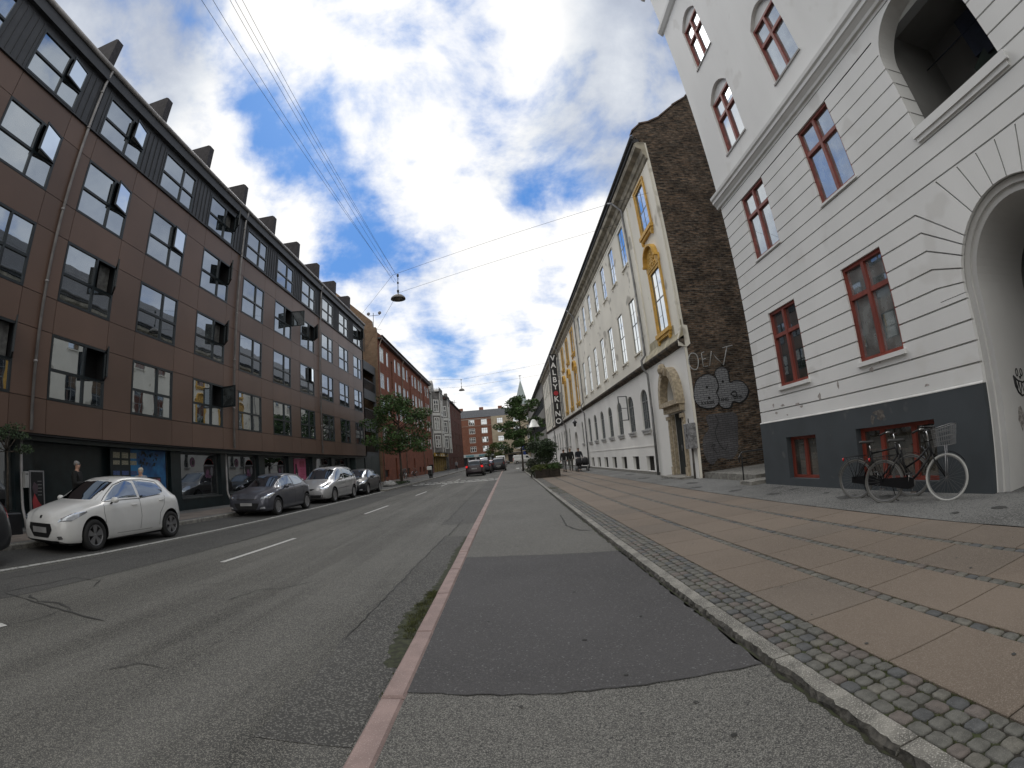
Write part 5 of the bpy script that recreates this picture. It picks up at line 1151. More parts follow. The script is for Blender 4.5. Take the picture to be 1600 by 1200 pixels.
b = MB(); b.box(FX - .01, FX + .25, Ga + 1, Gb - 3, 2.75, 3.35, 0); b.box(FX - .95, FX - .9, Ga + .5, Gb - .5, .1, 3.2, 1)
for q in range(7): b.box(FX - .6, FX - .2, Ga + 1 + q * 2.7, Ga + 1.5 + q * 2.7, .1, 2.75, 2)
for q in range(5): b.box(FX + .25, FX + .28, Ga + 1.8 + q * 3, Ga + 3 + q * 3, 2.85, 3.1, 3)
B(b, 'shopfront', [pm('shop_yellow', (.36, .22, .03), .6, .25, 2), M_dark, pm('shop_mustard', (.26, .18, .06), .6, .2), M_white])
# second long brick block
r2 = empty('red_brick_building', (FX, 115, .1), 0, 'dark red brick block beyond the gabled house, its far end at the junction', 'building'); B = rb(r2)
Ya, Yb = 98.02, 131.0; holes = []; ys = [99.5 + 2.15 * i for i in range(15)]
for y in ys:
    for z in (1.2, 4.2, 7.0, 9.8, 12.5): holes.append((y, y + (1.05 if int(y) % 3 else .7), z, z + 1.6))
b = MB(); wall_cells(b, Ya, Yb, .0, 15.2, holes, FX - .35, FX, 'y'); b.box(FX - 10, FX - .36, Yb - .3, Yb, 0, 15.2); B(b, 'wall', brickmat('dull_red_brick', (.11, .037, .027), (.08, .027, .020), (.07, .045, .035), 'y', .25, .078, .3, .3))
b = MB(); b.box(FX - .8, FX - .45, Ya, Yb - .4, .1, 15); B(b, 'interior', M_dark)
K2 = WinKind(pm('dull_frame', (.14, .13, .12), .5), GR[0], .72, 1.6, .06, [], [.9], .05); K2b = WinKind(pm('dull_frame', (.14, .13, .12), .5), GR[0], 1.05, 1.6, .06, [.52], [], .05)
for h in holes: (K2 if h[1] - h[0] < .9 else K2b).place(r2, 'L', Vector((FX - .12, (h[0] + h[1]) / 2, h[2])) - r2.location)
b = MB(); b.prism([(FX + .4, 15.1), (FX + .4, 15.25), (FX - 5, 18.2), (FX - 10.4, 15.2)], Ya, Yb, 'y'); B(b, 'roof', M_slate)
b = MB(); b.box(FX - 3, FX - 1.6, 127, 129.5, 15.5, 18.0); B(b, 'roof_hut', M_gst); b = MB(); b.box(FX - 2.5, FX - 1.7, 116, 117, 16, 18.6); B(b, 'chimney', M_gst)
# building closing the view
fb = empty('street_end_building', (-9, 150, 0), 0, 'wide red brick block with grey mansard roof closing the street', 'building'); B = rb(fb)
Xa, Xb, FY = -32, -4.4, 148
cx_ = [-31, -28, -25, -22, -19.0, -15.9, -11.5, -7.6]; holes = [(x, x + 1.9, z, z + 1.75) for x in cx_ for z in (4.3, 7.1, 9.9, 12.6)]
b = MB(); wall_cells(b, Xa, Xb, 3.2, 15.0, holes, FY, FY + .4, 'x'); b.box(Xa, Xb, FY + 3, FY + 3.2, 0, 3.2); b.box(Xa, Xb, FY + .41, FY + 3.2, 3.1, 3.2); B(b, 'wall', M_redbrickx)
b = MB(); b.box(Xa, Xb, FY + .5, FY + .9, 3.3, 15); B(b, 'interior', M_dark)
KE = WinKind(M_wframe, GR[0], 1.9, 1.75, .16, [.63, 1.27], [1.1], .08, .14)
for h in holes: KE.place(fb, 'S', Vector(((h[0] + h[1]) / 2, FY + .15, h[2])) - fb.location)
b = MB(); b.box(Xa, Xb, FY - .1, FY - .01, 14.4, 14.6); b.box(Xa, Xb, FY - .06, FY - .01, 12.3, 12.4); B(b, 'cornice', pm('pale_band', (.30, .26, .22), .8, .2))
b = MB(); b.prism([(FY - .2, 15.0), (FY + 1.2, 17.4), (FY + 8, 18.0), (FY + 12, 15.0)], Xa, 22, 'x'); B(b, 'roof', pm('grey_slates', (.085, .09, .10), .7, .15, 3))
for x in (-26, -20, -14.5, -8, -2): b = MB(); b.box(x, x + 1.3, FY + 2.5, FY + 3.8, 17.2, 18.4); B(b, 'chimney', M_redbrickx)
b = MB(); b.tube([(-15.8, FY + 3, 17), (-15.8, FY + 3, 21.5)], .08, 6); b.tube([(-16.6, FY + 3, 20.6), (-15.0, FY + 3, 20.6)], .05, 5); B(b, 'antenna', M_blackmetal)
b = MB(); b.box(Xa, Xb, FY - .6, FY + .35, 2.7, 3.6, 0)
for i in range(12): b.box(Xa + 1 + i * 2.3, Xa + 1.5 + i * 2.3, FY + .0, FY + .4, 0, 2.7, 0); b.box(Xa + 1.5 + i * 2.3, Xa + 3.3 + i * 2.3, FY + .3, FY + .35, .4, 2.6, 1)
for i in range(6): b.box(Xa + 3 + i * 4, Xa + 5.5 + i * 4, FY - .65, FY - .61, 2.85, 3.4, 2)
B(b, 'shopfront', [pm('pale_shop', (.36, .38, .38), .6, .1), M_frame, pm('shop_sign_teal', (.10, .22, .25), .5, .4, 3)])
cbx = empty('cream_corner_block', (5, 149, 0), 0, 'cream plastered block beside the red one at the end of the street', 'building'); B = rb(cbx)
Xa, Xb = -4.39, 20; holes = [(x, x + 1.8, z, z + 1.6) for x in (-2.6, 2.4, 6.4, 10.5, 15) for z in (4.3, 7.1, 9.9, 12.7)]
b = MB(); wall_cells(b, Xa, Xb, 3.2, 15.0, holes, FY - .3, FY + .1, 'x'); wall_cells(b, Xa, Xb, 0, 3.2, [(x, x + 2.6, 0.3, 2.7) for x in (-3.5, 0, 3.5, 7, 11, 15)], FY - .2, FY + .1, 'x'); b.box(Xa, Xa + .3, FY + .11, FY + 5, 0, 15); B(b, 'wall', pm('cream_far', (.30, .255, .185), .85, .12, 1))
b = MB(); b.box(Xa, Xb, FY + .2, FY + .4, .1, 14.9); B(b, 'interior', M_dark)
for h in holes: KE.place(cbx, 'S', Vector(((h[0] + h[1]) / 2, FY - .1, h[2])) - cbx.location)
b = MB(); b.box(Xa, Xb, FY - 1.2, FY - .31, 3.1, 3.35); B(b, 'canopy', M_gst)
# church tower
ch = empty('church_tower', (7.6, 205, 0), 0, 'pointed pale green church spire rising behind the street tree', 'tower'); B = rb(ch)
b = MB(); b.box(5.0, 10.0, 203, 208, 0, 24); b.box(9.99, 18, 204, 212, 0, 17); B(b, 'wall', pm('tower_wall', (.28, .26, .23), .8, .1))
b = MB(); 
vs = [(5 - .3, 202.7, 24), (10.3, 202.7, 24), (10.3, 208.3, 24), (4.7, 208.3, 24), (5.2, 203.2, 26.2), (9.8, 203.2, 26.2), (9.8, 207.8, 26.2), (5.2, 207.8, 26.2), (7.9, 205.5, 35.2)]
b.add(vs, [(0, 1, 5, 4), (1, 2, 6, 5), (2, 3, 7, 6), (3, 0, 4, 7), (4, 5, 8), (5, 6, 8), (6, 7, 8), (7, 4, 8)]); b.prism([(9.5, 17), (14, 27), (18.5, 17)], 203.8, 212.2, 'y'); B(b, 'spire', pm('spire_copper', (.23, .27, .27), .7, .1))
b = MB(); b.tube([(7.9, 205.5, 35), (7.9, 205.5, 37.2)], .1, 5); b.tube([(7.4, 205.5, 36.9), (8.6, 205.5, 36.9)], .12, 5); B(b, 'finial', M_blackmetal)
# concrete office beyond the cinema
ob = empty('concrete_building', (CX, 105, .08), 0, 'grey concrete block with long dark window bands beyond the cinema', 'building'); B = rb(ob)
bands = [(79.05, 138, z, z + 1.9) for z in (2.4, 5.9, 9.5)]
b = MB(); wall_cells(b, 79.02, 138, 0, 13.9, [(79.6, 137.5, h[2], h[3]) for h in bands], CX - .1, CX + .4, 'y'); b.box(CX + .4, CX + 10, 79.02, 79.4, 0, 13.9); b.box(CX - .09, CX + 10, 79.1, 138, 13.91, 14.1); B(b, 'wall', pm('raw_concrete', (.20, .19, .17), .85, .2, .7))
b = MB(); b.box(CX + .25, CX + .35, 79.6, 137.5, 2, 12); B(b, 'glazing', glassmat('office_pane', .3, (.03, .028, .025)))
for i in range(25):
    for h in bands: b = MB(); b.box(CX + .05, CX + .25, 80 + i * 2.35, 80.25 + i * 2.35, h[2], h[3]); B(b, 'mullion', M_frame)
b = MB(); b.tube([(CX - .55, 79, 14.1), (CX - .55, 138, 14.1)], .12, 6); b.box(CX - .5, CX - .1, 79, 138, 13.95, 14.1); B(b, 'eaves', M_blackmetal)

# ================================================================== CINEMA SIGN
sg = empty('vertical_sign', (6.15, 55, 9), 0, 'tall narrow black sign with white letters VALBY KINO hung from brackets', 'sign'); 
b = MB(); b.cbox(-.42, .42, -.12, .12, -4.25, 4.25, .02); b.build('panel', pm('sign_black', (.010, .010, .011), .35, .1), sg)
mt = M_white; z = 3.7
wm = pm('sign_white', (.80, .80, .80), .5, .04)
for i, c in enumerate("VALBY"): text('letter', c, .86, wm, sg, frame_matrix((0, -.125, 3.72 - i * .86), (1, 0, 0), (0, 0, 1)), .012, bold=.018)
for i, c in enumerate("KINO"): text('letter', c, .86, wm, sg, frame_matrix((0, -.125, -1.15 - i * .86), (1, 0, 0), (0, 0, 1)), .012, bold=.018)
b = MB(); b.prism([(0, -.62 + .3), (.27, -.32 - .24), (.27, -.44), (0, -.62 - .3 + .06 ), (-.27, -.44), (-.27, -.56)], -.155, -.125, 'y'); b = MB()
b.prism([(0, -.14), (.14, -.22), (.27, -.30), (.27, -.56), (.13, -.66), (0, -.74), (-.13, -.66), (-.27, -.56), (-.27, -.30), (-.14, -.22)], -.155, -.125, 'y'); b.build('emblem', pm('sign_red', (.42, .02, .03), .5, .1), sg)
for z in (3.9, 1.2, -1.6, -4.0): b = MB(); b.tube([(.42, .0, z), (.62, 0, z)], .03, 6); b.build('bracket', M_blackmetal, sg)
# electricity cabinet on its post beside the door
ec = empty('meter_cabinet', (6.62, 16.45, .088), 0, 'scuffed grey metal cabinet on a post beside the stone doorway', 'cabinet')
b = MB(); b.tube([(0, 0, 0), (0, 0, 1.12)], .045, 8); b.build('post', pm('post_rusty', (.09, .08, .07), .7, .3), ec); b = MB(); b.cbox(-.14, .12, -.26, .30, 1.1, 2.02, .02); b.build('box', pm('scuffed_zinc', (.19, .19, .19), .6, .4, 9, speck=(14, .58, (.30, .30, .30))), ec)
b = MB(); b.box(-.145, -.141, .0, .015, 1.16, 1.98); b.tube([(-.15, .06, 1.55), (-.15, .06, 1.65)], .012, 5); b.tube([(0, .1, 2.02), (0, .1, 2.2)], .02, 6); b.build('latch', M_blackmetal, ec)
# wall lantern
wl = empty('wall_lantern', (6.45, 44.2, 4.2), 0, 'small dark lantern on the cinema wall near the arched entrance', 'lamp')
b = MB(); b.lathe([(0, .35), (.05, .3), (.22, .12), (.24, .08), (.14, .0), (.1, -.28), (0, -.3)], (0, 0, 0), 8); b.build('lamp_shade', M_blackmetal, wl); b = MB(); b.tube([(0, 0, .35), (.12, 0, .5), (.3, 0, .4)], .02, 5); b.build('bracket', M_blackmetal, wl)
# steps and handrail in the gap between the buildings
hr = empty('handrail', (6.72, 12.85, .088), 0, 'black iron handrail by the low steps between brick wall and white building', 'railing')
b = MB(); b.tube([(.0, 0, 0), (0, 0, .72), (-.02, 0, .80), (-.02, 0, .84), (.04, 0, .88), (1.6, .0, .86)], .020, 8); b.build('rail', M_blackmetal, hr); b = MB(); b.tube([(-.08, 0, .58), (-.1, 0, .72), (-.03, 0, .82)], .018, 6); b.build('scroll', M_blackmetal, hr); b = MB(); b.tube([(1.2, 0, .86), (1.2, 0, 0)], .018, 6); b.build('post', M_blackmetal, hr)
st = empty('stone_steps', (7.6, 12.6, .088), 0, 'low granite steps in the gap beside the white building', 'steps'); b = MB(); b.box(-1.25, 2.6, -.9, -.2, 0, .10); b.box(-.7, 2.6, -.199, 3.6, 0, .20); b.build('step', M_granite, st, recalc=True); 
# ================================================================== TREES AND SHRUBS
def leafmat(n, c):
    m = pm(n, c, .6, .45, 2.2, spec=.25); return m
M_leaf = leafmat('leaf_green', (.060, .105, .034)); M_leafd = leafmat('leaf_dark', (.038, .060, .028)); M_bark = pm('bark', (.055, .045, .035), .9, .3, 12, .5, 40); M_leafy = leafmat('leaf_yellowgreen', (.085, .105, .030))
def leafcloud(clumps, n, size, seed):
    """leaf-sized faces spread through clumps [(x,y,z,rx,ry,rz)]"""
    rnd = random.Random(seed); mb = MB(); wts = [c[3] * c[4] * c[5] for c in clumps]
    for c in rnd.choices(clumps, wts, k=n):
        while True:
            v = Vector((rnd.uniform(-1, 1), rnd.uniform(-1, 1), rnd.uniform(-1, 1)))
            if v.length <= 1 and rnd.random() < .25 + .75 * v.length: break
        p = Vector((c[0] + v.x * c[3], c[1] + v.y * c[4], c[2] + v.z * c[5]))
        a = Vector((rnd.gauss(0, 1), rnd.gauss(0, 1), rnd.gauss(0, .6))).normalized(); q = a.orthogonal().normalized(); q.rotate(Matrix.Rotation(rnd.uniform(0, 6.28), 3, a)); s = size * rnd.uniform(.6, 1.35)
        mb.add([p - a * s * .5, p + q * s * .3 - a * s * .05, p + a * s * .55 + q * .0, p - q * s * .3 - a * s * .05], [(0, 1, 2, 3)])
    return mb
def tree(name, loc, hgt, crown_z0, rad, label, seed, n=5200, size=.17, mat=None, nclump=34, trunk_r=.09, fork=.45, cat='tree', sx=1.0):
    rnd = random.Random(seed); t = empty(name, loc, 0, label, cat); clumps = []; tr = MB()
    zf = crown_z0 + (hgt - crown_z0) * .05
    tr.tube([(0, 0, 0), (.04, .02, zf * .5), (.0, .03, zf), (.06, 0, zf + (hgt - zf) * .55), (0, 0, hgt * .97)], [trunk_r * 1.25, trunk_r, trunk_r * .85, trunk_r * .45, .012], 8)
    for i in range(nclump):
        f = (i + .5) / nclump; z = crown_z0 + (hgt - crown_z0) * (.06 + .92 * f); prof = math.sin(math.pi * min(1, max(0, (.10 + .86 * f)) ** .75)) ** .6
        a = i * 2.399 + rnd.uniform(-.5, .5); r = rad * prof * rnd.uniform(.30, 1.25); x, y = math.cos(a) * r * sx, math.sin(a) * r; z += rnd.uniform(-.3, .3)
        cr = rad * rnd.uniform(.16, .34); clumps.append((x, y, z, cr * 1.3, cr * 1.3, cr * .72))
        zb = max(zf * .92, z - r * rnd.uniform(.35, .8)); tr.tube([(0, 0, zb), (x * .5, y * .5, zb + (z - zb) * .62), (x * 1.02, y * 1.02, z + .05)], [trunk_r * .38, trunk_r * .22, .008], 5)
    clumps.append((0, 0, hgt - .25 * rad, rad * .25, rad * .25, rad * .3))
    tr.build('trunk', M_bark, t); leafcloud(clumps, n, size, seed + 1).build('crown', mat or M_leaf, t, recalc=False); return t
tree('street_tree', (-8.75, 38.2, .1), 7.15, 2.45, 2.15, 'young leafy street tree on the pavement before the red brick block', 5, 9500, .18, M_leaf, 50, sx=1.1)
tree('street_tree', (1.45, 50.5, .03), 7.95, 2.1, 2.0, 'slim tree with spreading layered crown beside the cycle track', 9, 9500, .21, M_leaf, 50, sx=1.15)
tree('small_tree', (-2.9, 112, 0), 5.4, 1.9, 2.1, 'small yellowish green tree in the distance before the end building', 14, 2600, .3, M_leafy, 20)
# potted shrub at left edge
pt = empty('potted_tree', (-11.55, 7.15, .106), 0, 'dark bare-stemmed potted tree in front of the black shopfront', 'plant')
b = MB(); b.cbox(-.25, .25, -.25, .25, 0, .50, .03); b.build('pot', M_blackmetal, pt); b = MB(); b.tube([(0, 0, .5), (.02, .03, 1.6), (0, 0, 2.2)], [.04, .03, .012], 6)
rnd = random.Random(2); cl = []
for i in range(12): a = i * 2.4; x, y = .55 * math.cos(a), .6 * math.sin(a); z = 2.05 + rnd.uniform(-.15, .45); b.tube([(0, 0, 1.9), (x * .6, y * .6, z - .05), (x, y, z - .12)], [.014, .008, .003], 4); cl.append((x * .8, y * .8, z, .28, .28, .10))
b.build('trunk', M_bark, pt); leafcloud(cl, 900, .07, 3).build('crown', M_leafd, pt, recalc=False)
# bush and timber planters by the cycle track
def bush(name, loc, clumps, n, size, label, mat, seed, stems=7):
    t = empty(name, loc, 0, label, 'shrub'); b = MB(); rnd = random.Random(seed)
    for c in clumps[:stems]: b.tube([(rnd.uniform(-.2, .2), rnd.uniform(-.2, .2), 0), (c[0] * .5, c[1] * .5, c[2] * .6), (c[0], c[1], c[2])], [.03, .02, .008], 5)
    b.build('stem', M_bark, t); leafcloud(clumps, n, size, seed).build('foliage', mat, t, recalc=False); return t
M_timber = pm('dark_timber', (.030, .022, .016), .8, .3, 5)
for i, (x0, x1, y0, y1) in enumerate(((1.62, 2.50, 30.2, 31.4), (2.52, 3.20, 30.2, 31.3))):
    pl = empty('planter_box', ((x0 + x1) / 2, (y0 + y1) / 2, .085), 0, ('larger' if i == 0 else 'smaller') + ' dark timber planter box overflowing with low greenery at the pavement edge', 'planter', 'timber planters'); hx, hy = (x1 - x0) / 2, (y1 - y0) / 2
    b = MB()
    for z in range(4): b.box(-hx, hx, -hy, hy, z * .14, z * .14 + .13)
    b.box(-hx + .02, hx - .02, -hy + .02, hy - .02, .001, .54); b.build('box', M_timber, pl)
    leafcloud([(-hx * .5, 0, .62, .45, .6, .24), (hx * .5, 0, .64, .45, .6, .26), (0, -.4, .6, .6, .35, .2)], 1500, .09, 40 + i).build('foliage', M_leafy if i == 0 else M_leaf, pl, recalc=False)
rnd = random.Random(6); cl = [(rnd.uniform(-.75, .85), rnd.uniform(-.7, .7), rnd.uniform(.9, 2.25), .45, .45, .36) for _ in range(22)]
bush('shrub', (2.35, 31.9, .085), cl, 5200, .11, 'large dark leafy bush growing behind the planter boxes', M_leafd, 21)
cl = [(rnd.uniform(-.25, .3), rnd.uniform(-.8, .8), rnd.uniform(.25, 1.1), .28, .35, .26) for _ in range(14)]
bush('shrub', (1.62, 32.6, .085), cl, 2600, .10, 'tangled pale flowering shrub at the kerb beside the planters', pm('leaf_mixed', (.06, .075, .045), .7, .5, 9, speck=(26, .62, (.35, .32, .24))), 22)
# ================================================================== LAMPS, WIRES, SIGN POST
def hanging_lamp(loc, r, label):
    t = empty('hanging_lamp', loc, 0, label, 'street lamp', 'lamps hung over the street'); b = MB()
    b.lathe([(r * .12, .30), (r * .2, .26), (r * .62, .20), (r * .93, .10), (r, .04), (r, .0), (r * .95, .01), (r * .55, .12), (0, .14)], (0, 0, 0), 24); b.build('lamp_shade', pm('lamp_enamel', (.13, .12, .11), .5, .15), t)
    b = MB(); b.lathe([(0, -.02), (r * .5, .02), (r * .55, .10)], (0, 0, 0), 16); b.build('bulb_cover', pm('lamp_glass', (.20, .17, .14), .3, .1), t)
    b = MB(); b.tube([(0, 0, .28), (0, 0, 1.25)], .018, 6); b.lathe([(0, -.08), (.05, -.06), (.06, .06), (0, .08)], (0, 0, .42), 8); b.lathe([(0, -.06), (.045, -.04), (.045, .04), (0, .06)], (0, 0, .86), 8); b.lathe([(0, -.1), (.05, -.06), (.05, .06), (0, .1)], (0, 0, 1.25), 8); b.build('hanger', M_frame, t); return t
hanging_lamp((-4.68, 21.5, 9.42), .36, 'large dish lamp hanging from crossing cables over the near street')
hanging_lamp((-4.6, 53.0, 9.48), .33, 'small distant dish lamp hanging over the street further on')
def wire(name, pts, r, label, sag=0.0, n=14, group=None):
    P = []
    for a, c in zip(pts[:-1], pts[1:]):
        a = Vector(a); c = Vector(c)
        for i in range(n): t_ = i / n; p = a.lerp(c, t_); p.z -= sag * 4 * t_ * (1 - t_); P.append(p)
    P.append(Vector(pts[-1])); b = MB(); b.tube(P, r, 4, cap=False); o = b.build(name, M_blackmetal); return tag(o, label, 'cable', group)
wire('span_cable', [(-12.0, 37.8, 13.9), (-4.95, 21.5, 10.72), (6.72, 16.95, 11.75)], .007, 'upper steel cable holding the near lamp, ends beside the ochre window', .05)
wire('span_cable', [(-12.0, 40.0, 11.7), (-4.68, 21.5, 9.75), (6.72, 22.0, 12.9)], .007, 'lower steel cable holding the near lamp', .05)
wire('span_cable', [(-12.0, 55, 11.9), (-4.6, 53, 10.75), (6.7, 52, 11.9)], .010, 'upper cable holding the distant lamp', .05)
wire('span_cable', [(-12.0, 55, 10.5), (-4.6, 53, 9.9), (6.7, 52, 10.6)], .010, 'lower cable holding the distant lamp', .05)
for i, (x0, z0, x1, z1, lb) in enumerate(((-5.35, 10.4, -4.95, 10.55, 'leftmost'), (-5.1, 10.35, -4.85, 10.3, 'second from left'), (-4.82, 10.45, -4.75, 10.35, 'middle'), (-4.72, 10.45, -4.62, 10.45, 'second from right'), (-4.6, 10.5, -4.78, 10.75, 'rightmost'))):
    wire('overhead_wire', [(x0, -14, z0), (x0, 5.0, z0), (x1, 21.5, z1)], .005, 'long thin wire running along the street overhead, %s of the five' % lb, .05, group='wires above the street')
lp = empty('street_lamp', (2.36, 40.0, .085), 0, 'dark lamp post with wide white conical shade beside the shrubs', 'street lamp')
b = MB(); b.tube([(0, 0, 0), (0, 0, 1.0), (0, 0, 3.9)], [.08, .06, .045], 8); b.build('pole', M_blackmetal, lp); b = MB(); b.lathe([(.49, 3.85), (.47, 3.84), (.20, 4.42), (.10, 4.50), (0, 4.52)], (0, 0, 0), 20); b.build('lamp_shade', pm('shade_white', (.66, .66, .63), .4, .05), lp)
b = MB(); b.lathe([(0, 3.55), (.12, 3.6), (.16, 3.88), (.1, 4.1)], (0, 0, 0), 12); b.build('lantern', M_frame, lp)
sp_ = empty('sign_post', (1.75, 57.5, .03), 0, 'grey post with small blue and white plates behind the slim tree', 'sign'); b = MB(); b.tube([(0, 0, 0), (0, 0, 3.0)], .04, 6); b.build('pole', M_steel, sp_)
b = MB(); b.box(-.05, .42, -.03, 0, 2.3, 2.85, 0); b.box(.0, .36, -.035, -.031, 2.55, 2.62, 1); b.box(.1, .4, -.03, 0, 1.75, 2.2, 0); b.build('plate', [pm('sign_blue', (.02, .06, .25), .5), M_white], sp_)
bp_ = empty('bollard_post', (1.58, 54, .03), 0, 'thin dark post at the kerb before the slim tree', 'post'); b = MB(); b.tube([(0, 0, 0), (0, 0, 2.2)], .045, 6); b.lathe([(0, .1), (.07, 0)], (0, 0, 2.2), 8); b.build('pole', M_blackmetal, bp_)
# pale stone lying by the left tree
b = MB(); b.lathe([(0, 0), (.34, .02), (.42, .12), (.36, .26), (.2, .36), (0, .4)], (0, 0, 0), 10)
for i, v in enumerate(b.v): b.v[i] = (v[0] * (1 + .25 * math.sin(i * 1.7)) * 1.3, v[1] * (1 + .2 * math.cos(i * 2.3)), v[2] * (1 + .2 * math.sin(i)))
tag(b.build('boulder', pm('pale_rock', (.30, .30, .29), .9, .3, 5), None, (-8.6, 33.6, .1)), 'pale rounded boulder on the pavement edge near the young street tree', 'boulder')
tag(leafcloud([(-8.9, 36.5, .2, .7, 2.4, .14), (-8.7, 38.5, .18, .6, 1.2, .12)], 1400, .08, 50).build('ground_cover', M_leafd, recalc=False), kind='stuff')
# ================================================================== VEHICLES
M_carglass = glassmat('car_glass', .03, (.008, .010, .011), (.26, .29, .33), .0, .02)
M_cardark = pm('car_black_trim', (.012, .012, .013), .5, .15)
M_plate = pm('number_plate', (.30, .30, .30), .5, .15, 3)
M_lampglass = glassmat('headlamp_glass', .22, (.42, .43, .45), rough=.08)
M_tail = pm('tail_lamp_red', (.45, .010, .012), .2, .1, coat=.5)
M_alloy = pm('alloy_rim', (.34, .34, .35), .35, .1, metal=.8); M_alloyd = pm('dark_alloy', (.20, .20, .205), .4, .1, metal=.6)
def paint(name, c, metal=.0): return pm(name, c, .32, .04, 2, metal=metal, coat=(.8 if sum(c) > .3 else .35), spec=(.5 if sum(c) > .3 else .3))
def lerpk(keys, y):
    if y <= keys[0][0]: return keys[0][1]
    for (a, va), (b_, vb) in zip(keys[:-1], keys[1:]):
        if y <= b_: t_ = (y - a) / (b_ - a); return va + (vb - va) * t_
    return keys[-1][1]
def smoothk(keys):
    """keys -> slightly rounded sampler"""
    def f(y): return .25 * lerpk(keys, y - .05) + .5 * lerpk(keys, y) + .25 * lerpk(keys, y + .05)
    return f
def build_body(S, mat):
    top, belt, bot, wid, wr = (smoothk(S[k]) for k in ('top', 'belt', 'bot', 'w', 'wr')); Lc = S['L']
    ys = [0, .015, .04, .08] + [.14 + (Lc - .28) * i / 44 for i in range(45)] + [Lc - .08, Lc - .04, Lc - .015, Lc]
    rings = []
    for y in ys:
        w, zb, zr, r_ = wid(y), bot(y), top(y), wr(y); zbt = min(belt(y), zr - .01)
        P = [(0, zb), (.72 * w, zb), (.92 * w, zb + .025), (.975 * w, zb + .09), (.995 * w, zb + (zbt - zb) * .35), (w, zb + (zbt - zb) * .60), (.985 * w, zb + (zbt - zb) * .80), (.962 * w, zbt - .03), (.935 * w, zbt)]
        p8 = P[-1]; drop = min(.055, (zr - zbt) * .4); p12 = (r_, zr - drop)
        for t_ in (.25, .5, .75): 
            bul = .018 * math.sin(math.pi * t_); P.append((p8[0] + (p12[0] - p8[0]) * t_ + bul, p8[1] + (p12[1] - p8[1]) * t_))
        P += [p12, (r_ * .93, zr - drop * .35), (r_ * .75, zr), (r_ * .4, zr + .012), (0, zr + .018)]
        rings.append(P)
    n = len(rings[0]); vs = []; fs = []
    for y, P in zip(ys, rings):
        vs += [(x, y, z) for x, z in P] + [(-x, y, z) for x, z in P[1:-1][::-1]]
    m = 2 * n - 2
    for i in range(len(ys) - 1):
        for k in range(m): fs.append((i * m + k, i * m + (k + 1) % m, (i + 1) * m + (k + 1) % m, (i + 1) * m + k))
    fs += [tuple(range(m))[::-1], tuple((len(ys) - 1) * m + k for k in range(m))]
    b = MB(); b.add(vs, fs, 0, True); o = b.build('body', [mat, M_cardark]); me = o.data; bpy.data.objects.remove(o)
    c = MB()
    for wy in S['wheels']: c.lathe([(0, -1.3), (S['arch'], -1.3), (S['arch'], 1.3), (0, 1.3)], (0, wy, S['wr_'] + .012), 28, 1, 'x')
    c.box(-1.2, 1.2, -1, Lc + 1, -.5, .12, 1) if False else None
    o = c.build('cut', [mat, M_cardark]); cm = o.data; bpy.data.objects.remove(o)
    res = boolean(me, cm); return res
def patch(bvh, poly, d, off=.004, nu=12, nv=8, origin=(0, 0, 0)):
    """lay a 2D outline (s, z) on a body seen along the horizontal direction d; z-monotone outlines only"""
    d = Vector(d).normalized(); s = Vector((-d.y, d.x, 0)); s = s if s.length else Vector((1, 0, 0)); zs = [p[1] for p in poly]; z0, z1 = min(zs), max(zs); vs = []; fs = []; o3 = Vector(origin)
    def span(z):
        xs = []
        for (a, b_) in zip(poly, poly[1:] + poly[:1]):
            if (a[1] - z) * (b_[1] - z) <= 0 and abs(a[1] - b_[1]) > 1e-9: xs.append(a[0] + (b_[0] - a[0]) * (z - a[1]) / (b_[1] - a[1]))
        return (min(xs), max(xs)) if xs else (0, 0)
    ok = []
    for j in range(nv + 1):
        z = z0 + (z1 - z0) * (.002 + .996 * j / nv); a, b_ = span(z)
        for i in range(nu + 1):
            p = o3 + s * (a + (b_ - a) * i / nu) + Vector((0, 0, z)); h = bvh.ray_cast(p - d * 8, d)
            if h[0] is None: vs.append(tuple(p)); ok.append(False)
            else: vs.append(tuple(h[0] - d * off)); ok.append(True)
    W_ = nu + 1
    for j in range(nv):
        for i in range(nu):
            f = (j * W_ + i, j * W_ + i + 1, (j + 1) * W_ + i + 1, (j + 1) * W_ + i)
            if all(ok[k] for k in f): fs.append(f)
    return vs, fs
def lay(bvh, name, parent, poly, d, mat, off=.004, **k):
    vs, fs = patch(bvh, poly, d, off, **k); b = MB(); b.add(vs, fs, 0, True); return b.build(name, mat, parent, recalc=False)
def seam(bvh, b, pts, side, r=.005):
    P = []
    for (a, c) in zip(pts[:-1], pts[1:]):
        for i in range(6):
            t_ = i / 6; y, z = a[0] + (c[0] - a[0]) * t_, a[1] + (c[1] - a[1]) * t_; h = bvh.ray_cast(Vector((side * 5, y, z)), Vector((-side, 0, 0)))
            if h[0]: P.append(h[0])
    if len(P) > 2: b.tube(P, r, 4)
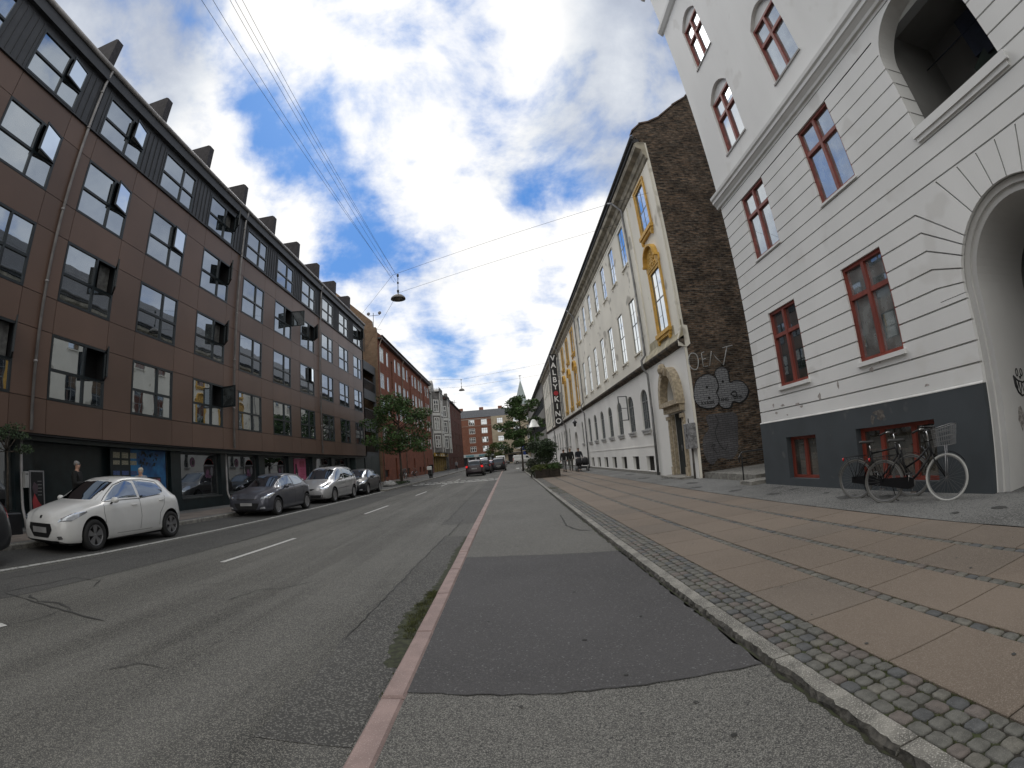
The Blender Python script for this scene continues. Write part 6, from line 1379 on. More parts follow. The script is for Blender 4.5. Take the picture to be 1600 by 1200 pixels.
def wheel(parent, x, y, r, w, side, rimmat, spokes=5, style=0):
    e = empty('wheel', (x, y, r)); e.parent = parent
    b = MB(); rr = r * .66; s = side
    b.lathe([(rr, -w * .5 * s), (r * .93, -w * .5 * s), (r, -w * .36 * s), (r, w * .30 * s), (r * .95, w * .47 * s), (r * .80, w * .5 * s), (rr, w * .44 * s), (rr, -w * .5 * s)], (0, 0, 0), 32, axis='x'); b.build('tyre', M_rubber, e)
    b = MB(); b.lathe([(rr * 1.0, w * .46 * s), (rr * .93, w * .47 * s), (rr * .90, w * .25 * s), (rr * .2, w * .12 * s), (0, w * .12 * s)], (0, 0, 0), 32, 1, axis='x')
    b.lathe([(rr * 1.0, w * .46 * s), (rr * .93, w * .475 * s), (rr * .90, w * .40 * s)], (0, 0, 0), 32, 0, axis='x')
    b.lathe([(0, w * .40 * s), (rr * .16, w * .40 * s), (rr * .2, w * .2 * s)], (0, 0, 0), 12, 0, axis='x')
    for i in range(spokes):
        for dd in ((-.14, .14) if style == 0 else (0,)):
            a = 2 * math.pi * i / spokes + .3; a0 = a + dd * 1.1; wv = .035 if style == 0 else .075; c, q = math.cos(a), math.sin(a); c0, q0 = math.cos(a0), math.sin(a0); t_ = Vector((0, -q0, c0)) * wv
            p0 = Vector((w * .40 * s, c * rr * .12, q * rr * .12)); p1 = Vector((w * .43 * s, c0 * rr * .95, q0 * rr * .95)); dx = Vector((-w * .14 * s, 0, 0))
            t2 = Vector((0, -q, c)) * wv * .7
            b.add([p0 - t2, p0 + t2, p1 + t_, p1 - t_, p0 - t2 + dx, p0 + t2 + dx, p1 + t_ + dx, p1 - t_ + dx], [(0, 1, 2, 3), (0, 3, 7, 4), (1, 5, 6, 2), (3, 2, 6, 7)], 0)
    b.build('rim', [rimmat, M_cardark], e); return e
def car(name, loc, rz, S, mat, label, cat='car', group=None, rim=None, detail=True, spokes=5, style=0):
    t = empty(name, loc, rz, label, cat, group); me = build_body(S, mat); bo = link('body', me, t)
    for p in me.polygons: p.use_smooth = True
    bm = bmesh.new(); bm.from_mesh(me)
    for e in bm.edges:
        if e.is_manifold and e.calc_face_angle(0) > .7: e.smooth = False
    bm.to_mesh(me); bvh = BVHTree.FromBMesh(bm); bm.free()
    F = (0, 1, 0); Rr = (0, -1, 0)
    # along +Y the s axis is -x; along -Y it is +x; along -X (seen from +x side) s = -y ; along +X s = +y
    lay(bvh, 'windscreen', t, [(-x, z) for x, z in S['ws']] , F, M_carglass)
    lay(bvh, 'rear_window', t, S['rg'], Rr, M_carglass)
    for side in (1, -1):
        for poly in S['sw']: lay(bvh, 'side_window', t, [(-side * y, z) for y, z in poly], (-side, 0, 0), M_carglass, off=.003)
        d = Vector((-side, 1.0 * S.get('hd', 1), 0)).normalized()
        lay(bvh, 'headlight', t, [(sx * -side * 1.0, z) for sx, z in S['hl']], d, M_lampglass, .006)
        d = Vector((-side, -S.get('td', 1), 0)).normalized()
        lay(bvh, 'tail_light', t, [(sx * side, z) for sx, z in S['tl']], d, S.get('tlm', M_tail), .006, origin=(0, S['L'], 0))
        for wy in S['wheels']: wheel(t, side * (S['W'] - .115), wy, S['wr_'], .20, side, rim or M_alloy, spokes, style)
        b = MB(); mx, my, mz = S['mirror']; b.lathe([(0, -.05), (.05, -.045), (.078, .0), (.07, .05), (0, .065)], (0, 0, 0), 12, axis='y')
        b.v = [(v[0] * 1.35 + side * (mx + .10), v[1] + my, v[2] * .85 + mz) for v in b.v]; b.tube([(side * (mx - .06), my + .02, mz - .08), (side * (mx + .06), my, mz - .03)], .022, 6, 1); b.build('mirror', [mat, M_cardark], t)
        for hy, hz in S['handles']:
            h = bvh.ray_cast(Vector((side * 5, hy, hz)), Vector((-side, 0, 0)))
            if h[0]: b = MB(); b.tube([(h[0].x - side * .0, hy - .08, hz), (h[0].x + side * .028, hy - .06, hz), (h[0].x + side * .028, hy + .06, hz), (h[0].x, hy + .08, hz)], .013, 6); b.build('door_handle', mat, t)
    if detail:
        for side in (1, -1):
            b = MB()
            for ln in S['seams']: seam(bvh, b, ln, side)
            b.build('door_seam', M_cardark, t)
            if S.get('mould'): b = MB(); seam(bvh, b, S['mould'], side, .012); b.build('side_moulding', M_cardark, t)
        for side in (1, -1):
            b = MB(); 
            for ln in S.get('trims', []): seam(bvh, b, ln, side, .009)
            if b.v: b.build('window_trim', S.get('trimmat', M_cardark), t)
    for nm, poly, m_, off in S['front']: lay(bvh, nm, t, [(-x, z) for x, z in poly], F, m_, off)
    for nm, poly, m_, off in S['rear']: lay(bvh, nm, t, poly, Rr, m_, off)
    for ly in S['wheels']: pass
    b = MB(); b.box(-S['W'] + .25, S['W'] - .25, .25, S['L'] - .3, .15, .28); b.build('underside', M_cardark, t)
    return t
def rect(x0, x1, z0, z1): return [(x0, z0), (x1, z0), (x1, z1), (x0, z1)]
HATCH = dict(L=3.97, W=.87, wr_=.315, arch=.375, wheels=(.81, 3.35),
    top=[(0, .56), (.03, .69), (.10, .765), (.3, .845), (.6, .92), (.95, .98), (1.04, 1.02), (1.75, 1.385), (2.0, 1.445), (2.35, 1.465), (3.0, 1.435), (3.38, 1.38), (3.78, 1.02), (3.92, .90), (3.97, .62)],
    belt=[(0, .50), (.1, .69), (.3, .765), (.6, .83), (1.0, .90), (1.6, .93), (3.2, 1.0), (3.7, .99), (3.97, .6)],
    bot=[(0, .25), (.1, .19), (.5, .17), (3.3, .2), (3.8, .25), (3.97, .36)],
    w=[(0, .52), (.03, .62), (.12, .74), (.35, .835), (.8, .868), (1.6, .862), (2.6, .865), (3.35, .868), (3.7, .80), (3.9, .70), (3.97, .58)],
    wr=[(0, .34), (.4, .52), (.95, .63), (1.75, .56), (2.3, .575), (3.0, .56), (3.4, .53), (3.8, .56), (3.97, .40)],
    ws=[(-.60, 1.0), (.60, 1.0), (.585, 1.06), (.50, 1.37), (.3, 1.40), (-.3, 1.40), (-.50, 1.37), (-.585, 1.06)], rg=[(-.50, 1.06), (.50, 1.06), (.44, 1.34), (-.44, 1.34)],
    sw=[[(1.20, .97), (2.22, 1.0), (2.20, 1.37), (2.0, 1.372), (1.68, 1.27)], [(2.30, 1.0), (3.12, 1.06), (3.20, 1.13), (3.05, 1.32), (2.28, 1.375)]],
    seams=[[(1.12, .90), (1.10, .75), (1.16, .32)], [(2.26, 1.0), (2.27, .6), (2.20, .28)], [(1.16, .30), (2.9, .30)], [(3.18, 1.02), (3.10, .80), (2.93, .62), (2.88, .30)]],
    trims=[[(1.12, .955), (1.7, .975), (2.3, .99), (3.2, 1.06)], [(1.15, .97), (1.66, 1.29), (2.0, 1.385), (2.6, 1.395), (3.08, 1.34), (3.23, 1.12)]],
    mirror=(.86, 1.32, .99), handles=[(2.05, .86), (3.02, .92)],
    hl=[(.42, .60), (.68, .61), (1.04, .775), (1.02, .805), (.74, .775), (.46, .665)], tl=[(.44, .72), (.58, .72), (.60, .98), (.50, 1.0)],
    front=[('grille', [(-.26, .30), (.26, .30), (.40, .46), (.36, .57), (-.36, .57), (-.40, .46)], M_cardark, .008), ('number_plate', rect(-.24, .24, .39, .50), M_plate, .03), ('lower_grille', [(-.50, .195), (.50, .195), (.56, .25), (-.56, .25)], M_cardark, .008),
           ('fog_lamp', [(-.66, .29), (-.56, .28), (-.55, .345), (-.64, .35)], M_chrome, .008), ('fog_lamp', [(.56, .28), (.66, .29), (.64, .35), (.55, .345)], M_chrome, .008)],
    rear=[('number_plate', rect(-.26, .26, .55, .66), M_plate, .008), ('bumper_trim', rect(-.6, .6, .3, .42), M_cardark, .006)])
import copy as _cp
HATCH['front'].append(('emblem', [(-.03, .665), (.03, .665), (.035, .72), (-.035, .72)], M_cardark, .008))
car('parked_car', (-9.02, 6.36, 0), 0, HATCH, paint('pearl_white_paint', (.60, .60, .585)), 'white small hatchback with dark alloy wheels parked in front of the blue kiosk wall', group='cars parked along the left kerb', rim=M_alloyd, spokes=5)
H2 = _cp.deepcopy({k: v for k, v in HATCH.items() if k not in ('front', 'rear')}); H2['L'] = 4.03; H2['rear'] = HATCH['rear']
H2['front'] = [('grille', [(-.34, .22), (.34, .22), (.46, .36), (.50, .47), (-.50, .47), (-.46, .36)], M_cardark, .008), ('upper_grille', [(-.38, .585), (.38, .585), (.44, .61), (-.44, .61)], M_cardark, .008), ('number_plate', rect(-.24, .24, .38, .48), M_plate, .03), ('fog_lamp', [(-.72, .29), (-.54, .27), (-.56, .33), (-.70, .35)], M_lampglass, .008), ('fog_lamp', [(.54, .27), (.72, .29), (.70, .35), (.56, .33)], M_lampglass, .008)]
H2['w'] = [(0, .60), (.03, .69), (.12, .78), (.35, .845), (.8, .868), (2.6, .865), (3.35, .868), (3.7, .82), (3.95, .72), (4.03, .6)]; H2['top'] = [(0, .54), (.03, .66), (.12, .75), (.4, .845), (.98, .95), (1.08, .99), (1.85, 1.37), (2.1, 1.43), (2.4, 1.45), (3.0, 1.42), (3.4, 1.37), (3.82, 1.0), (3.96, .9), (4.03, .62)]
car('parked_car', (-8.98, 14.75, 0), 0, H2, paint('grey_blue_paint', (.085, .088, .105), .5), 'grey blue hatchback parked behind the white hatchback', group='cars parked along the left kerb', spokes=6, style=1)
MPV = dict(HATCH); MPV.update(L=4.78, W=.93, wr_=.335, arch=.40, wheels=(.92, 3.78),
    top=[(0, .55), (.03, .68), (.15, .80), (.6, .93), (1.0, 1.04), (1.1, 1.09), (1.95, 1.54), (2.3, 1.63), (2.8, 1.66), (3.8, 1.63), (4.3, 1.57), (4.6, 1.15), (4.74, 1.0), (4.78, .7)],
    belt=[(0, .52), (.1, .70), (.6, .85), (1.1, .97), (3.6, 1.06), (4.4, 1.08), (4.78, .65)], bot=[(0, .27), (.1, .2), (4.2, .2), (4.6, .27), (4.78, .38)],
    w=[(0, .58), (.03, .70), (.12, .80), (.4, .90), (.9, .93), (3.9, .93), (4.4, .87), (4.7, .78), (4.78, .65)], wr=[(0, .4), (.5, .6), (1.1, .70), (1.95, .62), (3.0, .64), (4.3, .60), (4.6, .62), (4.78, .45)],
    ws=[(-.68, 1.09), (.68, 1.09), (.64, 1.2), (.55, 1.52), (.3, 1.56), (-.3, 1.56), (-.55, 1.52), (-.64, 1.2)], rg=[(-.55, 1.16), (.55, 1.16), (.48, 1.5), (-.48, 1.5)],
    sw=[[(1.28, 1.03), (2.45, 1.06), (2.43, 1.53), (2.25, 1.53), (1.85, 1.40)], [(2.52, 1.06), (3.45, 1.09), (3.40, 1.54), (2.51, 1.54)], [(3.52, 1.09), (4.25, 1.13), (4.15, 1.46), (3.48, 1.53)]],
    seams=[[(1.25, .98), (1.22, .5), (1.3, .3)], [(2.48, 1.06), (2.48, .3)], [(3.52, 1.06), (3.45, .8), (3.3, .5), (3.3, .3)], [(1.3, .3), (3.3, .3)]], mould=[(1.35, .62), (3.3, .66)], trims=[[(1.25, 1.01), (2.5, 1.045), (4.3, 1.11)]],
    mirror=(.92, 1.5, 1.08), handles=[(2.3, .93), (3.3, .97)], hl=[(.42, .64), (.72, .64), (.93, .86), (.90, .93), (.66, .88), (.44, .74)], tl=[(.50, .8), (.66, .8), (.66, 1.25), (.56, 1.3)],
    front=[('grille', [(-.12, .60), (.12, .60), (.30, .68), (-.30, .68)], M_cardark, .008), ('number_plate', rect(-.26, .26, .44, .55), M_plate, .02), ('lower_grille', [(-.62, .26), (.62, .26), (.66, .40), (-.66, .40)], M_cardark, .008)])
car('parked_car', (-9.02, 20.35, 0), 0, MPV, paint('silver_paint', (.36, .36, .365), .35), 'silver people carrier parked between the grey blue hatchback and a small black car', group='cars parked along the left kerb', spokes=7, style=1)
car('parked_car', (-8.92, 25.75, 0), 0, dict(HATCH, front=H2['front']), paint('black_paint', (.014, .015, .018), .1), 'small black car parked last in the row, behind the silver people carrier', group='cars parked along the left kerb', spokes=7, style=1)
car('parked_car', (-9.0, 1.0, 0), 0, dict(MPV, L=4.2, tl=[(.50, .78), (.66, .78), (.68, 1.02), (.56, 1.06)], wheels=(.85, 3.42), top=[(0, .55), (.03, .68), (.15, .78), (.6, .9), (1.0, 1.0), (1.1, 1.04), (1.9, 1.42), (2.2, 1.5), (2.8, 1.53), (3.6, 1.46), (3.85, 1.3), (4.05, 1.05), (4.17, .95), (4.2, .65)],
    belt=[(0, .52), (.1, .70), (.6, .85), (1.1, .95), (3.6, 1.02), (4.0, 1.0), (4.2, .65)], bot=[(0, .27), (.1, .2), (3.8, .22), (4.1, .27), (4.2, .38)], w=[(0, .58), (.03, .70), (.12, .80), (.4, .88), (.9, .90), (3.5, .90), (3.9, .86), (4.12, .78), (4.2, .66)], wr=[(0, .4), (.5, .6), (1.1, .70), (1.9, .6), (3.0, .61), (3.6, .58), (4.1, .62), (4.2, .45)],
    ws=[(-.66, 1.05), (.66, 1.05), (.55, 1.40), (-.55, 1.40)], rg=[(-.55, 1.08), (.55, 1.08), (.48, 1.40), (-.48, 1.40)], sw=[[(1.28, 1.0), (2.3, 1.03), (2.28, 1.42), (1.85, 1.34)], [(2.4, 1.03), (3.4, 1.07), (3.3, 1.37), (2.38, 1.42)]], seams=[[(2.35, 1.03), (2.35, .3)], [(3.3, 1.0), (3.05, .6), (3.0, .3)]], handles=[(2.1, .92), (3.1, .96)]),
    paint('graphite_paint', (.028, .030, .034), .3), 'dark graphite car with red tail lamp parked ahead of the white hatchback', group='cars parked along the left kerb', spokes=7, style=1)
# traffic further up, seen from behind or across
def turned(x, y, S): return (x, y + S['L'], 0)
SUV = dict(MPV, L=4.4, top=[(0, .6), (.03, .75), (.15, .9), (.6, 1.0), (1.1, 1.1), (1.9, 1.55), (2.3, 1.62), (3.6, 1.6), (4.0, 1.5), (4.2, 1.15), (4.37, 1.0), (4.4, .7)], belt=[(0, .52), (.1, .75), (.6, .9), (1.1, 1.0), (4.0, 1.08), (4.4, .7)], bot=[(0, .3), (4.1, .27), (4.4, .4)], w=[(0, .6), (.12, .82), (.5, .90), (3.8, .90), (4.2, .86), (4.4, .76)], wr=[(0, .4), (.5, .6), (1.1, .68), (1.9, .62), (3.9, .60), (4.2, .66), (4.4, .5)], wheels=(.85, 3.45), rg=[(-.56, 1.1), (.56, 1.1), (.5, 1.5), (-.5, 1.5)], sw=[[(1.3, 1.06), (2.3, 1.08), (2.3, 1.5), (1.85, 1.4)], [(2.4, 1.08), (3.7, 1.1), (3.5, 1.48), (2.4, 1.5)]], tl=[(.50, .85), (.80, .85), (.80, 1.02), (.52, 1.02)], td=.6, seams=[], handles=[])
car('moving_car', (-3.45, 51.6, 0), R(180), dict(SUV, front=[], rear=[('number_plate', rect(-.26, .26, .70, .82), M_plate, .008)]), paint('dark_plum_paint', (.020, .012, .016), .2), 'dark car with lit red tail lamps driving away on the left lane', 'car', detail=False) if False else None
def far_car(x, y, S, pnt, label, away=True, rz=None):
    r_ = 0 if away else R(180)
    yy = y
    o = car('distant_car', (x, y, 0), rz if rz is not None else (0 if not away else R(180)), S, pnt, label, 'car', detail=False)
    return o
# a car facing +Y has its nose at local y=0 turned round: place its nose at y + L
M_lit = pm('lit_tail_lamp', (.6, .01, .01), .3, .05); _b = M_lit.node_tree.nodes['Principled BSDF']; _b.inputs['Emission Color'].default_value = (1, .03, .03, 1); _b.inputs['Emission Strength'].default_value = .55
far_car(-3.45, 47.3 + 4.4, dict(SUV, tlm=M_lit, tl=[(.42, .86), (.86, .86), (.86, 1.06), (.46, 1.06)], front=[], rear=[('number_plate', rect(-.26, .26, .70, .82), M_plate, .008)]), paint('plum_black_paint', (.022, .012, .016), .2), 'dark car with bright lit red tail lamps driving away up the street')
far_car(-2.95, 53.5 + 4.4, dict(SUV, front=[], rear=[]), paint('dark_blue_paint', (.015, .017, .022), .2), 'dark car half hidden just ahead of the car with red tail lamps')
far_car(-1.28, 58.8 + 4.78, dict(MPV, front=[], seams=[], handles=[], tl=[(.55, .9), (.62, .9), (.62, 1.1), (.56, 1.12)], rear=[('number_plate', rect(-.3, .3, .62, .74), M_plate, .008)]), paint('charcoal_paint', (.022, .022, .024), .2), 'charcoal people carrier ahead, driving beside the cycle track kerb')
far_car(-2.75, 78 + 3.97, dict(HATCH, front=[], seams=[], handles=[]), paint('bright_red_paint', (.30, .02, .02)), 'small bright red car waiting at the far junction')
far_car(.3, 118 + 3.97, dict(HATCH, front=[], seams=[], handles=[]), paint('black_paint2', (.02, .02, .02)), 'tiny dark car parked across the far junction', rz=R(90))
VAN = dict(MPV, L=5.2, W=.98, top=[(0, .7), (.05, .95), (.3, 1.15), (.8, 1.3), (1.5, 1.95), (1.9, 2.1), (4.9, 2.1), (5.15, 1.95), (5.2, .8)], belt=[(0, .6), (.3, 1.0), (.9, 1.2), (5.0, 1.25), (5.2, .7)], bot=[(0, .3), (5.2, .35)], w=[(0, .7), (.1, .88), (.4, .98), (5.0, .98), (5.2, .94)], wr=[(0, .5), (.8, .78), (1.6, .82), (5.0, .84), (5.2, .8)], wheels=(.95, 4.2), ws=[(-.78, 1.28), (.78, 1.28), (.72, 1.9), (-.72, 1.9)], rg=[(-.7, 1.3), (.7, 1.3), (.66, 1.85), (-.66, 1.85)], sw=[[(1.35, 1.28), (2.1, 1.3), (2.1, 1.8), (1.7, 1.78)]], seams=[], handles=[], mirror=(.96, 1.3, 1.35), front=[('grille', rect(-.4, .4, .55, .75), M_cardark, .008)], rear=[], hl=[(.5, .8), (.8, .8), (.9, 1.05), (.6, 1.0)], tl=[(.66, .7), (.78, .7), (.78, 1.5), (.66, 1.5)])
far_car(-1.45, 88 + 5.2, VAN, paint('van_white', (.56, .56, .54)), 'white box van ahead of the charcoal people carrier')
far_car(6.2, 112, dict(VAN), paint('van_white', (.56, .56, .54)), 'white van standing sideways beyond the junction', rz=R(90))
far_car(-5.4, 103, dict(VAN), paint('van_pale', (.50, .52, .53)), 'pale van facing the camera before the end building', rz=0)
# ================================================================== BICYCLES
def bicycle(name, label, basket=True, tyre=None, group=None, frame_mat=None, mens=False):
    """rear hub at local origin x, front at +x; z from the ground"""
    t = empty(name, (0, 0, 0), 0, label, 'bicycle', group); fm = frame_mat or pm('bike_black', (.006, .006, .007), .45, .1, spec=.25); r = .335; WB = 1.08
    for i, x in enumerate((0, WB)):
        w = empty('wheel', (x, 0, r)); w.parent = t
        b = MB(); b.tube([(r * math.cos(2 * math.pi * k / 36), 0, r * math.sin(2 * math.pi * k / 36)) for k in range(36)], .019, 8, closed=True); b.build('tyre', tyre[i] if tyre else M_rubber, w)
        b = MB(); b.tube([((r - .026) * math.cos(2 * math.pi * k / 36), 0, (r - .026) * math.sin(2 * math.pi * k / 36)) for k in range(36)], .011, 6, closed=True); b.build('rim', pm('bike_rim', (.20, .20, .20), .35, .1, metal=.7), w)
        b = MB()
        for k in range(28): a = 2 * math.pi * k / 28; a2 = a + (.35 if k % 2 else -.35); b.tube([(.022 * math.cos(a2), (.02 if k % 2 else -.02), .022 * math.sin(a2)), ((r - .03) * math.cos(a), 0, (r - .03) * math.sin(a))], .0016, 3, cap=False)
        b.tube([(0, -.05, 0), (0, .05, 0)], .02, 8); b.build('spokes', pm('spoke_steel', (.16, .16, .16), .4, .1, metal=.5), w)
        b = MB(); a0, a1 = ((.15, 3.0) if i == 0 else (.6, 2.9)); n = 16; rr_ = r + .04
        for k in range(n):
            p = [a0 + (a1 - a0) * q / n for q in (k, k + 1)]
            b.add([(x + rr_ * math.cos(p[0]), -.026, r + rr_ * math.sin(p[0])), (x + rr_ * math.cos(p[0]), .026, r + rr_ * math.sin(p[0])), (x + rr_ * math.cos(p[1]), .026, r + rr_ * math.sin(p[1])), (x + rr_ * math.cos(p[1]), -.026, r + rr_ * math.sin(p[1])),
                   (x + (rr_ + .008) * math.cos(p[0]), 0, r + (rr_ + .008) * math.sin(p[0])), (x + (rr_ + .008) * math.cos(p[1]), 0, r + (rr_ + .008) * math.sin(p[1]))], [(0, 3, 5, 4), (4, 5, 2, 1)])
        b.build('mudguard', (M_chrome if mens else fm), t, recalc=False)
    bb = (.44, 0, .29); st_ = (.33, 0, .80); hd0 = (.86, 0, .66); hd1 = (.82, 0, .88)
    b = MB(); b.tube([bb, (.36, 0, .62), st_], .017, 8); b.tube([hd0, hd1], .022, 8)
    if mens: b.tube([(.335, 0, .76), (.83, 0, .82)], .016, 8)
    else: b.tube([(.385, 0, .52), (.62, 0, .64), (.83, 0, .82)], .016, 8)
    b.tube([bb, (.60, 0, .42), (.85, 0, .70)], .018, 8)
    for s in (-.05, .05): b.tube([(0, s, r), (.22, s * .6, .31), bb], .009, 6); b.tube([(0, s, r), (.34, s * .4, .76)], .008, 6); b.tube([(WB, s, r), (.93, s, .55), (.87, s * .6, .69)], .012, 6)
    b.tube([(.87, -.04, .69), (.87, .04, .69)], .014, 6); b.build('frame', fm, t)
    b = MB(); b.tube([st_, (.30, 0, .93)], .013, 8); b.build('seat_post', M_chrome, t)
    b = MB(); pr = [(-.14, .085, .0), (-.10, .095, .01), (0, .06, .0), (.10, .022, .0), (.14, .012, -.01)]
    vs = []; fs = []
    for k, (x, w_, dz) in enumerate(pr): vs += [(.27 + x, -w_, .94 + dz), (.27 + x, -w_ * .6, .985 + dz), (.27 + x, w_ * .6, .985 + dz), (.27 + x, w_, .94 + dz)]
    for k in range(len(pr) - 1): o = k * 4; fs += [(o, o + 4, o + 5, o + 1), (o + 1, o + 5, o + 6, o + 2), (o + 2, o + 6, o + 7, o + 3), (o + 3, o + 7, o + 4, o)]
    fs += [(0, 1, 2, 3), (19, 18, 17, 16)]; b.add(vs, fs, 0, True); b.build('saddle', pm('saddle_black', (.015, .014, .013), .6, .2), t)
    b = MB(); b.tube([hd1, (.80, 0, 1.0), (.80, 0, 1.04)], .014, 8); b.tube([(.70, -.28, 1.05), (.78, -.24, 1.08), (.84, -.10, 1.06), (.81, 0, 1.04), (.84, .10, 1.06), (.78, .24, 1.08), (.70, .28, 1.05)], .011, 8); b.build('handlebar', M_chrome, t)
    for s in (-1, 1): b = MB(); b.tube([(.76, s * .255, 1.075), (.65, s * .295, 1.035)], .017, 8); b.build('grip', M_rubber, t)
    b = MB(); b.lathe([(.02, -.012), (.095, -.012), (.10, 0), (.095, .012), (.02, .012)], (bb[0], .045, bb[2]), 20, axis='y'); b.build('chainring', pm('chainguard', (.06, .06, .06), .4, .2), t)
    b = MB(); b.prism([(-.06, .28), (.44, .20), (.54, .24), (.54, .36), (.44, .39), (-.06, .385)], -.058, -.040, 'y'); b.build('chain_case', fm, t)
    for s, dz in ((-.075, .155), (.075, -.155)): b = MB(); b.tube([(bb[0], s * .6, bb[2]), (bb[0] + .04, s, bb[2] + dz)], .008, 6); b.box(bb[0] - .01, bb[0] + .09, min(s, s * 2.2), max(s, s * 2.2), bb[2] + dz - .012, bb[2] + dz + .012); b.build('pedal', M_chrome, t)
    b = MB(); b.tube([(-.2, -.06, .74), (.22, -.06, .74)], .007, 5); b.tube([(-.2, .06, .74), (.22, .06, .74)], .007, 5); b.tube([(-.2, -.06, .74), (-.2, .06, .74)], .007, 5); b.tube([(.22, -.06, .74), (.22, .06, .74)], .007, 5); b.tube([(0, -.06, .74), (0, .06, .74)], .005, 5)
    for s in (-.06, .06): b.tube([(-.16, s, .74), (0, s, r)], .006, 5); b.tube([(.1, s, .74), (0, s, r)], .006, 5)
    b.build('rear_rack', fm, t); b = MB(); b.lathe([(0, 0), (.03, .0), (.03, -.02), (0, -.02)], (-.24, 0, .70), 8, axis='x'); b.build('rear_lamp', M_tail, t)
    b = MB(); b.tube([(.10, .06, .31), (.16, .14, .02)], .008, 6); b.tube([(.16, .14, .02), (.20, .15, .015)], .008, 6); b.build('kickstand', fm, t)
    if basket:
        b = MB(); x0, x1, y0, y1, z0, z1 = .93, 1.25, -.19, .19, .80, 1.05; g = .03
        def P(u, v, w): return (x0 + (x1 - x0) * u - g * (1 - w) * (u - .5) * 2, (y0 + (y1 - y0) * v) * (1 - .12 * (1 - w)), z0 + (z1 - z0) * w + .05 * u * w)
        for w in (0, .25, .5, .75, 1): b.tube([P(0, 0, w), P(1, 0, w), P(1, 1, w), P(0, 1, w)], .0035 if w < 1 else .006, 4, closed=True)
        for k in range(9):
            q = k / 8
            for (a, c) in ((( q, 0), 0), ((q, 1), 0)): b.tube([P(a[0], a[1], 0), P(a[0], a[1], 1)], .0028, 4, cap=False)
            for u in (0, 1): b.tube([P(u, q, 0), P(u, q, 1)], .0028, 4, cap=False)
            b.tube([P(0, q, 0), P(1, q, 0)], .0028, 4, cap=False); b.tube([P(q, 0, 0), P(q, 1, 0)], .0028, 4, cap=False)
        b.build('basket', pm('basket_wire', (.25, .25, .25), .4, .1, metal=.6), t)
        b = MB()
        for s in (-.055, .055): b.tube([(WB, s, r), (1.10, s, .80)], .009, 6)
        b.build('basket_stay', M_steel, t)
    return t
M_tyrew = pm('pale_tyre', (.42, .42, .40), .7, .08); M_tyreg = pm('worn_tyre', (.11, .108, .10), .8, .15)
bk = bicycle('bicycle', 'black bicycle with wire front basket and pale front tyre by the dark plinth', True, [M_tyreg, M_tyrew])
bk.location = (5.80, 6.06, .085); bk.rotation_euler = (R(-4), 0, math.atan2(4.98 - 6.06, 6.27 - 5.80))
bk2 = bicycle('bicycle', 'black bicycle with crossbar and steel mudguards, standing behind the basket bicycle by the wall', False, [M_tyreg, M_tyreg], mens=True)
bk2.location = (5.97, 6.98, .085); bk2.rotation_euler = (R(-5), 0, math.atan2(5.93 - 6.98, 6.40 - 5.97))
for i, (x, y, a, lb) in enumerate(((-10.9, 47.2, 80, 'bicycle with front basket leaning at the long red brick wall'), (-11.0, 50.0, 95, 'bicycle leaning at the red brick wall, middle of the wall row'), (-10.9, 53.5, 75, 'bicycle leaning at the red brick wall, last of the wall row towards the yellow shop'), (-11.2, 83.0, 60, 'bicycle parked before the yellow shop'))):
    c = copy_tree(bk2 if i != 0 else bk, (x, y, .106), R(a), None, lb); c['group'] = 'bicycles along the left buildings'
# scooter at the left kerb
sc_ = empty('motor_scooter', (-7.95, 48.0, .1), R(90), 'dark motor scooter with white top box at the kerb, seen from behind', 'scooter')
b = MB(); b.prism([(-.55, .42), (-.5, .72), (-.1, .78), (.2, .5), (.5, .5), (.62, 1.0), (.72, 1.0), (.75, .45), (.6, .28), (-.2, .25)], -.17, .17, 'y'); b.build('body', M_cardark, sc_)
for x in (-.45, .72): b = MB(); b.tube([(x + .22 * math.cos(a * .393), 0, .25 + .22 * math.sin(a * .393)) for a in range(16)], .05, 8, closed=True); b.build('wheel', M_rubber, sc_)
b = MB(); b.cbox(-.75, -.35, -.22, .22, .85, 1.2, .04); b.build('top_box', M_white, sc_); b = MB(); b.tube([(.62, -.32, 1.08), (.66, 0, 1.02), (.62, .32, 1.08)], .02, 6); b.tube([(.66, 0, .6), (.66, 0, 1.02)], .03, 6); b.build('handlebar', M_blackmetal, sc_)
b = MB(); b.prism([(.6, .95), (.68, 1.35), (.7, 1.35), (.66, .95)], -.2, .2, 'y'); b.build('windshield', M_carglass, sc_)
b = MB(); b.cbox(-.4, .15, -.14, .14, .72, .82, .03); b.build('seat', M_rubber, sc_)
# ================================================================== PEOPLE
def skin(name, verts, edges, radii, mat, parent, root=0, sub=2):
    me = bpy.data.meshes.new(name); me.from_pydata([tuple(v) for v in verts], edges, [])
    bm = bmesh.new(); bm.from_mesh(me); ly = bm.verts.layers.skin.verify(); bm.verts.ensure_lookup_table()
    for v, r in zip(bm.verts, radii): v[ly].radius = (r, r) if not isinstance(r, tuple) else r; v[ly].use_root = (v.index == root)
    bm.to_mesh(me); bm.free()
    o = bpy.data.objects.new("tmp_s", me); COL.objects.link(o); s = o.modifiers.new('s', 'SKIN'); s.use_smooth_shade = True
    m = o.modifiers.new('u', 'SUBSURF'); m.levels = sub; dg = bpy.context.evaluated_depsgraph_get(); dg.update()
    res = bpy.data.meshes.new_from_object(o.evaluated_get(dg)); bpy.data.objects.remove(o); res.materials.clear(); res.materials.append(mat)
    for p in res.polygons: p.use_smooth = True
    return link(name, res, parent)
M_skin = pm('skin', (.42, .25, .18), .6, .08)
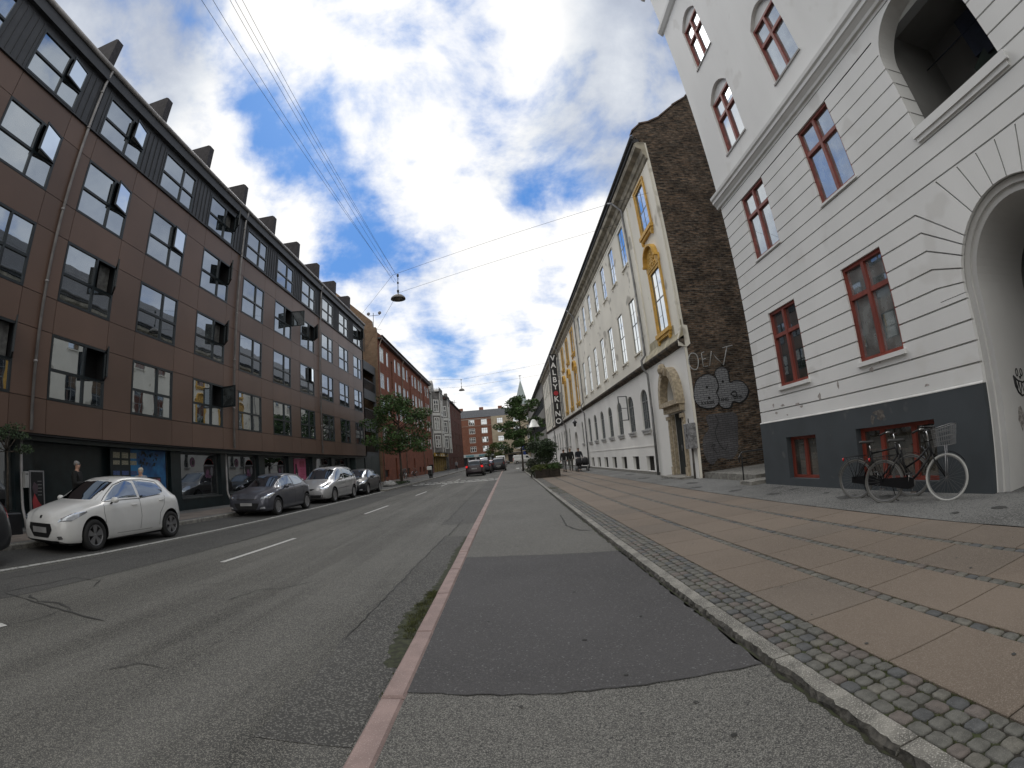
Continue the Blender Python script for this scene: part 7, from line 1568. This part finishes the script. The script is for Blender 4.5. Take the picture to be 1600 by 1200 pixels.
def person(loc, rz, label, top, legs, hair, shoes=None, stride=.25, arms='swing', h=1.74, hairlen=.0, group=None):
    """faces local +Y"""
    t = empty('person', loc, rz, label, 'person', group); k = h / 1.74; V = lambda x, y, z: Vector((x * k, y * k, z * k)); tm = pm(*top); lm = pm(*legs); hm = pm(*hair); sm = pm(*(shoes or ('shoe_dark', (.02, .02, .02), .6)))
    hipz = .92; hands = {}; el = {}
    for s in (-1, 1):
        if arms == 'swing': el[s] = (V(s * .235, -.03 - s * .05, 1.14), V(s * .25, .05 - s * .12, .90))
        elif arms == 'push': el[s] = (V(s * .25, .10, 1.12), V(s * .20, .42, 1.04))
        else: el[s] = (V(s * .25, .02, 1.13), V(s * .08, .26, 1.12 + .02 * s))
    vs = [V(0, 0, .98), V(0, -.01, 1.20), V(0, -.01, 1.40), V(0, 0, 1.50), V(0, .015, 1.57), V(0, .03, 1.66)]; rd = [.09, .09, .085, .052, .075, .098]; ed = [(0, 1), (1, 2), (2, 3), (3, 4), (4, 5)]
    def chain(start, pts, rs):
        i = start
        for p, r in zip(pts, rs): vs.append(p); rd.append(r * k); ed.append((i, len(vs) - 1)); i = len(vs) - 1
        return i
    rd = [r * k for r in rd]
    for s in (-1, 1):
        fo = s * stride * .5
        knee = V(s * .10, fo * .65 + .03, .50); ank = V(s * .10, fo * 1.3 - (.06 if fo < 0 else 0), .09 + (.05 if fo < -.1 else 0)); toe = ank + V(0, .16, -.045)
        chain(0, [V(s * .095, 0, .90), knee, ank, toe], [.085, .058, .04, .035])
        w = el[s][1]; e = el[s][0]; d = (w - e).normalized()
        i = chain(2, [V(s * .18, -.01, 1.42), e, w, w + d * .06 * k], [.06, .045, .029, .030])
        side = Vector((0, 0, 1)).cross(d); side = side.normalized() if side.length > .1 else Vector((0, 1, 0))
        for q, ln in ((-.032, .055), (-.011, .068), (.011, .07), (.032, .06)): chain(i, [w + d * .085 * k + side * q, w + d * (.085 + ln * .6) * k + side * q * 1.05 + Vector((0, 0, -.012)), w + d * (.08 + ln) * k + side * q * 1.05 + Vector((0, 0, -.03))], [.010, .009, .008])
        chain(i, [w + d * .05 * k - side * s * .045, w + d * .085 * k - side * s * .06], [.012, .009])
    skin('body', vs, ed, rd, M_skin, t)
    # face
    b = MB(); b.lathe([(0, -.02), (.012, 0), (0, .015)], tuple(V(0, .105, 1.635)), 6, axis='y'); b.build('nose', M_skin, t)
    for s in (-1, 1): b = MB(); b.lathe([(0, -.006), (.010, 0), (0, .008)], tuple(V(s * .03, .098, 1.665)), 6, axis='y'); b.build('eye', M_cardark, t); b = MB(); b.lathe([(0, -.01), (.028, 0), (0, .01)], tuple(V(s * .088, .02, 1.655)), 8, axis='x'); b.build('ear', M_skin, t)
    b = MB(); b.box(-.022 * k, .022 * k, .098 * k, .104 * k, 1.592 * k, 1.60 * k); b.build('mouth', pm('lips', (.25, .09, .08), .6), t)
    # clothes
    jv = [V(0, 0, .84), V(0, 0, .98), V(0, -.01, 1.18), V(0, -.01, 1.38), V(0, -.005, 1.50)]; je = [(0, 1), (1, 2), (2, 3), (3, 4)]; jr = [.165 * k, .17 * k, .165 * k, .175 * k, .09 * k]
    for s in (-1, 1):
        n = len(jv); jv += [V(s * .19, -.01, 1.42), el[s][0], el[s][1]]; jr += [.085 * k, .066 * k, .05 * k]; je += [(3, n), (n, n + 1), (n + 1, n + 2)]
    skin('jacket', jv, je, jr, tm, t)
    lv = [V(0, 0, .98)]; le = []; lr = [.15 * k]
    for s in (-1, 1):
        fo = s * stride * .5; n = len(lv); lv += [V(s * .10, 0, .88), V(s * .10, fo * .65 + .03, .50), V(s * .10, fo * 1.3 - (.06 if fo < 0 else 0), .11 + (.05 if fo < -.1 else 0))]; lr += [.105 * k, .075 * k, .06 * k]; le += [(0, n), (n, n + 1), (n + 1, n + 2)]
        a = lv[-1]; b = MB(); y0, z0 = a.y - .09 * k, a.z - .11 * k; x0 = a.x
        b.prism([(y0, z0), (y0 + .28 * k, z0), (y0 + .28 * k, z0 + .04), (y0 + .16 * k, z0 + .09), (y0, z0 + .09)], x0 - .048 * k, x0 + .048 * k, 'x'); b.build('shoe', sm, t)
    skin('trousers', lv, le, lr, lm, t)
    hv = [V(0, -.015, 1.60 - hairlen), V(0, -.015, 1.68), V(0, .02, 1.75)]; skin('hair', hv, [(0, 1), (1, 2)], [.085 * k, .108 * k, .085 * k], hm, t)
    return t
person((-12.05, 9.95, .1), R(-60), 'grey haired man in black top holding pale paper in the dark shop doorway', ('cloth_black', (.012, .012, .012), .9), ('cloth_dark', (.02, .02, .025), .9), ('hair_grey', (.25, .24, .23), .8), stride=.05, arms='hold', h=1.78)
pp = empty('paper_sheet', (-11.82, 10.08, 1.24), R(-60), 'pale folded paper held by the man in the shop doorway', 'paper'); b = MB(); b.prism([(-.16, -.01), (0, -.03), (.16, .01), (.16, .016), (0, -.022), (-.16, 0)], .0, .22, 'y'); b.build('sheet', pm('paper', (.5, .49, .46), .8), pp)
person((-11.35, 12.05, .1), R(190), 'blonde woman in pale top walking on the pavement behind the white hatchback', ('cloth_pale', (.25, .27, .30), .9), ('cloth_dark', (.02, .02, .025), .9), ('hair_blonde', (.42, .38, .30), .8), stride=.3, h=1.62, hairlen=.08)
person((4.22, 36.4, .088), 0, 'person in black jacket and light grey trousers walking away by the bush', ('cloth_black', (.012, .012, .012), .9), ('cloth_grey', (.16, .16, .16), .9), ('hair_brown', (.08, .05, .035), .8), stride=.3, h=1.72)
person((4.85, 37.4, .088), R(-6), 'person in black jacket and grey green trousers walking away near the pram', ('cloth_black', (.012, .012, .012), .9), ('cloth_olive', (.10, .10, .085), .9), ('hair_fair', (.28, .22, .16), .8), stride=.42, h=1.76)
person((5.25, 35.6, .088), R(180), 'person in dark top pushing a black double pram towards the camera', ('cloth_navy', (.015, .017, .024), .9), ('cloth_dark', (.02, .02, .025), .9), ('hair_brown', (.08, .05, .035), .8), stride=.2, arms='push', h=1.72)
person((-9.2, 84, .1), R(170), 'distant pedestrian in grey near the yellow shop', ('cloth_grey2', (.2, .2, .22), .9), ('cloth_dark', (.02, .02, .025), .9), ('hair_brown', (.08, .05, .035), .8), stride=.3, h=1.7)
person((-7.4, 99, .1), R(170), 'distant person in white shirt standing before the end of the street', ('cloth_white', (.55, .55, .55), .9), ('cloth_dark', (.02, .02, .025), .9), ('hair_brown', (.08, .05, .035), .8), stride=.1, h=1.75)
pr = empty('double_pram', (5.27, 34.5, .088), 0, 'black twin pram with two raised hoods pushed along the right pavement', 'pram')
for s in (-.23, .23):
    b = MB(); b.prism([(-.35, .48), (.32, .48), (.40, .62), (-.42, .62)], s - .20, s + .20, 'x'); b.build('carrycot', M_cardark, pr)
    b = MB(); b.lathe([(0, -.2), (.27, -.19), (.29, 0), (.27, .19), (0, .2)], (s, -.05, .70), 14, axis='x'); b.build('hood', pm('pram_hood', (.02, .02, .022), .8, .2), pr)
    b = MB(); b.tube([(s - .16, -.30, .95), (s, -.33, 1.0), (s + .16, -.30, .95)], .02, 5); b.build('hood_trim', pm('pram_trim', (.10, .09, .085), .6), pr)
for x in (-.40, .40):
    for y in (-.42, .42): b = MB(); b.lathe([(0, -.03), (.14, -.03), (.15, 0), (.14, .03), (0, .03)], (x, y, .15), 14, axis='x'); b.build('wheel', M_rubber, pr)
b = MB()
for x in (-.40, .40): b.tube([(x, -.42, .15), (x, 0, .5), (x, .42, .15)], .015, 6); b.tube([(x, -.1, .45), (x, .45, .95), (x, .58, 1.02)], .015, 6)
b.tube([(-.4, .58, 1.02), (.4, .58, 1.02)], .016, 6); b.build('chassis', M_steel, pr); b = MB(); b.box(-.3, .3, -.3, .3, .22, .36); b.build('under_basket', M_cardark, pr)
